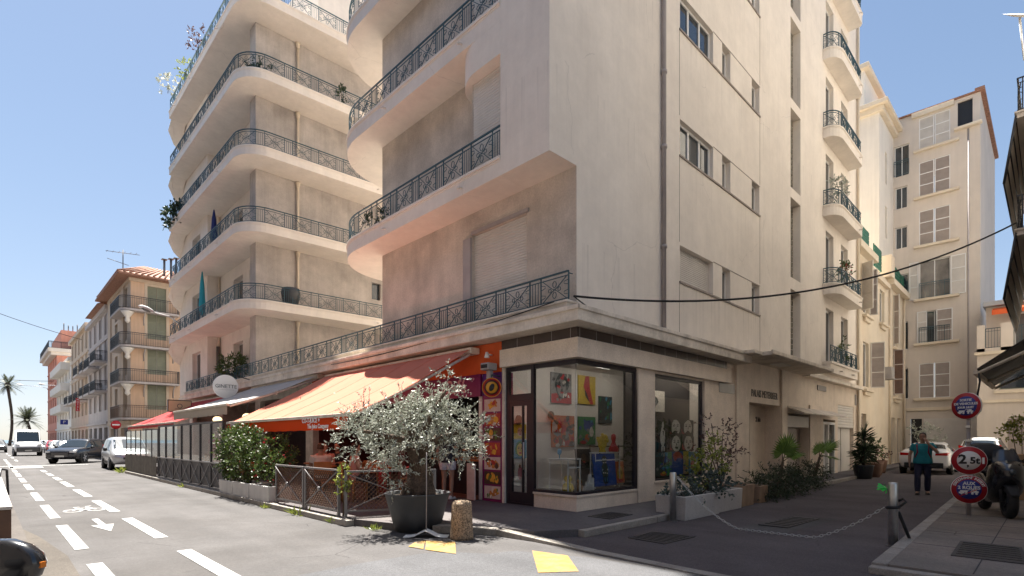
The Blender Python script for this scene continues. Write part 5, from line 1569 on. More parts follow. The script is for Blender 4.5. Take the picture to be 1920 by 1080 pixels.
ol = [(V(-.98, 1.62, -.25), (.30, .30, .34)), (V(-.84, 1.9, -.2), (.28, .28, .26)), (V(-.56, 1.72, -.2), (.30, .32, .30)), (V(-.5, 1.28, -.3), (.28, .26, .27)), (V(-.3, 1.05, -.3), (.22, .2, .2)), (V(-.35, 2.05, .05), (.36, .34, .26)),
      (V(.12, 2.05, -.05), (.34, .34, .30)), (V(.42, 2.32, -.08), (.28, .28, .24)), (V(.22, 1.78, -.25), (.28, .28, .22)), (V(.58, 1.9, .1), (.34, .34, .28)), (V(.86, 1.75, .15), (.34, .32, .28)), (V(.72, 1.42, .0), (.32, .3, .24)), (V(.4, 1.52, -.38), (.25, .22, .2)), (V(-.15, 1.6, -.35), (.25, .2, .22)), (V(.0, 1.8, .4), (.5, .4, .4)), (V(-.6, 1.5, .3), (.4, .35, .3)), (V(.55, 2.58, -.05), (.12, .12, .1))]
r = random.Random(3)
ol = [(c + Vector((r.uniform(-.05, .05), 0, r.uniform(-.04, .04))), tuple(q * .84 for q in R_)) for c, R_ in ol]
crown(ol, 760, 15, .064, .0105, 33, mb, mt, tw_len=(.16, .42), out=.95, droop=.1, tr=.005)
mb.build('crown', 'leaf_olive', t, recalc=False); mt.build('twigs', 'bark_olive', t, recalc=False)
t = thing('stake', 'thin pale pole on a bent white plate in front of the olive pot', 'pole', (-3.35, .42, 0))
mb = MB(); mb.tube([(-3.33, .40, .05), (-3.31, .42, .9), (-3.29, .45, 1.35)], .008, 6); mb.build('pole', 'pipe', t)
mb = MB(); vs = []
for i in range(9):
    u = -.32 + .08 * i; z = .012 + .10 * math.exp(-(u / .12) ** 2)
    for v in (-.12, .12): vs.append(Vector((-3.33, .40, 0)) + cr * u * 1.1 + cd * v + Vector((0, 0, z)))
mb.add(vs, [(2 * i, 2 * i + 2, 2 * i + 3, 2 * i + 1) for i in range(8)]); o = mb.build('base_plate', 'white', t)
s_ = o.modifiers.new('solid', 'SOLIDIFY'); s_.thickness = .008

# ================================================================== bollards, chain, road-sign post
t = thing('concrete_bollard', 'squat rough pebble concrete bollard at the kerb beside the olive pot', 'bollard', (-3.04, -.14, 0))
mb = MB(); mb.lathe([(.185, 0), (.18, .05), (.165, .35), (.157, .54), (.14, .585), (.10, .60), (0, .602)], (-3.04, -.14, 0), 28); mb.build('bollard_body', 'aggregate', t)
bol = thing('metal_bollard', 'slim grey steel bollard by the stone trough, at the left end of the chain', 'bollard', (.97, -1.56, 0), 0, 'steel bollards of the alley chain')
mb = MB(); mb.lathe([(.062, 0), (.062, .91), (.055, .93), (0, .935)], (.97, -1.56, 0), 18); mb.build('tube', 'steel', bol)
mb = MB(); mb.lathe([(.09, 0), (.09, .012), (.063, .014)], (.97, -1.56, .004), 18); mb.build('foot_plate', 'steel_dark', bol)
b2 = dup(bol, (1.05, -5.01, 0), 0, 'slim grey steel bollard with green ribbon and dark lock, by the right pavement')
for c in b2.children: c['label'] = 'steel tube' if 'tube' in c.name else 'dark foot plate'
t = thing('chain', 'steel chain sagging to the asphalt between the two steel bollards', 'chain', (1, -3.3, .1))
mb = MB(); a = Vector((.97, -1.64, .86)); b = Vector((1.03, -4.9, .56))
N_ = 64; pts = []
for i in range(N_ + 1):
    s = i / N_; p = a.lerp(b, s); sag = .85 * (1 - (2 * s - 1) ** 2)
    p.z = max(.022, p.z - sag * .92); p.x += .25 * math.sin(math.pi * s) * -.6; pts.append(p)
for i in range(N_):
    p, q = pts[i], pts[i + 1]; m_ = (p + q) / 2; d = (q - p).normalized(); s = d.cross(Vector((0, 0, 1))).normalized() if i % 2 else d.cross(d.cross(Vector((0, 0, 1)))).normalized()
    hl = (q - p).length * .62; wv = .017
    mb.tube([m_ + d * hl * math.cos(k * math.pi / 4) + s * wv * math.sin(k * math.pi / 4) for k in range(8)], .006, 4, 0, False, True, True)
mb.build('links', 'steel', t, recalc=False)
t = thing('chain_lock', 'dark lock strap wound round the right hand steel bollard', 'lock', (1.05, -5.01, .55))
mb = MB(); mb.tube([(1.05 + .075 * math.cos(k), -5.01 + .075 * math.sin(k), .55 + .02 * k / 3) for k in [i * .5 for i in range(13)]], .022, 8); mb.tube([(1.03, -5.1, .6), (1.06, -5.16, .66), (1.1, -5.12, .7), (1.08, -5.06, .66)], .018, 6); mb.build('strap', 'rubber', t)
t = thing('prop_bar', 'dark metal bar leaning against the right hand steel bollard', 'bar', (1.25, -5.12, 0))
mb = MB(); mb.tube([(1.32, -5.19, .02), (1.13, -5.06, .5)], .022, 8); mb.build('rod', 'rubber', t)
M['green_plastic'] = mat('green_plastic', (.03, .55, .06), .3)
t = thing('ribbon', 'crumpled bright green plastic ribbon tied at the top of a steel bollard', 'ribbon', (1.0, -4.93, .85))
mb = MB(); r = random.Random(5)
for i in range(14):
    d = (Vector((-.35, .75, .1)) + rdir(r) * .9).normalized(); p = Vector((1.02, -4.945, .84)); q = p + d * r.uniform(.05, .12); s = d.orthogonal().normalized() * .018
    mb.add([p, q - s, q + d * .02, q + s], [(0, 1, 2, 3)])
mb.build('bow', 'green_plastic', t, recalc=False)

t = thing('road_sign', 'post with three round red edged signs, 2,5t limit in the middle', 'road sign', (5.05, -5.5, .11))
mb = MB(); mb.tube([(5.05, -5.5, .1), (5.05, -5.5, 2.35)], .032, 10); mb.build('post', 'pipe', t)
mb = MB(); mb.box(4.95, 5.15, -5.53, -5.47, 1.78, 1.83); mb.build('clamp', 'steel', t)
mb = MB(); mb.box(4.98, 5.12, -5.55, -5.45, 1.52, 1.56); mb.build('clamp', 'steel', t)
def disc(cx, cz, R_, nrm, rings, name):
    u = Vector((-nrm[1], nrm[0], 0)) * -1
    u = Vector((0, 0, 1)).cross(Vector(nrm)).normalized()
    X = frame_matrix((5.05 + nrm[0] * .06, -5.5 + nrm[1] * .06, cz), u, nrm)
    mb = MB(); mb.lathe([(0, -.02), (R_, -.02), (R_, .012), (0, .012)], (0, 0, 0), 40, 0, X)
    zz = .013
    ms = ['white']
    for (rr, m_) in rings:
        mb.lathe([(0, zz), (rr, zz), (rr, zz + .002), (0, zz + .002)], (0, 0, 0), 40, len(ms), X); ms.append(m_); zz += .003
    o = mb.build(name, ms, t)
    return o, X @ Matrix.Translation((0, 0, zz + .001))
M['sign_red'] = mat('sign_red', (.42, .015, .025), .4)
M['sign_blue'] = mat('sign_blue', (.03, .045, .26), .4)
o, X = disc(0, 2.2, .255, Vector((-.9, .43, 0)), [(.25, 'sign_red'), (.185, 'sign_blue')], 'towing_sign')
text('SORTIE', .062, 'white', o, X @ Matrix.Translation((0, .11, 0)), bold=.002); text('DE VEHICULES', .062, 'white', o, X @ Matrix.Translation((0, .04, 0)), bold=.002); text('JOUR NUIT', .055, 'white', o, X @ Matrix.Translation((0, -.03, 0)), bold=.002)
def tow(o, X, s):
    mb = MB()
    for a in ((-.13, -.02, -.01, .03), (-.15, -.07, -.03, .0), (.02, .14, -.01, .02), (.05, .11, .02, .05)):
        mb.box(a[0] * s, a[1] * s, a[2] * s, a[3] * s, 0, .003, 0, X)
    mb.tube([X @ Vector((-.03 * s, .02 * s, .002)), X @ Vector((.03 * s, .06 * s, .002)), X @ Vector((.04 * s, .01 * s, .002))], .006 * s, 4)
    for x in (-.11, -.04, .05, .11): mb.lathe([(0, 0), (.02 * s, 0), (.02 * s, .004), (0, .004)], (0, 0, 0), 10, 0, X @ Matrix.Translation((x * s, -.03 * s, 0)))
    mb.build('towing_symbol', 'white', o)
tow(o, X @ Matrix.Translation((0, -.11, 0)), .9)
o, X = disc(0, 1.16, .27, Vector((-.985, -.17, 0)), [(.262, 'sign_red'), (.178, 'white')], 'weight_limit_sign')
text('2', .24, 'black', o, X @ Matrix.Translation((-.095, .015, 0)), bold=.008, sx=1.05); text(',', .16, 'black', o, X @ Matrix.Translation((-.015, -.06, 0)), bold=.006); text('5t', .17, 'black', o, X @ Matrix.Translation((.085, -.005, 0)), bold=.007)
mb = MB(); mb.box(.19, .225, -.06, .06, .0, .002, 0, X); mb.build('sticker', 'white', o)
o, X = disc(0, .61, .27, Vector((-.985, -.17, 0)), [(.262, 'sign_red'), (.185, 'sign_blue')], 'parking_ban_sign')
text('AUX', .085, 'white', o, X @ Matrix.Translation((0, .11, 0)), bold=.003); text('2 ROUES', .085, 'white', o, X @ Matrix.Translation((0, .03, 0)), bold=.003)
s_ = 'STATIONNEMENT INTERDIT'
for i, ch in enumerate(s_):
    if ch == ' ': continue
    an = rad(160 - 140 * i / (len(s_) - 1))
    text(ch, .062, 'white', o, X @ Matrix.Translation((.222 * math.cos(an), .222 * math.sin(an), 0)) @ Matrix.Rotation(an - math.pi / 2, 4, 'Z'), bold=.002)
tow(o, X @ Matrix.Translation((0, -.05, 0)), 1.0)
mb = MB(); mb.box(-.14, .14, -.008, .008, 0, .002, 0, X @ Matrix.Translation((0, -.06, .002)) @ Matrix.Rotation(rad(28), 4, 'Z')); mb.build('bar', 'sign_red', o)
t = thing('no_entry_sign', 'red round no entry sign on a post at the side street corner', 'road sign', (-1.1, 45.4, 0))
mb = MB(); mb.tube([(-1.1, 45.4, 0), (-1.1, 45.4, 3.1)], .04, 8); mb.build('post', 'pipe', t)
X = frame_matrix((-1.12, 45.34, 2.75), (1, 0, 0), NY)
mb = MB(); mb.lathe([(0, -.02), (.34, -.02), (.34, .01), (0, .01)], (0, 0, 0), 28, 0, X); mb.box(-.24, .24, -.05, .05, .011, .014, 1, X); mb.build('disc', ['red', 'white'], t)
t = thing('parking_sign', 'blue square sign with a white P sticking out from a far shopfront', 'sign', (-.9, 84, 4))
X = frame_matrix((-1.0, 87, 3.95), (1, 0, 0), NY)
mb = MB(); mb.box(-.4, .4, -.32, .32, -.06, .06, 0, X); mb.build('panel', 'blue', t); text('P', .55, 'white', t, X @ Matrix.Translation((0, 0, .07)), 'lettering', .01)
t = thing('hotel_sign', 'tall narrow red sign with white letters projecting from a far facade', 'sign', (-.8, 72, 5.5))
X = frame_matrix((-1.0, 71.8, 5.6), (1, 0, 0), NY)
mb = MB(); mb.box(-.17, .17, -.75, .75, -.06, .06, 0, X); mb.build('panel', 'red', t)
for i, ch in enumerate('HOTEL'): text(ch, .28, 'white', t, X @ Matrix.Translation((0, .56 - .28 * i, .07)), 'lettering', .01)

# ================================================================== cables and lamps
def cable(label, pts, r_, sag, n=24, name='cable'):
    a, b = Vector(pts[0]), Vector(pts[-1]); q = []
    for i in range(n + 1):
        s = i / n; p = a.lerp(b, s); p.z -= sag * 4 * s * (1 - s); q.append(p)
    mb = MB(); mb.tube(q, r_, 5)
    return mb.build(name, 'rubber', label=label, cat='cable')
cable('thick black cable slung across the alley to the right hand balcony', [(-.24, -.12, 4.34), (10.4, -5.97, 7.1)], .022, .75, 40)
cable('short loose black cable end hanging at the terrace railing corner', [(-.24, -.12, 4.34), (.55, -.14, 4.12)], .014, .02, 8)
cable('thin black wire sagging along the cornice under the terrace railing', [(-.54, 9.5, 3.95), (-.45, .2, 4.25)], .012, .12, 20)
cable('thin wire high across the street to the far right facades', [(-14, 66, 16.5), (.0, 78, 14)], .03, .4, 20)
cable('thin wire across the far street in front of the tall palm', [(-14, 118, 12.2), (.0, 118, 12)], .04, .3, 20)
def street_lamp(label, base, tip, zb):
    t = thing('street_lamp', label, 'lamp', base, 0, 'street lamps on brackets along the right side')
    b = Vector(base); e = Vector(tip)
    mb = MB(); mb.tube([b, b.lerp(e, .5) + Vector((0, 0, .22)), e], .04, 6); mb.build('bracket', 'white', t)
    d = (e - b).normalized()
    X = frame_matrix(e, d, Vector((0, 0, 1)) - d * d.z)
    mb = MB()
    rings = []
    for s, w_, h_ in ((-.1, .06, .05), (.1, .17, .12), (.4, .21, .15), (.65, .16, .11), (.8, .05, .04)):
        rings.append([X @ Vector((s, w_ * math.cos(a), h_ * max(-.35, math.sin(a)))) for a in [2 * math.pi * k / 12 for k in range(12)]])
    mb.loft(rings); mb.build('lamp_head', 'white', t)
    rings = []
    mb = MB()
    for s, w_, h_ in ((.12, .10, .02), (.4, .15, .07), (.62, .08, .03)):
        rings.append([X @ Vector((s, w_ * math.cos(a), -.05 + h_ * min(0, math.sin(a)))) for a in [2 * math.pi * k / 12 for k in range(12)]])
    mb.loft(rings); mb.build('lens', 'pane_mid', t)
street_lamp('white cobra street lamp on a bracket from the rear corner block', (-.12, 29.0, 8.1), (-1.9, 28.0, 8.55), 0)
street_lamp('white street lamp on a far facade below the balconies', (-.02, 97, 9.2), (-2.4, 97, 9.6), 0)
street_lamp('small grey street lamp by the pink tower', (-.02, 113, 10.0), (-4.2, 113, 10.6), 0)

# ================================================================== alley plants
trough('long weathered stone trough by the left steel bollard', 1.15, 2.62, -1.72, -1.1, .0, .46, 'concrete', 'stone troughs in the alley')
trough('second stone trough behind the first, under the maple', 2.72, 3.9, -1.66, -1.08, .0, .46, 'concrete', 'stone troughs in the alley')
M['wood_pale'] = mat('wood_pale', (.34, .23, .15), .8, var=.2, vscale=5, streak=.2)
trough('pale wooden planter box next to the stone troughs', 4.05, 4.75, -1.6, -1.0, .0, .5, 'wood_pale', 'wooden planter boxes in the alley')
trough('smaller wooden planter box beside the dark bushes', 5.1, 5.6, -1.6, -1.05, .0, .42, 'wood_pale', 'wooden planter boxes in the alley')
shrub('low trailing grey green plant spilling over the stone trough', [((1.6, -1.4, .5), (.5, .28, .16)), ((2.4, -1.45, .62), (.45, .34, .26)), ((3.1, -1.45, .62), (.45, .32, .24))], 41, 'leaf_blue', 420, 8, .085, .03, stems=.42, droop=.4)
shrub('yellow green variegated bush over the stone troughs', [((3.0, -1.3, .95), (.36, .3, .4)), ((3.35, -1.25, 1.25), (.26, .26, .3)), ((2.6, -1.3, .75), (.3, .26, .24))], 42, 'leaf_yellow', 340, 8, .07, .024, stems=.42)
shrub('reddish maple with thin airy branches against the travertine wall', [((3.6, -1.0, 1.45), (.3, .28, .22)), ((4.4, -1.0, 1.72), (.36, .3, .18)), ((4.9, -1.0, 1.4), (.34, .3, .16)), ((4.2, -1.1, 1.2), (.42, .3, .2)), ((4.0, -.9, 1.95), (.24, .22, .12)), ((4.7, -1.05, 1.05), (.3, .25, .16))], 43, 'leaf_maple', 190, 8, .075, .018, name='maple', cat='tree', stems=.45)
shrub('large dark feathery bush at the foot of the entrance', [((6.2, -1.45, .36), (.5, .45, .32)), ((6.9, -1.4, .45), (.5, .45, .36)), ((7.6, -1.4, .38), (.5, .45, .34)), ((5.6, -1.4, .32), (.35, .4, .28)), ((8.2, -1.4, .32), (.4, .4, .28))], 44, 'leaf_dark', 620, 9, .085, .012, stems=.02, tw_len=(.2, .42), droop=.3)
shrub('second dark bush in front of the garage', [((9.6, -1.2, .4), (.45, .4, .32)), ((10.4, -1.15, .45), (.5, .4, .34)), ((11.2, -1.1, .4), (.45, .4, .3))], 45, 'leaf_dark', 560, 9, .085, .012, stems=.02, tw_len=(.2, .42), droop=.3)
def fan_palm(label, base, top, fans, seed, name='fan_palm'):
    t = thing(name, label, 'palm', base, 0, 'small fan palms in the alley')
    mb = MB(); mt = MB(); r = random.Random(seed); B_ = Vector(base); T_ = Vector(top)
    mt.tube([B_, B_.lerp(T_, .5) + Vector((.03, 0, 0)), T_], [.06, .045, .035], 7)
    for (d, R_, st) in fans:
        d = Vector(d).normalized(); c = T_ + d * st
        mt.tube([T_, T_.lerp(c, .5) + Vector((0, 0, .03)), c], [.014, .011, .008], 5)
        s = d.cross(Vector((.7, .7, 0))).normalized() if abs(d.z) > .9 else Vector((0, 0, 1)).cross(d).normalized()
        s = (s * .9 + rdir(r) * .2).normalized()
        for i in range(26):
            a = rad(-125 + 250 * i / 25)
            dd = d * math.cos(a) + s * math.sin(a); nn = d.cross(s)
            L_ = R_ * (.75 + .25 * math.cos(a)) * r.uniform(.92, 1.05)
            mid = c + dd * L_ * .55; e = c + dd * L_ + Vector((0, 0, -.06 * L_)) + nn * .04 * r.uniform(-1, 1); w_ = dd.cross(nn).normalized() * .022 * R_ / .4
            mb.add([c, mid + w_, e, mid - w_], [(0, 1, 2, 3)])
    mb.build('fronds', 'leaf_palm', t, recalc=False); mt.build('stem', 'bark', t)
    return t
fan_palm('small fan palm with one round green fan above the large dark bush', (7.1, -1.35, .4), (7.3, -1.4, .95), [((.2, -.2, .9), .56, .34), ((.7, -.4, .35), .46, .34), ((-.4, -.1, .9), .42, .26)], 7)
fan_palm('fan palm leaning right above the second dark bush', (10.6, -1.25, .4), (10.95, -1.3, 1.0), [((.75, -.3, .75), .58, .34), ((.8, -.3, .0), .46, .36), ((.2, .1, 1), .36, .2)], 8)
def strap_plant(label, base, heads, seed, lm='leaf_dark', name='dracaena', nl=55, L=.6, w=.02):
    t = thing(name, label, 'plant', base)
    mb = MB(); mt = MB(); r = random.Random(seed); B_ = Vector(base)
    for h in heads:
        h = Vector(h); mt.tube([B_, B_.lerp(h, .5) + Vector((r.uniform(-.05, .05), 0, 0)), h], [.06, .05, .04], 7)
        for i in range(nl):
            d = (rdir(r) + Vector((0, 0, .45))).normalized(); p = h + Vector((0, 0, r.uniform(-.25, .1))); l = L * r.uniform(.7, 1.1)
            m1 = p + d * l * .5; e = p + d * l + Vector((0, 0, -.18 * l)); s = d.cross(Vector((0, 0, 1)))
            s = s.normalized() * w if s.length > .05 else Vector((w, 0, 0))
            mb.add([p - s * .6, p + s * .6, m1 + s, e, m1 - s], [(0, 1, 2, 3, 4)])
    mb.build('leaves', lm, t, recalc=False); mt.build('stem', 'bark', t)
strap_plant('tall spiky dracaena in a dark tub at the end of the corner block', (16.6, -1.3, .5), [(16.75, -1.3, 1.75), (16.3, -1.4, 1.2), (16.9, -1.35, 1.1), (16.5, -1.25, .85)], 9, nl=70)
t = thing('plant_tub', 'dark tub holding the spiky dracaena', 'pot', (16.6, -1.3, 0)); mb = MB(); mb.lathe([(.28, 0), (.36, .5), (.38, .55), (.33, .55), (.3, .45), (0, .45)], (16.6, -1.3, 0), 20); mb.build('pot_body', 'pot_grey', t)
M['terracotta'] = mat('terracotta', (.34, .20, .14), .8, var=.2, vscale=4)
for i, (x, y, lb) in enumerate(((18.0, -1.35, 'clay pot next to the dracaena tub'), (19.6, -1.1, 'clay pot with a small leafy plant'), (21.4, -.9, 'clay pot with red flowers against the yellow house'))):
    t = thing('plant_pot', lb, 'pot', (x, y, 0), 0, 'clay pots by the yellow house'); mb = MB(); mb.lathe([(.24, 0), (.32, .55), (.35, .6), (.3, .6), (.27, .5), (0, .5)], (x, y, 0), 18); mb.build('pot_body', 'terracotta', t)
shrub('small leafy plant in a clay pot near the parked white car', [((19.6, -1.1, .95), (.35, .3, .3)), ((19.8, -1.1, 1.3), (.25, .25, .2))], 51, 'leaf_hedge', 260, 7, .1, .035, stems=.5, name='potted_plant', cat='plant')
shrub('bushy potted plant with red flowers by the yellow house', [((21.4, -.9, .8), (.4, .35, .25))], 52, 'leaf_maple', 260, 7, .09, .03, stems=.5, name='potted_plant', cat='plant', extra=('flower_red', 30))
shrub('pale oleander in front of the white garage door', [((30.5, -1.6, 1.6), (.7, .7, .7)), ((30.3, -1.2, 2.2), (.5, .5, .4))], 53, 'leaf_olive', 150, 8, .16, .02, stems=.1, name='oleander', cat='shrub')
shrub('yellow variegated small tree at the right edge behind the scooter', [((14.3, -5.95, 1.9), (.4, .35, .3)), ((14.0, -5.75, 1.75), (.3, .3, .25)), ((14.6, -6.3, 2.1), (.4, .4, .3))], 54, 'leaf_yellow', 330, 8, .085, .03, stems=.1, name='variegated_tree', cat='tree')
# weeds at the kerb
def weed(label, p, s, seed):
    t = thing('weed', label, 'weed', p, 0, 'weed tufts along the kerb'); mb = MB(); r = random.Random(seed)
    for i in range(40):
        d = (rdir(r) + Vector((0, 0, 1.0))).normalized(); leaf_quad(mb, Vector(p) + Vector((r.uniform(-.08, .08), r.uniform(-.16, .16), 0)) * s, d, rdir(r), r.uniform(.08, .2) * s, .014 * s)
    mb.build('tuft', 'leaf_yellow', t, recalc=False)
for i, (lb, p, s) in enumerate((('tall weed tuft at the foot of the crossed fence', (-3.74, 4.3, 0), 1.5), ('low weed tuft in front of the nearest white planter', (-3.85, 5.9, 0), .8), ('weed tuft at the outer corner of the lattice fence', (-3.72, 2.75, 0), 1.0), ('flat weed tuft by the olive pot', (-3.6, 1.55, 0), .8), ('weed tuft below the far picket panel', (-3.78, 24.3, 0), 2.2), ('weed tuft under the crossed dark panels', (-3.78, 13.4, 0), 1.0))):
    weed(lb, p, s, 60 + i)
shrub('yellow climbing plant twined on the fence corner post', [((-3.6, 2.7, .85), (.12, .16, .2)), ((-3.6, 2.65, .6), (.08, .12, .16))], 71, 'leaf_yellow', 900, 7, .06, .02, stems=.1, name='climber', cat='plant', tw_len=(.06, .12))

# balcony plants and things
def bplant(label, p, R_, seed, lm='leaf_hedge', tw=300, l=.12, w=.04, **k):
    return shrub(label, [((p[0], p[1], p[2]), R_)], seed, lm, tw, 8, l, w, name='balcony_plant', cat='plant', stems=p[2] - (R_[2] if not isinstance(R_, (int, float)) else R_), group='plants on the balconies', **k)
bplant('bushy palm like plant on the terrace below the lowest rear balcony', (-.1, 20.6, 5.0), (.55, .9, .5), 81, 'leaf_hedge', 260, .22, .03)
bplant('dark green hedge hanging over the left end of the middle rear balcony', (-1.0, 27.6, 14.0), (.35, 1.5, .5), 82, 'leaf_dark', 300, .14, .05)
bplant('leafy little tree sticking out at the top rear balcony', (-1.1, 28.4, 21.6), (.5, .6, .5), 83, 'leaf_olive', 90, .18, .04)
bplant('sparse flowering plant on the top rear balcony railing', (-1.0, 22.8, 21.2), (.4, .8, .5), 84, 'leaf_maple', 110, .13, .03)
bplant('yellowish plant on the top rear balcony', (-1.0, 25.0, 20.9), (.25, .6, .4), 85, 'leaf_yellow', 160, .12, .03)
bplant('dark plants behind the rounded corner railing two floors down', (-.1, 16.9, 17.25), (.5, .3, .25), 86, 'leaf_dark', 300, .1, .03)
bplant('round dark plant ball hung on the rear side railing', (3.2, 16.2, 17.4), (.22, .2, .22), 87, 'leaf_dark', 500, .1, .03)
bplant('dark trailing plants behind the first street railing of the corner block', (-.75, 6.4, 7.6), (.12, .5, .16), 88, 'leaf_dark', 700, .07, .02)
bplant('flower box of red flowers on an alley balcony', (17.6, -.45, 8.75), (.5, .2, .25), 89, 'leaf_hedge', 400, .1, .03, extra=('flower_red', 40))
bplant('leafy plant behind the lowest alley railing', (18.4, -.15, 5.5), (.4, .12, .4), 90, 'leaf_hedge', 300, .14, .03)
bplant('green plant on an upper alley balcony', (16.7, -.4, 12.0), (.3, .25, .4), 91, 'leaf_olive', 300, .12, .03)
M['teal'] = mat('teal', (.02, .32, .40), .6)
M['navy_cloth'] = mat('navy_cloth', (.012, .02, .12), .7)
t = thing('parasol', 'folded turquoise parasol on the lowest rear balcony', 'parasol', (-.5, 23.6, 7.4))
mb = MB(); mb.lathe([(.05, 0), (.12, .15), (.16, .5), (.1, 1.6), (.03, 2.2), (0, 2.25)], (-.55, 23.8, 7.9), 10); mb.build('cloth', 'teal', t)
mb = MB(); mb.tube([(-.55, 23.8, 7.2), (-.55, 23.8, 8)], .03, 6); mb.build('pole', 'steel_dark', t)
t = thing('parasol', 'folded navy blue parasol on the second rear balcony', 'parasol', (-.5, 21.8, 10.6))
mb = MB(); mb.lathe([(.05, 0), (.13, .15), (.15, .5), (.1, 1.3), (.03, 1.75), (0, 1.8)], (-.55, 21.8, 10.9), 10); mb.build('cloth', 'navy_cloth', t)
mb = MB(); mb.tube([(-.55, 21.8, 10.4), (-.55, 21.8, 11)], .03, 6); mb.build('pole', 'steel_dark', t)
t = thing('plant_tub', 'dark rounded tub on the lowest rear balcony beside the drainpipe', 'pot', (1.3, 16.9, 7.3))
mb = MB(); mb.lathe([(.3, 0), (.4, .55), (.36, .75), (.0, .8)], (1.1, 16.75, 7.4), 16); mb.build('pot_body', 'pot_grey', t)
# date palms at the sea front
def date_palm(label, x, y, H, R_, seed, droop):
    t = thing('date_palm', label, 'palm', (x, y, 0), 0, 'palms at the sea front'); r = random.Random(seed)
    mb = MB(); pts = [(x + .5 * math.sin(i * .5), y, H * i / 8) for i in range(9)]; tr = .32
    mb.tube(pts, [tr * 1.25] + [tr] * 7 + [tr * 1.3], 9); mb.lathe([(.3, -.6), (.7, -.1), (.5, .5), (0, .7)], pts[-1], 10); mb.build('trunk', 'bark', t)
    mb = MB(); c = Vector(pts[-1])
    for i in range(46):
        az = r.uniform(0, 6.28); el = rad(r.uniform(-30, 80)); d = Vector((math.cos(az) * math.cos(el), math.sin(az) * math.cos(el), math.sin(el)))
        L_ = R_ * r.uniform(.85, 1.1); rib = []
        for k in range(11):
            s = k / 10; rib.append(c + d * L_ * s + Vector((0, 0, -droop * L_ * s * s * math.cos(el))))
        for k in range(1, 11):
            tdir = (rib[k] - rib[k - 1]).normalized(); sd = tdir.cross(Vector((0, 0, 1)))
            if sd.length < .1: sd = tdir.orthogonal()
            sd.normalize(); wl = R_ * .17 * math.sin(math.pi * min(1, (k + .8) / 11.5)) + .1
            for sg in (1, -1):
                for q in (.0, .5):
                    p = rib[k - 1].lerp(rib[k], q); e = p + (sd * sg + tdir * .8 + Vector((0, 0, -.25))).normalized() * wl; w_ = tdir * R_ * .018
                    mb.add([p - w_, p + w_, e], [(0, 1, 2)])
    mb.build('fronds', 'leaf_datepalm', t, recalc=False)
M['leaf_datepalm'] = leaf_mat('leaf_datepalm', (.09, .10, .05), (.04, .05, .02), .6, .2)
date_palm('tall thin date palm at the sea end of the street', -4.2, 190, 16.3, 3.9, 101, .35)
date_palm('shorter broad date palm behind the white van', -.4, 190, 7.0, 4.6, 102, .4)
# ================================================================== vehicles
def paint(name, c, rough=.25, metal=0.): return mat(name, c, rough, metal=metal, coat=.5, spec=.5)
M['car_black'] = paint('car_black', (.010, .012, .018))
M['car_silver'] = paint('car_silver', (.50, .51, .52), .3, .5)
M['car_white'] = paint('car_white', (.72, .72, .72))
M['car_grey'] = paint('car_grey', (.12, .125, .13))
M['car_red'] = paint('car_red', (.35, .03, .03))
M['car_glass'] = mat('car_glass', (.02, .028, .034), .05, spec=.9)
M['trim_black'] = mat('trim_black', (.015, .015, .016), .5)
M['alloy'] = mat('alloy', (.45, .45, .46), .3, metal=.8)
M['lamp_clear'] = mat('lamp_clear', (.70, .72, .74), .1, spec=.8)
M['lamp_red'] = mat('lamp_red', (.45, .01, .01), .15)
M['number_plate'] = mat('number_plate', (.62, .62, .58), .4)

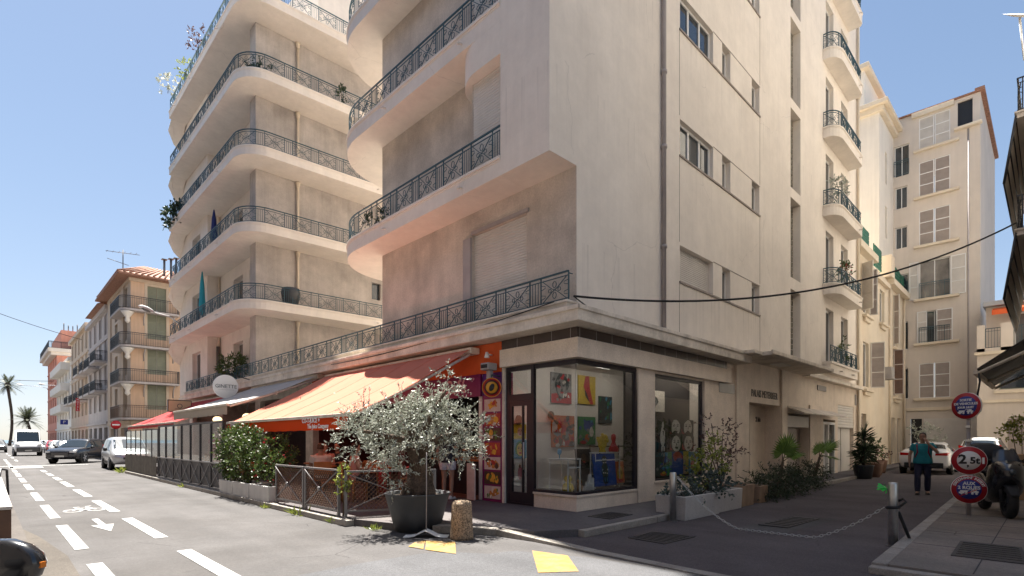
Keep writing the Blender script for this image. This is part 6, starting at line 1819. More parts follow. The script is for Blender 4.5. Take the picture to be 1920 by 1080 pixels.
def car(name, label, cat, st, cabin, wind, rear, wheels, wr, m, loc, rz, group=None, plate=True, grille=None, head=None, tail=None, roofrails=False, lower=.34, fogs=False, pillars=None, mir=None, hatch=True):
    # st: stations rear->front (x, zlow, zbelt, ztop, wlow, wbelt, wtop); cabin: indices (a,b) of side glazing; wind/rear: station pairs with the screens
    t = thing(name, label, cat, loc, rz, group)
    def ring(s):
        x, zl, zb, zt, wl, wb, wt = s
        h = [(0, zl), (wl * .85, zl), (wl, zl + .05), (wb + .01, zl + (zb - zl) * .45), (wb + .012, zl + (zb - zl) * .75), (wb - .015, zb), (wt + .01, zt - .07 * min(1, (zt - zb) * 4)), (wt * .82, zt - .012), (wt * .4, zt), (0, zt + .004)]
        return [Vector((x, y, z)) for y, z in h] + [Vector((x, -y, z)) for y, z in h[-2:0:-1]]
    R_ = [ring(s) for s in st]; n = len(R_[0])
    mb = MB(); mb.loft(R_); b = mb.build('body', m, t, local=True)
    # lower cladding
    mb = MB()
    for sg in (1, -1):
        mb.add([Vector((s[0], sg * (s[4] + .012), s[1] + .0)) for s in st[1:-1]] + [Vector((s[0], sg * (s[5] + .018), s[1] + .13)) for s in st[1:-1]],
               [(i, i + 1, len(st) - 2 + i + 1, len(st) - 2 + i) for i in range(len(st) - 3)])
    mb.build('sill', 'trim_black', t, local=True, recalc=False)
    def glaze(nm, quads, off=.006):
        g = MB()
        for q in quads:
            q = [Vector(p) for p in q]; c = sum(q, Vector()) / 4
            nn = (q[2] - q[0]).cross(q[3] - q[1]).normalized()
            if nn.dot(c - Vector((c.x * .6, 0, .8))) < 0: nn = -nn
            g.add([p + nn * off for p in q], [(0, 1, 2, 3)])
        g.build(nm, 'car_glass', t, local=True, recalc=False)
    for sg in (0, 1):
        i5, i6 = (5, 6) if sg == 0 else (n - 5, n - 6)
        qs = []
        for k in range(cabin[0], cabin[1]):
            a, c = R_[k], R_[k + 1]
            lo = lambda r: r[i5].lerp(r[i6], .1); hi = lambda r: r[i5].lerp(r[i6], .88)
            e = .05 / max(.1, (c[i5] - a[i5]).length)
            A_, B_ = lo(a).lerp(lo(c), e), lo(a).lerp(lo(c), 1 - e); C_, D_ = hi(a).lerp(hi(c), 1 - e), hi(a).lerp(hi(c), e)
            qs.append((A_, B_, C_, D_))
        for q in qs: glaze('side_window', [q], .012)
    for nm, (k, k2), (f0, f1) in (('windscreen', wind, (.08, .92)), ('rear_window', rear, (.12, .85))):
        if k is None: continue
        a, c = R_[k], R_[k2]
        for_idx = [6, 7, 8, 9, 10, 11, 12]
        lo = [a[i].lerp(c[i], f0) for i in for_idx]; hi = [a[i].lerp(c[i], f1) for i in for_idx]
        lo[0] = lo[0].lerp(lo[1], .35); lo[-1] = lo[-1].lerp(lo[-2], .35); hi[0] = hi[0].lerp(hi[1], .35); hi[-1] = hi[-1].lerp(hi[-2], .35)
        glaze(nm, [(lo[i], lo[i + 1], hi[i + 1], hi[i]) for i in range(6)], .012)
    L1, L0 = st[-1], st[0]; hw = max(s[5] for s in st)
    for i, x in enumerate(wheels):
        for sg in (1, -1):
            y = sg * (hw - .09)
            X = Matrix.Translation((x, y, wr)) @ Matrix.Rotation(rad(-90 * sg), 4, 'X')
            ar = MB(); ar.lathe([(0, .02), (wr * 1.17, .02), (wr * 1.2, .105), (wr * 1.02, .113), (0, .1)], (0, 0, 0), 24, 0, X); ar.build('wheel_arch', 'trim_black', t, local=True)
            w_ = MB(); w_.lathe([(wr * .62, -.1), (wr * .95, -.1), (wr, -.06), (wr, .09), (wr * .95, .13), (wr * .66, .135)], (0, 0, 0), 24, 0, X, True, False)
            wo = w_.build('wheel', 'rubber', t, local=True)
            rm = MB(); rm.lathe([(wr * .66, .132), (wr * .6, .12), (wr * .58, .09), (0, .09)], (0, 0, 0), 24, 1, X, True, False)
            for q in range(5):
                an = 2 * math.pi * q / 5
                rm.tube([X @ Vector((0, 0, .125)), X @ Vector((wr * .62 * math.cos(an), wr * .62 * math.sin(an), .125))], .035, 4)
            rm.lathe([(0, .14), (wr * .16, .14), (wr * .18, .12)], (0, 0, 0), 10, 0, X)
            rm.build('rim', ['alloy', 'trim_black'], wo, local=True)
    # front end
    zf = (L1[1] + L1[3]) / 2
    q = MB(); q.box(L0[0] - .025, L0[0] + .12, -L0[4] * .95, L0[4] * .95, L0[1] - .12, L0[1] + .12); q.build('rear_bumper', 'trim_black', t, local=True, bevel=.03)
    if head:
        for sg in (1, -1):
            hb = MB(); x, y, z, lx, ly, lz = head
            hb.add([(x, sg * y, z), (x - lx, sg * (y + ly), z + .03), (x - lx, sg * (y + ly), z + lz + .03), (x, sg * y, z + lz), (x + .015, sg * (y - .28), z + .02), (x + .015, sg * (y - .28), z + lz - .02)], [(0, 1, 2, 3), (0, 3, 5, 4)])
            hb.build('headlight', 'lamp_clear', t, local=True, recalc=False)
    if grille:
        g = MB(); x, hw_, z0, z1 = grille
        g.box(x - .06, x + .025, -hw_, hw_, z0, z1)
        for q in range(4): g.box(x + .025, x + .032, -hw_ * .95, hw_ * .95, z0 + (z1 - z0) * (q + .3) / 4, z0 + (z1 - z0) * (q + .45) / 4, 1)
        g.build('grille', ['trim_black', 'alloy'], t, local=True)
    if plate:
        for x, sg in ((L1[0] + .03, 1), (L0[0] - .03, -1)):
            pz = zf * .85 if sg > 0 else (L0[1] + L0[2]) / 2
            p = MB(); p.box(x - .012, x + .012, -.26, .26, pz - .055, pz + .055); p.build('number_plate', 'number_plate', t, local=True)
    if tail:
        for sg in (1, -1):
            hb = MB(); x, y, z, w_, h_ = tail
            hb.add([(x - .012, sg * (y - w_), z), (x - .012, sg * y, z), (x + .16, sg * (y + .055), z + .02), (x - .012, sg * (y - w_), z + h_ * .7), (x - .012, sg * y, z + h_), (x + .16, sg * (y + .055), z + h_)], [(0, 1, 4, 3), (1, 2, 5, 4)])
            hb.build('tail_light', 'lamp_red', t, local=True, recalc=False)
    if mir:
        for sg in (1, -1):
            k = MB(); x, z = mir
            k.box(x - .06, x + .08, sg * (hw + .02) - .02, sg * (hw + .02) + .02, z - .02, z + .02); 
            k.lathe([(.0, -.1), (.08, -.08), (.1, 0), (.08, .07), (0, .09)], (x, sg * (hw + .14), z + .05), 10)
            k.build('mirror', 'trim_black', t, local=True)
    return t
SUV = [(-2.28, .45, .95, 1.02, .70, .74, .66), (-2.2, .34, 1.02, 1.18, .82, .88, .72), (-1.75, .28, 1.04, 1.56, .86, .92, .66), (-1.0, .26, 1.03, 1.64, .87, .93, .66), (0, .26, 1.01, 1.63, .88, .93, .66), (.35, .26, 1.0, 1.56, .88, .93, .66), (1.05, .27, .99, 1.05, .88, .93, .78), (1.9, .28, .93, .97, .87, .92, .74), (2.2, .34, .80, .86, .82, .86, .66), (2.32, .42, .7, .74, .72, .74, .6)]
def hd(v): return math.atan2(v[1], v[0])
car('suv', 'black car turning out of the side street towards the camera', 'car', SUV, (2, 6), (6, 5), (1, 2), (-1.42, 1.40), .36, 'car_black', (-3.75, 40.4, 0), hd((-.55, -.83)), grille=(2.315, .5, .45, .72), head=(2.3, .84, .72, .4, .06, .13), tail=(-2.3, .8, .9, .3, .16), mir=(.75, 1.02))
MPV = [(-2.2, .42, .95, 1.05, .72, .78, .66), (-2.12, .3, 1.0, 1.25, .80, .86, .70), (-1.9, .28, 1.02, 1.66, .82, .87, .66), (-.9, .26, 1.02, 1.72, .83, .88, .66), (.1, .26, 1.0, 1.70, .83, .88, .66), (.4, .26, 1.0, 1.64, .83, .88, .65), (1.35, .27, .98, 1.06, .83, .88, .74), (1.9, .3, .86, .92, .80, .85, .66), (2.15, .36, .72, .76, .74, .78, .6)]
car('minivan', 'silver people carrier parked at the kerb beside the red awning screen', 'car', MPV, (2, 6), (6, 5), (1, 2), (-1.35, 1.35), .31, 'car_silver', (-2.95, 28.9, 0), hd((-.02, -1)), grille=(2.15, .4, .55, .66), head=(2.13, .74, .66, .4, .08, .15), tail=(-2.215, .76, .9, .14, .4), mir=(.95, 1.02))
VAN = [(-2.7, .4, 1.2, 2.45, .92, .98, .82), (-2.6, .35, 1.2, 2.55, .94, 1.0, .84), (-1.0, .35, 1.2, 2.58, .94, 1.0, .84), (1.0, .35, 1.2, 2.55, .94, 1.0, .84), (1.3, .35, 1.2, 2.45, .94, 1.0, .83), (2.05, .35, 1.2, 1.34, .94, 1.0, .88), (2.55, .38, 1.0, 1.08, .92, .96, .8), (2.72, .42, .8, .84, .84, .88, .7)]
car('van', 'white delivery van with a black lower grille facing the camera down the street', 'van', VAN, (3, 5), (5, 4), (None, None), (-1.7, 1.75), .36, 'car_white', (-5.55, 65.2, 0), hd((0, -1)), grille=(2.72, .85, .42, .84), head=(2.6, .9, .95, .3, .05, .2), mir=(1.75, 1.35))
HAT = [(-1.98, .4, .9, .98, .70, .74, .62), (-1.92, .3, .95, 1.1, .78, .82, .68), (-1.6, .28, .97, 1.42, .80, .84, .62), (-.7, .25, .96, 1.5, .81, .85, .62), (.1, .25, .95, 1.48, .81, .85, .62), (.35, .25, .95, 1.42, .81, .85, .62), (1.0, .26, .93, .99, .81, .85, .7), (1.7, .3, .84, .88, .78, .82, .64), (1.95, .38, .68, .72, .70, .74, .56)]
SED = [(-2.3, .42, .88, 1.0, .74, .80, .66), (-2.2, .3, .95, 1.1, .84, .90, .76), (-1.75, .27, .96, 1.14, .87, .92, .78), (-.9, .25, .96, 1.38, .88, .925, .64), (-.1, .25, .95, 1.46, .88, .925, .62), (.45, .25, .94, 1.42, .88, .925, .62), (1.35, .26, .92, .98, .87, .92, .74), (2.05, .3, .78, .84, .84, .88, .68), (2.32, .38, .62, .66, .74, .78, .58)]
gpk = 'cars parked far along the right kerb'
c0 = None
for i, (x, y, m_, lb) in enumerate(((-2.7, 63.5, 'car_grey', 'grey hatchback parked nearest beyond the side street'), (-2.7, 70, 'car_white', 'white hatchback parked second in the far kerb row'), (-2.7, 76.5, 'car_red', 'red hatchback parked third in the far kerb row'), (-2.8, 84, 'car_silver', 'silver hatchback parked fourth in the far kerb row'), (-2.8, 93, 'car_white', 'farthest white hatchback in the kerb row, before the tower'))):
    car('hatchback', lb, 'car', HAT, (2, 6), (6, 5), (1, 2), (-1.2, 1.22), .3, m_, (x, y, 0), hd((0, -1)), gpk, head=(1.92, .72, .66, .35, .06, .12), tail=(-1.985, .74, .8, .2, .2), grille=(1.95, .4, .45, .62), mir=(.75, .98))
car('suv', 'dark car following in the left lane behind the white van', 'car', SUV, (2, 6), (6, 5), (1, 2), (-1.42, 1.40), .36, 'car_grey', (-7.6, 86, 0), hd((0, -1)), grille=(2.315, .5, .45, .72), head=(2.3, .84, .72, .4, .06, .13), mir=(.75, 1.02))
car('sedan', 'white saloon car parked tail first in the alley behind the walking man', 'car', SED, (3, 6), (6, 5), (2, 3), (-1.4, 1.45), .34, 'car_white', (23.75, -2.5, 0), hd((1, .02)), tail=(-2.3, .84, .86, .42, .13), head=(2.24, .8, .6, .4, .06, .12), mir=(.95, 1.0))
HAT2 = [tuple(v * (1.12 if 0 < i < 4 else 1) for i, v in enumerate(s)) for s in HAT]
car('hatchback', 'white hatchback with red tail lamps parked behind the road sign post', 'car', HAT2, (2, 6), (6, 5), (1, 2), (-1.2, 1.22), .3, 'car_white', (28.6, -4.1, 0), hd((1, -.04)), tail=(-1.985, .76, .98, .26, .32), head=(1.92, .72, .66, .35, .06, .12), mir=(.75, .98))

# scooter (x forward)
M['scoot_black'] = mat('scoot_black', (.012, .012, .014), .22, coat=.6)
M['scoot_matt'] = mat('scoot_matt', (.02, .02, .022), .6)
M['seat_cover'] = mat('seat_cover', (.02, .02, .022), .75, var=.3, vscale=20, bump=.6, bscale=25)
M['screen_tint'] = mat('screen_tint', (.03, .04, .055), .08, spec=.9)
M['amber'] = mat('amber', (.7, .2, .02), .3)
def scooter(label, loc, rz):
    t = thing('scooter', label, 'scooter', loc, rz, None)
    for x in (-.72, .78):
        X = Matrix.Translation((x, 0, .30)) @ Matrix.Rotation(rad(90), 4, 'X')
        mb = MB(); mb.lathe([(.19, -.07), (.27, -.07), (.30, -.03), (.305, 0), (.30, .03), (.27, .07), (.19, .07)], (0, 0, 0), 26, 0, X, True, False); w_ = mb.build('wheel', 'rubber', t, local=True)
        mb = MB(); mb.lathe([(.19, -.06), (.19, .06)], (0, 0, 0), 22, 0, X, True, False); mb.lathe([(0, -.05), (.05, -.05), (.05, .05), (0, .05)], (0, 0, 0), 10, 0, X)
        for q in range(5):
            an = 2 * math.pi * q / 5; mb.tube([X @ Vector((0, 0, .03)), X @ Vector((.19 * math.cos(an), .19 * math.sin(an), .03))], .018, 4); mb.tube([X @ Vector((0, 0, -.03)), X @ Vector((.19 * math.cos(an), .19 * math.sin(an), -.03))], .018, 4)
        mb.build('rim', 'scoot_matt', w_, local=True)
    def sec(x, w_, z0, z1, k=.6):
        zc = (z0 + z1) / 2; h = (z1 - z0) / 2
        return [Vector((x, w_ * math.copysign(abs(math.cos(a)) ** k, math.cos(a)), zc + h * math.copysign(abs(math.sin(a)) ** k, math.sin(a)))) for a in [2 * math.pi * (j + .5) / 16 for j in range(16)]]
    mb = MB(); mb.loft([sec(-1.08, .05, .82, .9), sec(-.95, .15, .66, .93), sec(-.6, .2, .5, .86), sec(-.2, .21, .34, .8), (sec(.1, .2, .26, .66)), sec(.28, .22, .24, .56)]); mb.build('rear_body', 'scoot_black', t, local=True)
    mb = MB(); mb.loft([sec(.2, .22, .22, .42), sec(.42, .25, .26, .86), sec(.58, .27, .36, 1.06), sec(.74, .24, .52, 1.06), sec(.92, .14, .66, .96), sec(1.0, .05, .74, .88)]); mb.build('front_fairing', 'scoot_black', t, local=True)
    mb = MB(); mb.loft([sec(.62, .085, .56, .62), sec(.75, .1, .6, .655), sec(.95, .09, .54, .60), sec(1.1, .06, .42, .47)]); mb.build('mudguard', 'scoot_matt', t, local=True)
    mb = MB(); mb.tube([(.62, .1, .8), (.78, .1, .3)], .03, 8); mb.tube([(.62, -.1, .8), (.78, -.1, .3)], .03, 8); mb.build('fork', 'scoot_matt', t, local=True)
    mb = MB(); mb.loft([sec(-.9, .16, .90, 1.0), sec(-.6, .19, .86, 1.0), sec(-.3, .18, .8, .9), sec(.05, .12, .74, .84)]); mb.build('saddle', 'seat_cover', t, local=True)
    mb = MB(); mb.loft([sec(-1.18, .14, 1.02, 1.2), sec(-1.05, .25, .98, 1.33), sec(-.8, .27, .97, 1.38), sec(-.45, .26, .99, 1.34), sec(-.3, .16, 1.0, 1.2)]); mb.build('top_cover', 'seat_cover', t, local=True)
    mb = MB(); mb.tube([(.5, .36, 1.02), (.52, .2, 1.06), (.55, 0, 1.06), (.52, -.2, 1.06), (.5, -.36, 1.02)], .018, 8); mb.tube([(.5, .25, 1.04), (.5, .38, 1.015)], .026, 8); mb.tube([(.5, -.25, 1.04), (.5, -.38, 1.015)], .026, 8); mb.build('handlebar', 'scoot_matt', t, local=True)
    vs = []
    for i in range(7):
        a = -.9 + 1.8 * i / 6
        vs += [(.74 - .12 * a * a, .24 * a, 1.02), (.60 - .12 * a * a, .17 * a, 1.26)]
    mb = MB(); mb.add(vs, [(2 * i, 2 * i + 2, 2 * i + 3, 2 * i + 1) for i in range(6)], 0, True); mb.build('windshield', 'screen_tint', t, local=True, recalc=False)
    for sg in (1, -1):
        mb = MB(); mb.tube([(.55, sg * .24, 1.05), (.6, sg * .34, 1.16), (.58, sg * .40, 1.2)], .009, 6)
        mb.loft([[Vector((.585 + dx, sg * (.41 + ry * math.cos(a)), 1.23 + rz_ * math.sin(a))) for a in [2 * math.pi * j / 14 for j in range(14)]] for dx, ry, rz_ in ((-.028, .083, .05), (-.02, .095, .06), (.0, .098, .062), (.025, .08, .05), (.045, .03, .02))])
        m_ = mb.build('mirror', 'scoot_black', t, local=True)
        mb = MB(); mb.box(.57, .585, sg * .496 - .012, sg * .496 + .012, 1.222, 1.236); mb.build('indicator', 'amber', m_, local=True)
    mb = MB(); mb.loft([sec(-.95, .0, 0, .01)] if 0 else [[Vector((x, -.25 + .065 * math.cos(a), z + .065 * math.sin(a))) for a in [2 * math.pi * j / 12 for j in range(12)]] for x, z in ((-1.06, .42), (-.9, .39), (-.55, .34), (-.42, .32))]); mb.build('exhaust', 'alloy', t, local=True)
    mb = MB(); mb.lathe([(.0, 0), (.06, 0), (.05, .02), (0, .025)], (0, 0, 0), 14, 0, Matrix.Translation((.99, .0, .85)) @ Matrix.Rotation(rad(90), 4, 'Y')); mb.build('headlight', 'car_glass', t, local=True)
    mb = MB(); mb.box(-1.1, -1.07, -.1, .1, .8, .86); mb.build('tail_light', 'lamp_red', t, local=True)
    mb = MB(); mb.tube([(-.1, .16, .3), (.0, .3, .02)], .016, 6); mb.build('kickstand', 'scoot_matt', t, local=True)
    return t
sc = scooter('black maxi scooter with a covered seat parked on the right pavement', (5.8, -5.84, .11), hd((-.955, -.295)))
dup(sc, (-9.01, -5.0, .02), hd((.70, .713)), 'black scooter at the lower left corner of which only a mirror shows')
t = thing('cardboard_box', 'open brown cardboard box behind the black scooter', 'box', (9.6, -6.3, .11))
M['cardboard'] = mat('cardboard', (.40, .24, .12), .85, var=.12, vscale=5)
mb = MB(); mb.box(9.3, 10.1, -6.45, -5.75, .11, 1.2); mb.build('carton', 'cardboard', t, bevel=.01)
mb = MB(); mb.ext([(9.3, -5.75, 1.2), (9.3, -5.45, 1.28), (9.3, -5.45, 1.3), (9.3, -5.75, 1.215)], (.8, 0, 0)); mb.ext([(9.3, -6.45, 1.2), (9.3, -6.7, 1.3), (9.3, -6.7, 1.315), (9.3, -6.45, 1.215)], (.8, 0, 0)); mb.build('flap', 'cardboard', t)

# left edge: barrier and black post
t = thing('barrier', 'low brown barrier with a pale flat top along the left pavement', 'barrier', (-8.2, 8, .07))
mb = MB(); mb.box(-8.27, -8.10, 3.75, 12, .07, .56); mb.build('barrier_body', 'wood_dark', t, bevel=.01)
mb = MB(); mb.box(-8.28, -8.09, 3.72, 12.05, .562, .61); mb.build('top_board', 'concrete', t, bevel=.01)
t = thing('post', 'tall black post at the left edge of the picture', 'post', (-8.33, 2.6, .07))
mb = MB(); mb.box(-8.42, -8.265, 2.5, 2.66, .07, 2.15); mb.build('shaft', 'iron_black', t, bevel=.01)
mb = MB(); mb.box(-8.43, -8.255, 2.49, 2.67, 2.15, 2.2); mb.build('cap', 'steel_dark', t)
# cable duct hoop on the far left pavement
t = thing('hoop', 'small black hoop rail at the end of the left barrier', 'rail', (-8.05, 12.5, .07))
mb = MB(); mb.tube([(-8.15, 12.2, .07), (-8.15, 12.2, .5), (-8.1, 12.4, .8), (-7.98, 12.9, .75), (-7.95, 13.1, .07)], .03, 6); mb.build('hoop', 'iron_black', t)

# ================================================================== people
M['skin'] = mat('skin', (.46, .27, .19), .55, var=.06, vscale=10)
M['skin_tan'] = mat('skin_tan', (.34, .19, .13), .55, var=.06, vscale=10)
M['hair_dark'] = mat('hair_dark', (.018, .012, .010), .6, var=.3, vscale=40)
M['hair_brown'] = mat('hair_brown', (.07, .035, .02), .6, var=.3, vscale=40)
M['shirt_teal'] = mat('shirt_teal', (.015, .20, .24), .85, var=.15, vscale=9, bump=.3, bscale=12)
M['denim_dark'] = mat('denim_dark', (.02, .022, .05), .85, var=.2, vscale=12)
M['shirt_white'] = mat('shirt_white', (.66, .62, .60), .85, var=.1, vscale=9, bump=.2, bscale=14)
M['shirt_red'] = mat('shirt_red', (.38, .03, .04), .85, var=.5, vscale=18)
M['shirt_pink'] = mat('shirt_pink', (.55, .26, .22), .85, var=.1)
M['cloth_dark'] = mat('cloth_dark', (.02, .02, .03), .85)
M['shorts_print'] = mat('shorts_print', (.62, .60, .62), .85, tint=(.2, .2, .35), tscale=14, tamt=.7)
M['shoe_white'] = mat('shoe_white', (.72, .70, .68), .6)
M['shoe_dark'] = mat('shoe_dark', (.03, .028, .028), .6)
M['strap_red'] = mat('strap_red', (.22, .02, .05), .8)

def ell(c, rx, ry, rz_, n=12, k=8):
    c = Vector(c); rings = []
    for i in range(1, k):
        a = math.pi * i / k; rings.append([c + Vector((rx * math.sin(a) * math.cos(b), ry * math.sin(a) * math.sin(b), -rz_ * math.cos(a))) for b in [2 * math.pi * j / n for j in range(n)]])
    return rings
def person(label, loc, rz, J, skin='skin', top='shirt_white', bottom='denim_dark', shoes='shoe_dark', hair='hair_dark', sleeve=.55, legs='long', long_hair=False, extra=None, vox=.009, dress=False, group=None, wide=1.0):
    # local frame: +y faces forward, +x is the person's right
    t = thing('person', label, 'person', loc, rz, group)
    V3 = lambda k: Vector(J[k])
    def torso(mb, g, hem=False):
        pel, ch, nk = V3('pelvis'), V3('chest'), V3('neck')
        pts = [(pel - (ch - pel) * .25, .135, .10), (pel, .165, .115), (pel.lerp(ch, .45), .145, .105), (ch, .172, .12), (ch.lerp(nk, .55), .165, .105), (ch.lerp(nk, .85), .10, .075)]
        if hem: pts = [(pel - (ch - pel) * .24, .178, .130), (pel - (ch - pel) * .1, .178, .132), (pel, .176, .130), (pel.lerp(ch, .45), .16, .122)] + pts[3:]
        rx = (V3('shR') - V3('shL')); rx.normalize()
        rings = []
        for p, a, b in pts:
            ax = (nk - pel).normalized(); fy = ax.cross(rx).normalized()
            rings.append([p + rx * (a * wide + g) * math.cos(q) + fy * (b * wide + g) * math.sin(q) for q in [2 * math.pi * j / 16 for j in range(16)]])
        mb.loft(rings)
    def limb(mb, ks, rs, g=0, n=10):
        P = [V3(k) if isinstance(k, str) else Vector(k) for k in ks]; q = []; rr = []
        for i in range(len(P) - 1):
            for j in range(4):
                s = j / 4; q.append(P[i].lerp(P[i + 1], s)); bulge = 1 + .10 * math.sin(math.pi * s); rr.append((rs[i] + (rs[i + 1] - rs[i]) * s) * bulge + g)
        q.append(P[-1]); rr.append(rs[-1] + g)
        mb.tube(q, rr, n)
    mb = MB(); torso(mb, 0)
    hd_ = V3('head'); nk = V3('neck'); f = Vector(J.get('look', (0, 1, 0))).normalized(); up = Vector((0, 0, 1)); side = f.cross(up).normalized(); up = side.cross(f)
    HX = Matrix((side, f, up)).transposed().to_4x4(); HX.translation = hd_
    W = lambda p: HX @ Vector(p)
    mb.tube([nk - Vector((0, 0, .05)), nk.lerp(hd_, .6)], [.058, .052], 10)
    prof = [(-.115, .028, .03, .05), (-.1, .05, .055, .035), (-.06, .064, .075, .02), (0, .073, .088, .0), (.045, .076, .094, -.005), (.085, .066, .082, -.01), (.112, .04, .052, -.012), (.122, .01, .012, -.012)]
    mb.loft([[W((a * math.cos(q), dy + b * math.sin(q), z)) for q in [2 * math.pi * j / 16 for j in range(16)]] for z, a, b, dy in prof])
    mb.loft([[W((.013 * k * math.cos(q), .085 + d, z + .012 * k * math.sin(q))) for q in [2 * math.pi * j / 8 for j in range(8)]] for d, z, k in ((-.01, .0, 1.6), (.008, -.012, 1.1), (.02, -.022, .9), (.024, -.024, .3))])
    for s in (1, -1):
        mb.loft([[W((s * (.07 + d), -.005 + .018 * k * math.cos(q), -.005 + .03 * k * math.sin(q))) for q in [2 * math.pi * j / 8 for j in range(8)]] for d, k in ((0, 1), (.012, 1), (.016, .5))])
    for S in ('R', 'L'):
        limb(mb, ['sh' + S, 'el' + S, 'wr' + S], [.052, .042, .027])
        limb(mb, ['hip' + S, 'kn' + S, 'an' + S], [.085, .056, .038])
        an = V3('an' + S); toe = V3('toe' + S); limb(mb, [an + Vector((0, -.02, -.03)), toe], [.04, .03])
        # hand: palm, four bent fingers, thumb
        wv, el = V3('wr' + S), V3('el' + S); d = Vector(J.get('hand' + S, tuple(wv - el))).normalized(); pn = Vector(J.get('palm' + S, (0, 1, 0)))
        sd = d.cross(pn).normalized(); pn = sd.cross(d).normalized()
        mb.loft([[wv + d * q + sd * a * math.cos(k) + pn * b * math.sin(k) for k in [2 * math.pi * j / 8 for j in range(8)]] for q, a, b in ((-.01, .024, .018), (.03, .036, .016), (.075, .040, .014), (.092, .036, .011))])
        for i, ln in enumerate((.066, .078, .074, .058)):
            b0 = wv + d * .082 + sd * (-.030 + .02 * i); m1 = b0 + d * ln * .45 + pn * ln * .12; m2 = m1 + d * ln * .32 + pn * ln * .24; e = m2 + d * ln * .15 + pn * ln * .22
            mb.tube([b0, m1, m2, e], [.0095, .009, .0085, .007], 6)
        sgn = -1
        b0 = wv + d * .025 + sd * sgn * .03; mb.tube([b0, b0 + d * .03 + sd * sgn * .022 + pn * .01, b0 + d * .062 + sd * sgn * .026 + pn * .022], [.012, .0105, .008], 6)
    o = mb.build('body', skin, t, local=True)
    def rem(o, v):
        m_ = o.modifiers.new('remesh', 'REMESH'); m_.mode = 'VOXEL'; m_.voxel_size = v; m_.use_smooth_shade = True
        s = o.modifiers.new('smooth', 'SMOOTH'); s.factor = .5; s.iterations = 3
    rem(o, vox * .8)
    # eyes, mouth
    mb = MB()
    for s in (1, -1): mb.loft([[W((s * .030 + .011 * k * math.cos(q), .083 + dd, .012 + .006 * k * math.sin(q))) for q in [2 * math.pi * j / 8 for j in range(8)]] for dd, k in ((0, 1), (.006, .6))])
    mb.build('eyes', 'hair_dark', t, local=True)
    mb = MB(); mb.box(-.022, .022, .083, .09, -.058, -.05, 0, HX); mb.build('mouth', 'strap_red', t, local=True)
    # hair
    mb = MB()
    hp = [(.128, .012, .014), (.118, .05, .062), (.09, .076, .094), (.05, .085, .1), (.02, .083, .09)]
    mb.loft([[W((a * math.cos(q), -.018 + b * math.sin(q) * (1 if math.sin(q) < 0 else .88), z - (.0 if math.sin(q) > .2 else .05) * (1 if z < .08 else 0))) for q in [2 * math.pi * j / 18 for j in range(18)]] for z, a, b in hp])
    if long_hair:
        mb.loft([[W((a * math.cos(q), -.06 + b * math.sin(q), z)) for q in [2 * math.pi * j / 12 for j in range(12)]] for z, a, b in ((.06, .07, .05), (-.05, .085, .055), (-.16, .085, .045), (-.24, .05, .02))])
    rem(mb.build('hair', hair, t, local=True), vox)
    # clothes
    mb = MB(); torso(mb, .014, True)
    for S in ('R', 'L'):
        sh, el = V3('sh' + S), V3('el' + S); limb(mb, [sh.lerp(V3('chest'), .2), sh, sh.lerp(el, sleeve)], [.075, .060, .056], .012)
    pel = V3('pelvis')
    if dress:
        mb.loft([[pel + Vector(((.17 + q) * math.cos(k), (.13 + q) * math.sin(k), -z)) for k in [2 * math.pi * j / 16 for j in range(16)]] for z, q in ((-.05, .0), (.15, .05), (.4, .1))])
    rem(mb.build('shirt' if not dress else 'dress', top, t, local=True), vox * 1.1)
    mb = MB()
    rx = (V3('hipR') - V3('hipL')).normalized()
    mb.loft([[pel + Vector((0, 0, z)) + rx * (a * wide) * math.cos(k) + Vector((0, 1, 0)) * b * wide * math.sin(k) for k in [2 * math.pi * j / 16 for j in range(16)]] for z, a, b in ((.03, .165, .12), (0, .172, .125), (-.1, .168, .12), (-.14, .12, .09))])
    for S in ('R', 'L'):
        if legs == 'long': limb(mb, ['hip' + S, 'kn' + S, 'an' + S], [.1, .07, .058], .008)
        else: limb(mb, ['hip' + S, V3('hip' + S).lerp(V3('kn' + S), .5)], [.105, .095], .012)
    rem(mb.build('trousers' if legs == 'long' else 'shorts', bottom, t, local=True), vox * 1.1)
    for S in ('R', 'L'):
        an = V3('an' + S); toe = V3('toe' + S); d = (toe - an); d.z = 0; d.normalize(); sd = Vector((d.y, -d.x, 0)); b = Vector((an.x, an.y, toe.z))
        mb = MB(); mb.loft([[b + d * s + sd * w_ * math.cos(k) + Vector((0, 0, -.03 + h * max(0, math.sin(k)) )) for k in [math.pi * j / 9 for j in range(10)]] for s, w_, h in ((-.075, .028, .06), (-.05, .042, .09), (.02, .046, .09), (.1, .05, .065), (.17, .042, .045), (.2, .02, .025))])
        mb.build('shoe', shoes, t, local=True)
    if extra: extra(t, V3, W)
    return t
def stand(**k):
    J = dict(pelvis=(0, 0, .96), chest=(0, .01, 1.28), neck=(0, 0, 1.47), head=(0, .03, 1.63), shR=(.185, 0, 1.42), shL=(-.185, 0, 1.42), elR=(.25, -.03, 1.14), elL=(-.25, -.03, 1.14), wrR=(.26, .06, .9), wrL=(-.26, .06, .9),
             hipR=(.09, 0, .92), hipL=(-.09, 0, .92), knR=(.1, .02, .5), knL=(-.1, .02, .5), anR=(.1, -.02, .09), anL=(-.1, -.02, .09), toeR=(.12, .12, .04), toeL=(-.12, .12, .04), palmR=(-1, 0, 0), palmL=(1, 0, 0))
    J.update(k); return J
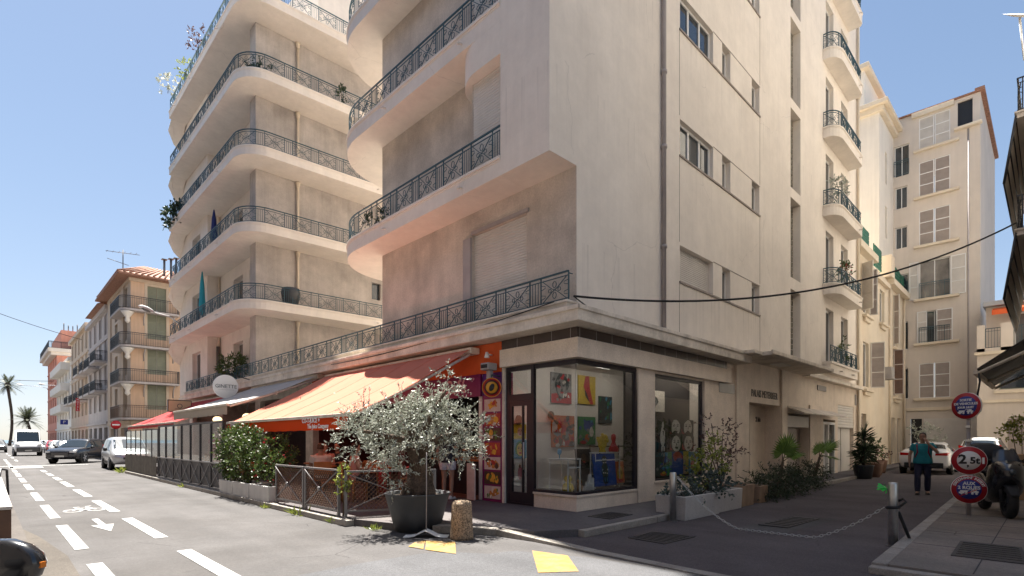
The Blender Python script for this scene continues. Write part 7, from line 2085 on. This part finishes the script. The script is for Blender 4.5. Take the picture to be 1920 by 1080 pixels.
def sit(h=.46, **k):
    J = dict(pelvis=(0, 0, h + .1), chest=(0, .03, h + .42), neck=(0, .03, h + .61), head=(0, .06, h + .77), shR=(.18, .02, h + .56), shL=(-.18, .02, h + .56), elR=(.24, .1, h + .3), elL=(-.24, .1, h + .3), wrR=(.16, .34, h + .3), wrL=(-.16, .34, h + .3),
             hipR=(.09, .02, h + .07), hipL=(-.09, .02, h + .07), knR=(.12, .44, h + .06), knL=(-.12, .44, h + .06), anR=(.12, .42, .09), anL=(-.12, .42, .09), toeR=(.13, .56, .04), toeL=(-.13, .56, .04), palmR=(0, 0, -1), palmL=(0, 0, -1))
    J.update(k); return J
def man_extra(t, V3, W):
    mb = MB()
    for s in (1, -1):
        sh = V3('shR' if s > 0 else 'shL'); ch = V3('chest')
        mb.tube([sh + Vector((-s * .06, -.1, -.02)), sh + Vector((-s * .06, .0, .055)), sh + Vector((-s * .055, .1, -.03)), Vector((s * .12, .14, 1.2)), Vector((s * .17, .08, 1.05))], .02, 6)
    mb.build('backpack_strap', 'strap_red', t, local=True)
    mb = MB(); mb.loft([[Vector((a * math.cos(k), -.2 + b * math.sin(k), z)) for k in [2 * math.pi * j / 14 for j in range(14)]] for z, a, b in ((1.0, .1, .06), (1.03, .15, .1), (1.25, .16, .11), (1.4, .14, .09), (1.46, .08, .05))])
    mb.build('backpack', 'strap_red', t, local=True)
person('heavy man in a turquoise T-shirt and dark trousers walking, one hand at his face', (10.45, -4.05, .004), math.atan2(.985, -.17),
       stand(elL=(-.32, .14, 1.2), wrL=(-.09, .24, 1.47), handL=(.35, -.15, .9), palmL=(.6, -.8, 0), elR=(.29, -.02, 1.13), wrR=(.3, .08, .88), knR=(.12, .1, .52), anR=(.12, .1, .1), toeR=(.14, .25, .05), knL=(-.11, -.02, .5), anL=(-.11, -.16, .12), toeL=(-.13, -.02, .04), look=(.15, 1, -.12)),
       'skin_tan', 'shirt_teal', 'denim_dark', 'shoe_dark', 'hair_dark', .6, extra=man_extra, wide=1.2)
person('young woman in white printed shorts and a dark top standing at the café entrance', (-.42, 3.62, .12), math.atan2(-.9, .45),
       stand(), 'skin_tan', 'cloth_dark', 'shorts_print', 'shoe_white', 'hair_brown', .5, 'short', True)
M['chair_wood'] = mat('chair_wood', (.40, .17, .05), .5, var=.2, vscale=8)
gseat = 'guests seated on the café terrace'
person('seated guest in a white T-shirt seen from behind near the lattice fence', (-2.45, 6.1, .12), math.atan2(-.3, .95), sit(), 'skin_tan', 'shirt_white', 'cloth_dark', 'shoe_dark', 'hair_brown', .55, group=gseat)
person('seated guest facing the street, arm bent, at the far side of the same table', (-1.75, 7.35, .12), math.atan2(.55, -.83), sit(), 'skin', 'shirt_pink', 'cloth_dark', 'shoe_dark', 'hair_dark', .4, group=gseat)
person('seated woman with long hair in profile beside the orange chair back', (-2.2, 4.9, .12), math.atan2(-.95, -.3), sit(), 'skin', 'shirt_pink', 'cloth_dark', 'shoe_dark', 'hair_dark', .3, long_hair=True, group=gseat)
person('seated guest in dark clothes deep in the shade of the terrace', (-.9, 8.3, .12), math.atan2(.8, -.6), sit(), 'skin', 'cloth_dark', 'cloth_dark', 'shoe_dark', 'hair_dark', .8, group=gseat)
person('woman in a red patterned dress seen through the glass terrace screen', (-2.6, 14.0, .12), math.atan2(.5, -.85), stand(), 'skin', 'shirt_red', 'shirt_red', 'shoe_dark', 'hair_brown', .4, 'short', True, dress=True)

# ------------------------------------------------------------------ terrace furniture
def table_proto():
    t = thing('cafe_table', 'round dark café table by the nearest guests on the terrace', 'table', (-2.1, 6.75, .12), 0, 'café tables on the terrace')
    mb = MB(); mb.lathe([(0, .72), (.35, .72), (.36, .735), (.35, .75), (0, .75)], (0, 0, 0), 24); mb.build('table_top', 'chair_wood', t, local=True)
    mb = MB(); mb.tube([(0, 0, .03), (0, 0, .72)], .03, 8); mb.lathe([(.22, 0), (.22, .02), (.04, .05)], (0, 0, 0), 16); mb.build('table_leg', 'iron_black', t, local=True)
    return t
def chair_proto():
    t = thing('cafe_chair', 'orange wooden chair standing empty behind the lattice fence', 'chair', (-2.7, 5.0, .12), 1.2, 'orange wooden café chairs')
    mb = MB(); mb.box(-.21, .21, -.2, .22, .43, .465); mb.build('seat', 'chair_wood', t, local=True, bevel=.01)
    mb = MB(); mb.loft([[Vector((x, -.2 - .05 * (z - .5) - .03 * math.cos(x * 5) , z)) for x, z in ((-.2, z0), (.2, z0), (.2, z0 + .0), (-.2, z0))] for z0 in (.6, .9)], cap=True) if 0 else mb.box(-.21, .21, -.235, -.21, .58, .9); mb.build('backrest', 'chair_wood', t, local=True, bevel=.01)
    for x in (-.19, .19):
        for y in (-.2, .2):
            mb = MB(); mb.tube([(x, y, .43 if y > 0 else .9), (x * 1.08, y * 1.1, 0)], .018, 6); mb.build('leg', 'chair_wood', t, local=True)
    return t
tp = table_proto(); cp = chair_proto()
for (x, y, lb) in ((-2.9, 8.2, 'round café table behind the middle hedge shrub'), (-1.1, 5.2, 'round café table close to the café opening'), (-1.3, 8.9, 'round café table in the deep shade by the wall'), (-2.4, 11.6, 'round table behind the first glass pane'), (-2.4, 13.2, 'round table beside the woman in red'), (-2.4, 15.6, 'round table at the far end of the glass screen')):
    dup(tp, (x, y, .12), 0, lb)
for (x, y, rz, lb) in ((-2.45, 6.05, -.3, 'orange chair under the guest in the white T-shirt'), (-1.75, 7.4, 2.56, 'orange chair under the guest facing the street'), (-2.2, 4.9, 1.85, 'orange chair under the woman with long hair'), (-.9, 8.35, 2.2, 'orange chair under the guest in dark clothes'), (-1.5, 5.6, 2.0, 'empty orange chair beside the table at the café opening'), (-.6, 4.9, .6, 'empty orange chair close to the café doorway'), (-2.6, 11.1, 0., 'orange chair behind the first glass pane'), (-2.2, 12.1, 3.1, 'orange chair with its back to the second glass pane'), (-2.6, 12.7, 0., 'orange chair left of the woman in red'), (-2.3, 15.1, .2, 'orange chair behind the sixth glass pane'), (-2.2, 16.1, 3.0, 'orange chair at the far end of the glass screen')):
    dup(cp, (x, y, .12), rz, lb)
# counter and glass case inside, red drum, white parasol light
t = thing('counter', 'dark bar counter with a lit pastry case inside the café', 'counter', (1.2, 4.2, .13))
mb = MB(); mb.box(.6, 1.2, 2.95, 5.6, .135, 1.0); mb.build('front', 'frame_dark', t); mb = MB(); mb.box(.55, 1.25, 2.95, 5.65, 1.0, 1.05); mb.build('top', 'chair_wood', t)
mb = MB(); mb.box(.65, 1.1, 3.3, 4.6, 1.05, 1.06); mb.box(.65, 1.1, 3.3, 4.6, 1.25, 1.26); mb.box(.65, 1.1, 3.3, 4.6, 1.45, 1.47); mb.build('shelf', 'steel', t)
mb = MB(); r = random.Random(3)
for i in range(26): mb.lathe([(.0, 0), (.05, 0), (.045, .05), (0, .065)], (.75 + .1 * (i % 3), 3.36 + .047 * i, 1.06 + .2 * (i % 2)), 8)
mb.build('pastries', 'f_bun', t)
t = thing('drinks_cooler', 'red plastic drinks cooler standing behind the lattice fence', 'cooler', (-1.6, 3.2, .12))
mb = MB(); mb.lathe([(.2, 0), (.26, .8), (.27, .85), (.24, .86), (0, .86)], (-1.7, 3.0, .12), 20); mb.build('tub', 'red', t)
t = thing('drinks_cooler', 'red drum beside the pink pillar inside the terrace', 'cooler', (-.9, 6.4, .12))
mb = MB(); mb.lathe([(.18, 0), (.18, .9), (.16, .92), (0, .92)], (-.5, 6.35, .12), 18); mb.build('drum', 'red', t)
t = thing('menu_stand', 'pale standing menu board leaning beside the food photographs', 'sign', (-.2, 2.95, .12))
mb = MB(); mb.box(-.22, -.18, 2.85, 3.15, .13, 1.0); mb.build('board', 'ph_bg', t, bevel=.02)
M['lamp_cream'] = mat('lamp_cream', (.8, .68, .45), .5, emit=((1, .75, .4), .6))
for i, (x, y, z, lb) in enumerate(((-1.9, 8.6, 2.35, 'cream globe lamp hanging under the orange awning'), (-2.3, 11.8, 2.3, 'cream globe lamp behind the first glass pane'), (-2.3, 15.0, 2.3, 'cream globe lamp behind the fifth glass pane'))):
    t = thing('pendant_lamp', lb, 'lamp', (x, y, z), 0, 'globe lamps under the awnings'); mb = MB(); mb.loft(ell((x, y, z), .16, .16, .12)); mb.build('globe', 'lamp_cream', t); mb = MB(); mb.tube([(x, y, z + .1), (x, y, z + .45)], .01, 5); mb.build('cord', 'black', t)

# ================================================================== gallery contents
PC = {'wh': (.72, .68, .62), 'bk': (.02, .02, .022), 'rd': (.5, .02, .03), 'or': (.62, .14, .02), 'ye': (.66, .47, .03), 'gr': (.03, .25, .08), 'bl': (.02, .08, .35), 'lb': (.05, .30, .5), 'gy': (.25, .25, .25), 'pk': (.55, .2, .25), 'br': (.13, .07, .04), 'dg': (.04, .06, .06), 'sk': (.6, .36, .26)}
for k_, c_ in PC.items(): M['art_' + k_] = mat('art_' + k_, c_, .5, var=.25, vscale=14, fine=.2, fscale=60)
def blob(r, cx, cy, a, b, rt=0, n=10, j=.2):
    p = []
    for i in range(n):
        t_ = 2 * math.pi * i / n; x = a * math.cos(t_) * r.uniform(1 - j, 1 + j); y = b * math.sin(t_) * r.uniform(1 - j, 1 + j)
        p.append((cx + x * math.cos(rt) - y * math.sin(rt), cy + x * math.sin(rt) + y * math.cos(rt)))
    return p
def painting(label, x0, x1, z0, z1, y, bg, shapes, tilt=0, cat='painting', group=None):
    w_, h = x1 - x0, z1 - z0
    t = thing('painting', label, cat, ((x0 + x1) / 2, y, z0), 0, group)
    X = Matrix.Translation(((x0 + x1) / 2, y, z0)) @ Matrix.Rotation(rad(90 - tilt), 4, 'X') @ Matrix.Translation((0, h / 2, 0))
    ms = [bg]; mb = MB(); mb.box(-w_ / 2, w_ / 2, -h / 2, h / 2, -.03, 0, 0, X)
    for i, (c, poly) in enumerate(shapes):
        if c not in ms: ms.append(c)
        mb.add([X @ Vector((max(-.495, min(.495, p[0])) * w_, max(-.495, min(.495, p[1])) * h, .001 + .0006 * i)) for p in poly], [tuple(range(len(poly)))], ms.index(c))
    mb.build('canvas', ['art_' + q for q in ms], t, recalc=False)
    return t
def face(r, cx, cy, s, skin_, hair_, bgc=None):
    sh = []
    if bgc: sh.append((bgc, [(cx - s, cy - s), (cx + s, cy - s), (cx + s, cy + s), (cx - s, cy + s)]))
    sh += [(hair_, blob(r, cx, cy + .1 * s, .8 * s, .95 * s)), (skin_, blob(r, cx, cy - .05 * s, .52 * s, .75 * s, 0, 12, .06)), ('bk', blob(r, cx - .22 * s, cy + .1 * s, .13 * s, .06 * s)), ('bk', blob(r, cx + .22 * s, cy + .1 * s, .13 * s, .06 * s)), ('bk', blob(r, cx - .22 * s, cy + .25 * s, .16 * s, .03 * s)), ('bk', blob(r, cx + .22 * s, cy + .25 * s, .16 * s, .03 * s)), ('bk', blob(r, cx + .02 * s, cy - .1 * s, .04 * s, .12 * s)), ('rd' if skin_ != 'wh' else 'bk', blob(r, cx, cy - .42 * s, .2 * s, .12 * s))]
    return sh
r = random.Random(77)
def abstract(cols, n, seed, big=.3):
    q = random.Random(seed); return [(q.choice(cols), blob(q, q.uniform(-.45, .45), q.uniform(-.45, .45), q.uniform(.05, big), q.uniform(.04, big * .6), q.uniform(0, 3), 9, .35)) for _ in range(n)]
yw = 2.82
painting('grey and red canvas with a shouting face, upper row on the gallery back wall', 2.45, 3.31, 2.55, 3.38, yw, 'gy', [('rd', [(-.5, -.5), (.5, -.5), (.5, -.1), (-.5, -.2)])] + face(r, 0, .05, .42, 'gy', 'dg') + abstract(['wh', 'gy', 'bk', 'rd'], 26, 5, .1))
painting('yellow canvas with a long red streak shape, upper row of the gallery', 3.62, 4.42, 2.58, 3.4, yw, 'ye', [('bk', blob(r, .02, .05, .17, .47, .12)), ('rd', [(-.22, .1), (-.1, .48), (.12, .5), (.16, .1), (.36, -.48), (.18, -.5), (-.02, -.1)])])
painting('orange abstract canvas with dark swirls, lower row on the back wall', 2.47, 3.43, 1.35, 2.22, yw, 'or', abstract(['or', 'rd', 'bk', 'br', 'wh', 'gy'], 46, 8, .18))
painting('green and blue canvas, lower row beside the orange one', 3.62, 4.42, 1.42, 2.22, yw, 'gr', [('bl', blob(r, .1, .2, .28, .22)), ('wh', blob(r, .25, -.05, .12, .2)), ('or', blob(r, .0, -.25, .15, .14)), ('rd', blob(r, -.2, -.42, .2, .06))] + abstract(['gr', 'bl', 'lb', 'gy'], 12, 9, .12))
painting('narrow dark teal canvas hung right of the two rows', 4.6, 5.26, 2.05, 2.86, yw, 'dg', abstract(['dg', 'gr', 'bk', 'lb'], 22, 10, .14))
painting('small yellow portrait behind the gallery door, upper of two', 1.04, 1.48, 1.58, 1.95, yw, 'ye', face(r, 0, 0, .42, 'sk', 'ye'))
painting('blond pop face with a blue ground behind the gallery door, lower of two', 1.02, 1.5, 1.08, 1.55, yw, 'lb', face(r, 0, 0, .46, 'ye', 'gr'))
painting('pink figure sketch low behind the gallery door', 1.08, 1.42, .5, .98, yw, 'wh', [('pk', blob(r, 0, -.05, .25, .4)), ('br', blob(r, 0, .3, .12, .1))])
painting('dark round face canvas standing low at the back of the gallery', 3.3, 3.95, .75, 1.3, 2.6, 'bk', face(r, 0, 0, .38, 'br', 'bk'), 8)
painting('blue canvas with a pale ghostly figure leaning in the corner window', 1.36, 2.2, .5, 1.24, .55, 'bl', [('dg', blob(r, 0, .3, .12, .13)), ('dg', blob(r, 0, -.05, .16, .3)), ('bk', blob(r, 0, -.32, .13, .14))] + [('wh', blob(r, x, y, .03, .02)) for x, y in ((-.05, .33), (.05, .33), (-.12, .0), (.12, .0), (-.08, -.1), (.08, -.12), (.0, -.1), (-.05, .22), (.05, .22))] + [('lb', blob(r, x, y, .012, .09, t_)) for x, y, t_ in ((-.14, .0, .2), (.14, .0, -.2), (-.05, -.3, 0), (.05, -.3, 0))], 6)
painting('small orange canvas with a yellow face beside the blue one', 2.28, 2.6, .52, 1.04, .6, 'or', [('ye', blob(r, 0, -.05, .36, .3)), ('bk', blob(r, -.12, 0, .06, .1)), ('bk', blob(r, .12, 0, .06, .1)), ('rd', blob(r, 0, -.38, .3, .08))], 5)
yp = .44
painting('black and white standing figure canvas, left in the alley shop window', 3.86, 4.34, 1.24, 2.08, yp, 'bk', [('wh', blob(r, .0, .32, .12, .12)), ('wh', blob(r, -.02, -.05, .24, .3)), ('bk', [(-.03, .15), (.1, .15), (.06, -.05)]), ('wh', blob(r, -.1, -.4, .08, .1)), ('wh', blob(r, .12, -.4, .08, .1))])
sh = []
for i, (cx, cy) in enumerate(((-.25, .26), (.25, .26), (-.25, -.24), (.25, -.24))): sh += [('rd', blob(r, cx - .18, cy - .08, .1, .14)), ('rd', blob(r, cx + .2, cy - .1, .06, .1))] + face(r, cx, cy, .34, 'wh', 'bk')
painting('square canvas with four white faces and red hands in the alley shop window', 4.44, 5.76, 1.24, 2.1, yp, 'bk', sh)
painting('dark blue and green abstract, lower left in the alley shop window', 3.76, 4.56, .62, 1.23, yp, 'dg', [('gr', [(.15, -.5), (.5, -.5), (.5, .5), (.2, .5)])] + abstract(['bl', 'dg', 'gy', 'gr', 'lb'], 26, 12, .16) + [('or', blob(r, -.1, -.42, .2, .08)), ('ye', blob(r, -.05, -.36, .1, .06))])
painting('red, blue and yellow canvas in the middle of the lower shop window row', 4.6, 5.48, .62, 1.24, yp, 'bl', [('ye', [(.15, -.5), (.5, -.5), (.5, .5), (.15, .5)]), ('rd', blob(r, -.2, .28, .3, .24)), ('bl', blob(r, -.1, -.1, .32, .3)), ('sk', blob(r, .22, -.15, .1, .34))])
painting('blue canvas with a red and white figure, lower right in the alley shop window', 5.54, 6.15, .62, 1.22, yp, 'lb', [('rd', blob(r, -.2, -.15, .22, .25)), ('wh', blob(r, .05, .0, .1, .22)), ('rd', blob(r, .3, -.2, .15, .15)), ('br', blob(r, .05, .3, .1, .14))])
painting('framed pale canvas with a dim face high in the alley shop window', 3.75, 4.65, 2.3, 2.85, .7, 'wh', face(r, -.1, -.05, .3, 'gy', 'dg'))
def frame_table(label, x0, x1, y0, y1, z0, z1):
    t = thing('display_table', label, 'table', ((x0 + x1) / 2, (y0 + y1) / 2, z0), 0, 'white metal display tables in the corner window')
    for x in (x0, x1):
        for y in (y0, y1):
            mb = MB(); mb.box(x - .012, x + .012, y - .012, y + .012, z0, z1 - .02); mb.build('leg', 'white', t)
    mb = MB(); mb.box(x0 - .02, x1 + .02, y0 - .02, y1 + .02, z1 - .02, z1); mb.build('top', 'white', t)
    mb = MB(); mb.box(x0 - .012, x1 + .012, y0 - .01, y0 + .01, z1 - .2, z1 - .17); mb.build('rail', 'white', t)
frame_table('white metal display table left of the glass corner', .16, .55, .35, .85, .445, 1.16)
frame_table('white metal display table behind the blue canvas', 1.45, 2.4, .62, .75, .445, 1.27)
mb = MB(); mb.box(.1, 2.88, .32, .95, .14, .44); mb.build('display_plinth', 'dark_room', A)
t = thing('bust', 'golden yellow curly head sculpture on the right display table', 'sculpture', (1.75, .68, 1.27))
mb = MB(); mb.loft(ell((1.8, .68, 1.48), .12, .1, .16)); mb.lathe([(.09, 0), (.06, .06), (.05, .1)], (1.8, .68, 1.27), 12)
for i in range(26): d = rdir(r); d.z = abs(d.z); mb.loft(ell(Vector((1.8, .68, 1.52)) + Vector((d.x * .13, d.y * .11, d.z * .15)), .04, .04, .04, 8, 6))
mb.build('head', 'art_ye', t)
t = thing('figurine', 'red figurine on the right display table', 'sculpture', (2.25, .68, 1.27))
mb = MB(); mb.lathe([(.11, 0), (.12, .08), (.07, .16), (.04, .24), (.06, .32), (.05, .4), (0, .43)], (2.25, .68, 1.27), 14); mb.build('figure', 'art_rd', t)
t = thing('figurine', 'white jagged sculpture at the foot of the blue canvas', 'sculpture', (1.0, .4, .445))
mb = MB()
for dx, h, l in ((0, .36, .05), (-.08, .2, .07), (.08, .26, .06), (-.16, .1, .06)): mb.ext([(1.05 + dx - l, .45, .45), (1.05 + dx + l, .45, .45), (1.05 + dx + l * .8, .45, .45 + h), (1.05 + dx, .45, .45 + h * .8), (1.05 + dx - l * .3, .45, .45 + h * .95)], (0, .06, 0))
mb.build('figure', 'white', t)
t = thing('figurine', 'small blue and white ornament on the left display table', 'sculpture', (.3, .7, 1.16))
mb = MB(); mb.tube([(.3, .7, 1.16), (.3, .7, 1.25)], .012, 6); mb.loft(ell((.3, .7, 1.3), .05, .05, .07, 8, 6)); mb.build('figure', 'art_lb', t)
for i, (x, y, z, s, m_, lb) in enumerate(((.4, .55, .5, .13, 'art_ye', 'yellow rounded toy figure under the left display table'), (.65, .75, .5, .12, 'art_rd', 'red rounded toy figure beside the yellow one'), (.85, .6, .46, .09, 'cardboard', 'small brown box ornament near the glass joint'))):
    t = thing('figurine', lb, 'sculpture', (x, y, z)); mb = MB(); mb.lathe([(s * .7, 0), (s, s * .5), (s * .8, s * 1.3), (s * .45, s * 1.6), (s * .7, s * 2.1), (s * .5, s * 2.6), (0, s * 2.8)], (x, y, .445), 14); mb.build('figure', m_, t)
for i, (x, z, lb) in enumerate(((.62, 2.05, 'dried flower ball hung on the wall behind the door'), (1.85, 2.2, 'second dried flower ball hung beside the door'))):
    t = thing('wall_ornament', lb, 'ornament', (x + 1, 2.8, z)); mb = MB(); mb.loft(ell((x + .55, 2.78, z), .13, .05, .13, 10, 8)); mb.build('ball', 'art_br', t)
t = thing('shelf_rack', 'dark shelf rack with small pots at the back of the gallery', 'shelf', (4.6, 2.6, .14))
for z in (.5, .95, 1.35):
    mb = MB(); mb.box(4.0, 5.5, 2.35, 2.75, z, z + .03); mb.build('shelf', 'frame_dark', t)
mb = MB()
for x in (4.02, 5.46):
    for y in (2.37, 2.72): mb.box(x - .015, x + .015, y - .015, y + .015, .14, 1.4)
mb.build('rack_frame', 'frame_dark', t)
mb = MB()
for i in range(12): mb.lathe([(.03, 0), (.045, .06), (.03, .12), (0, .12)], (4.1 + .12 * i, 2.5, .531 + (.45 if i % 2 else 0)), 8)
mb.build('pots', 'white', t)
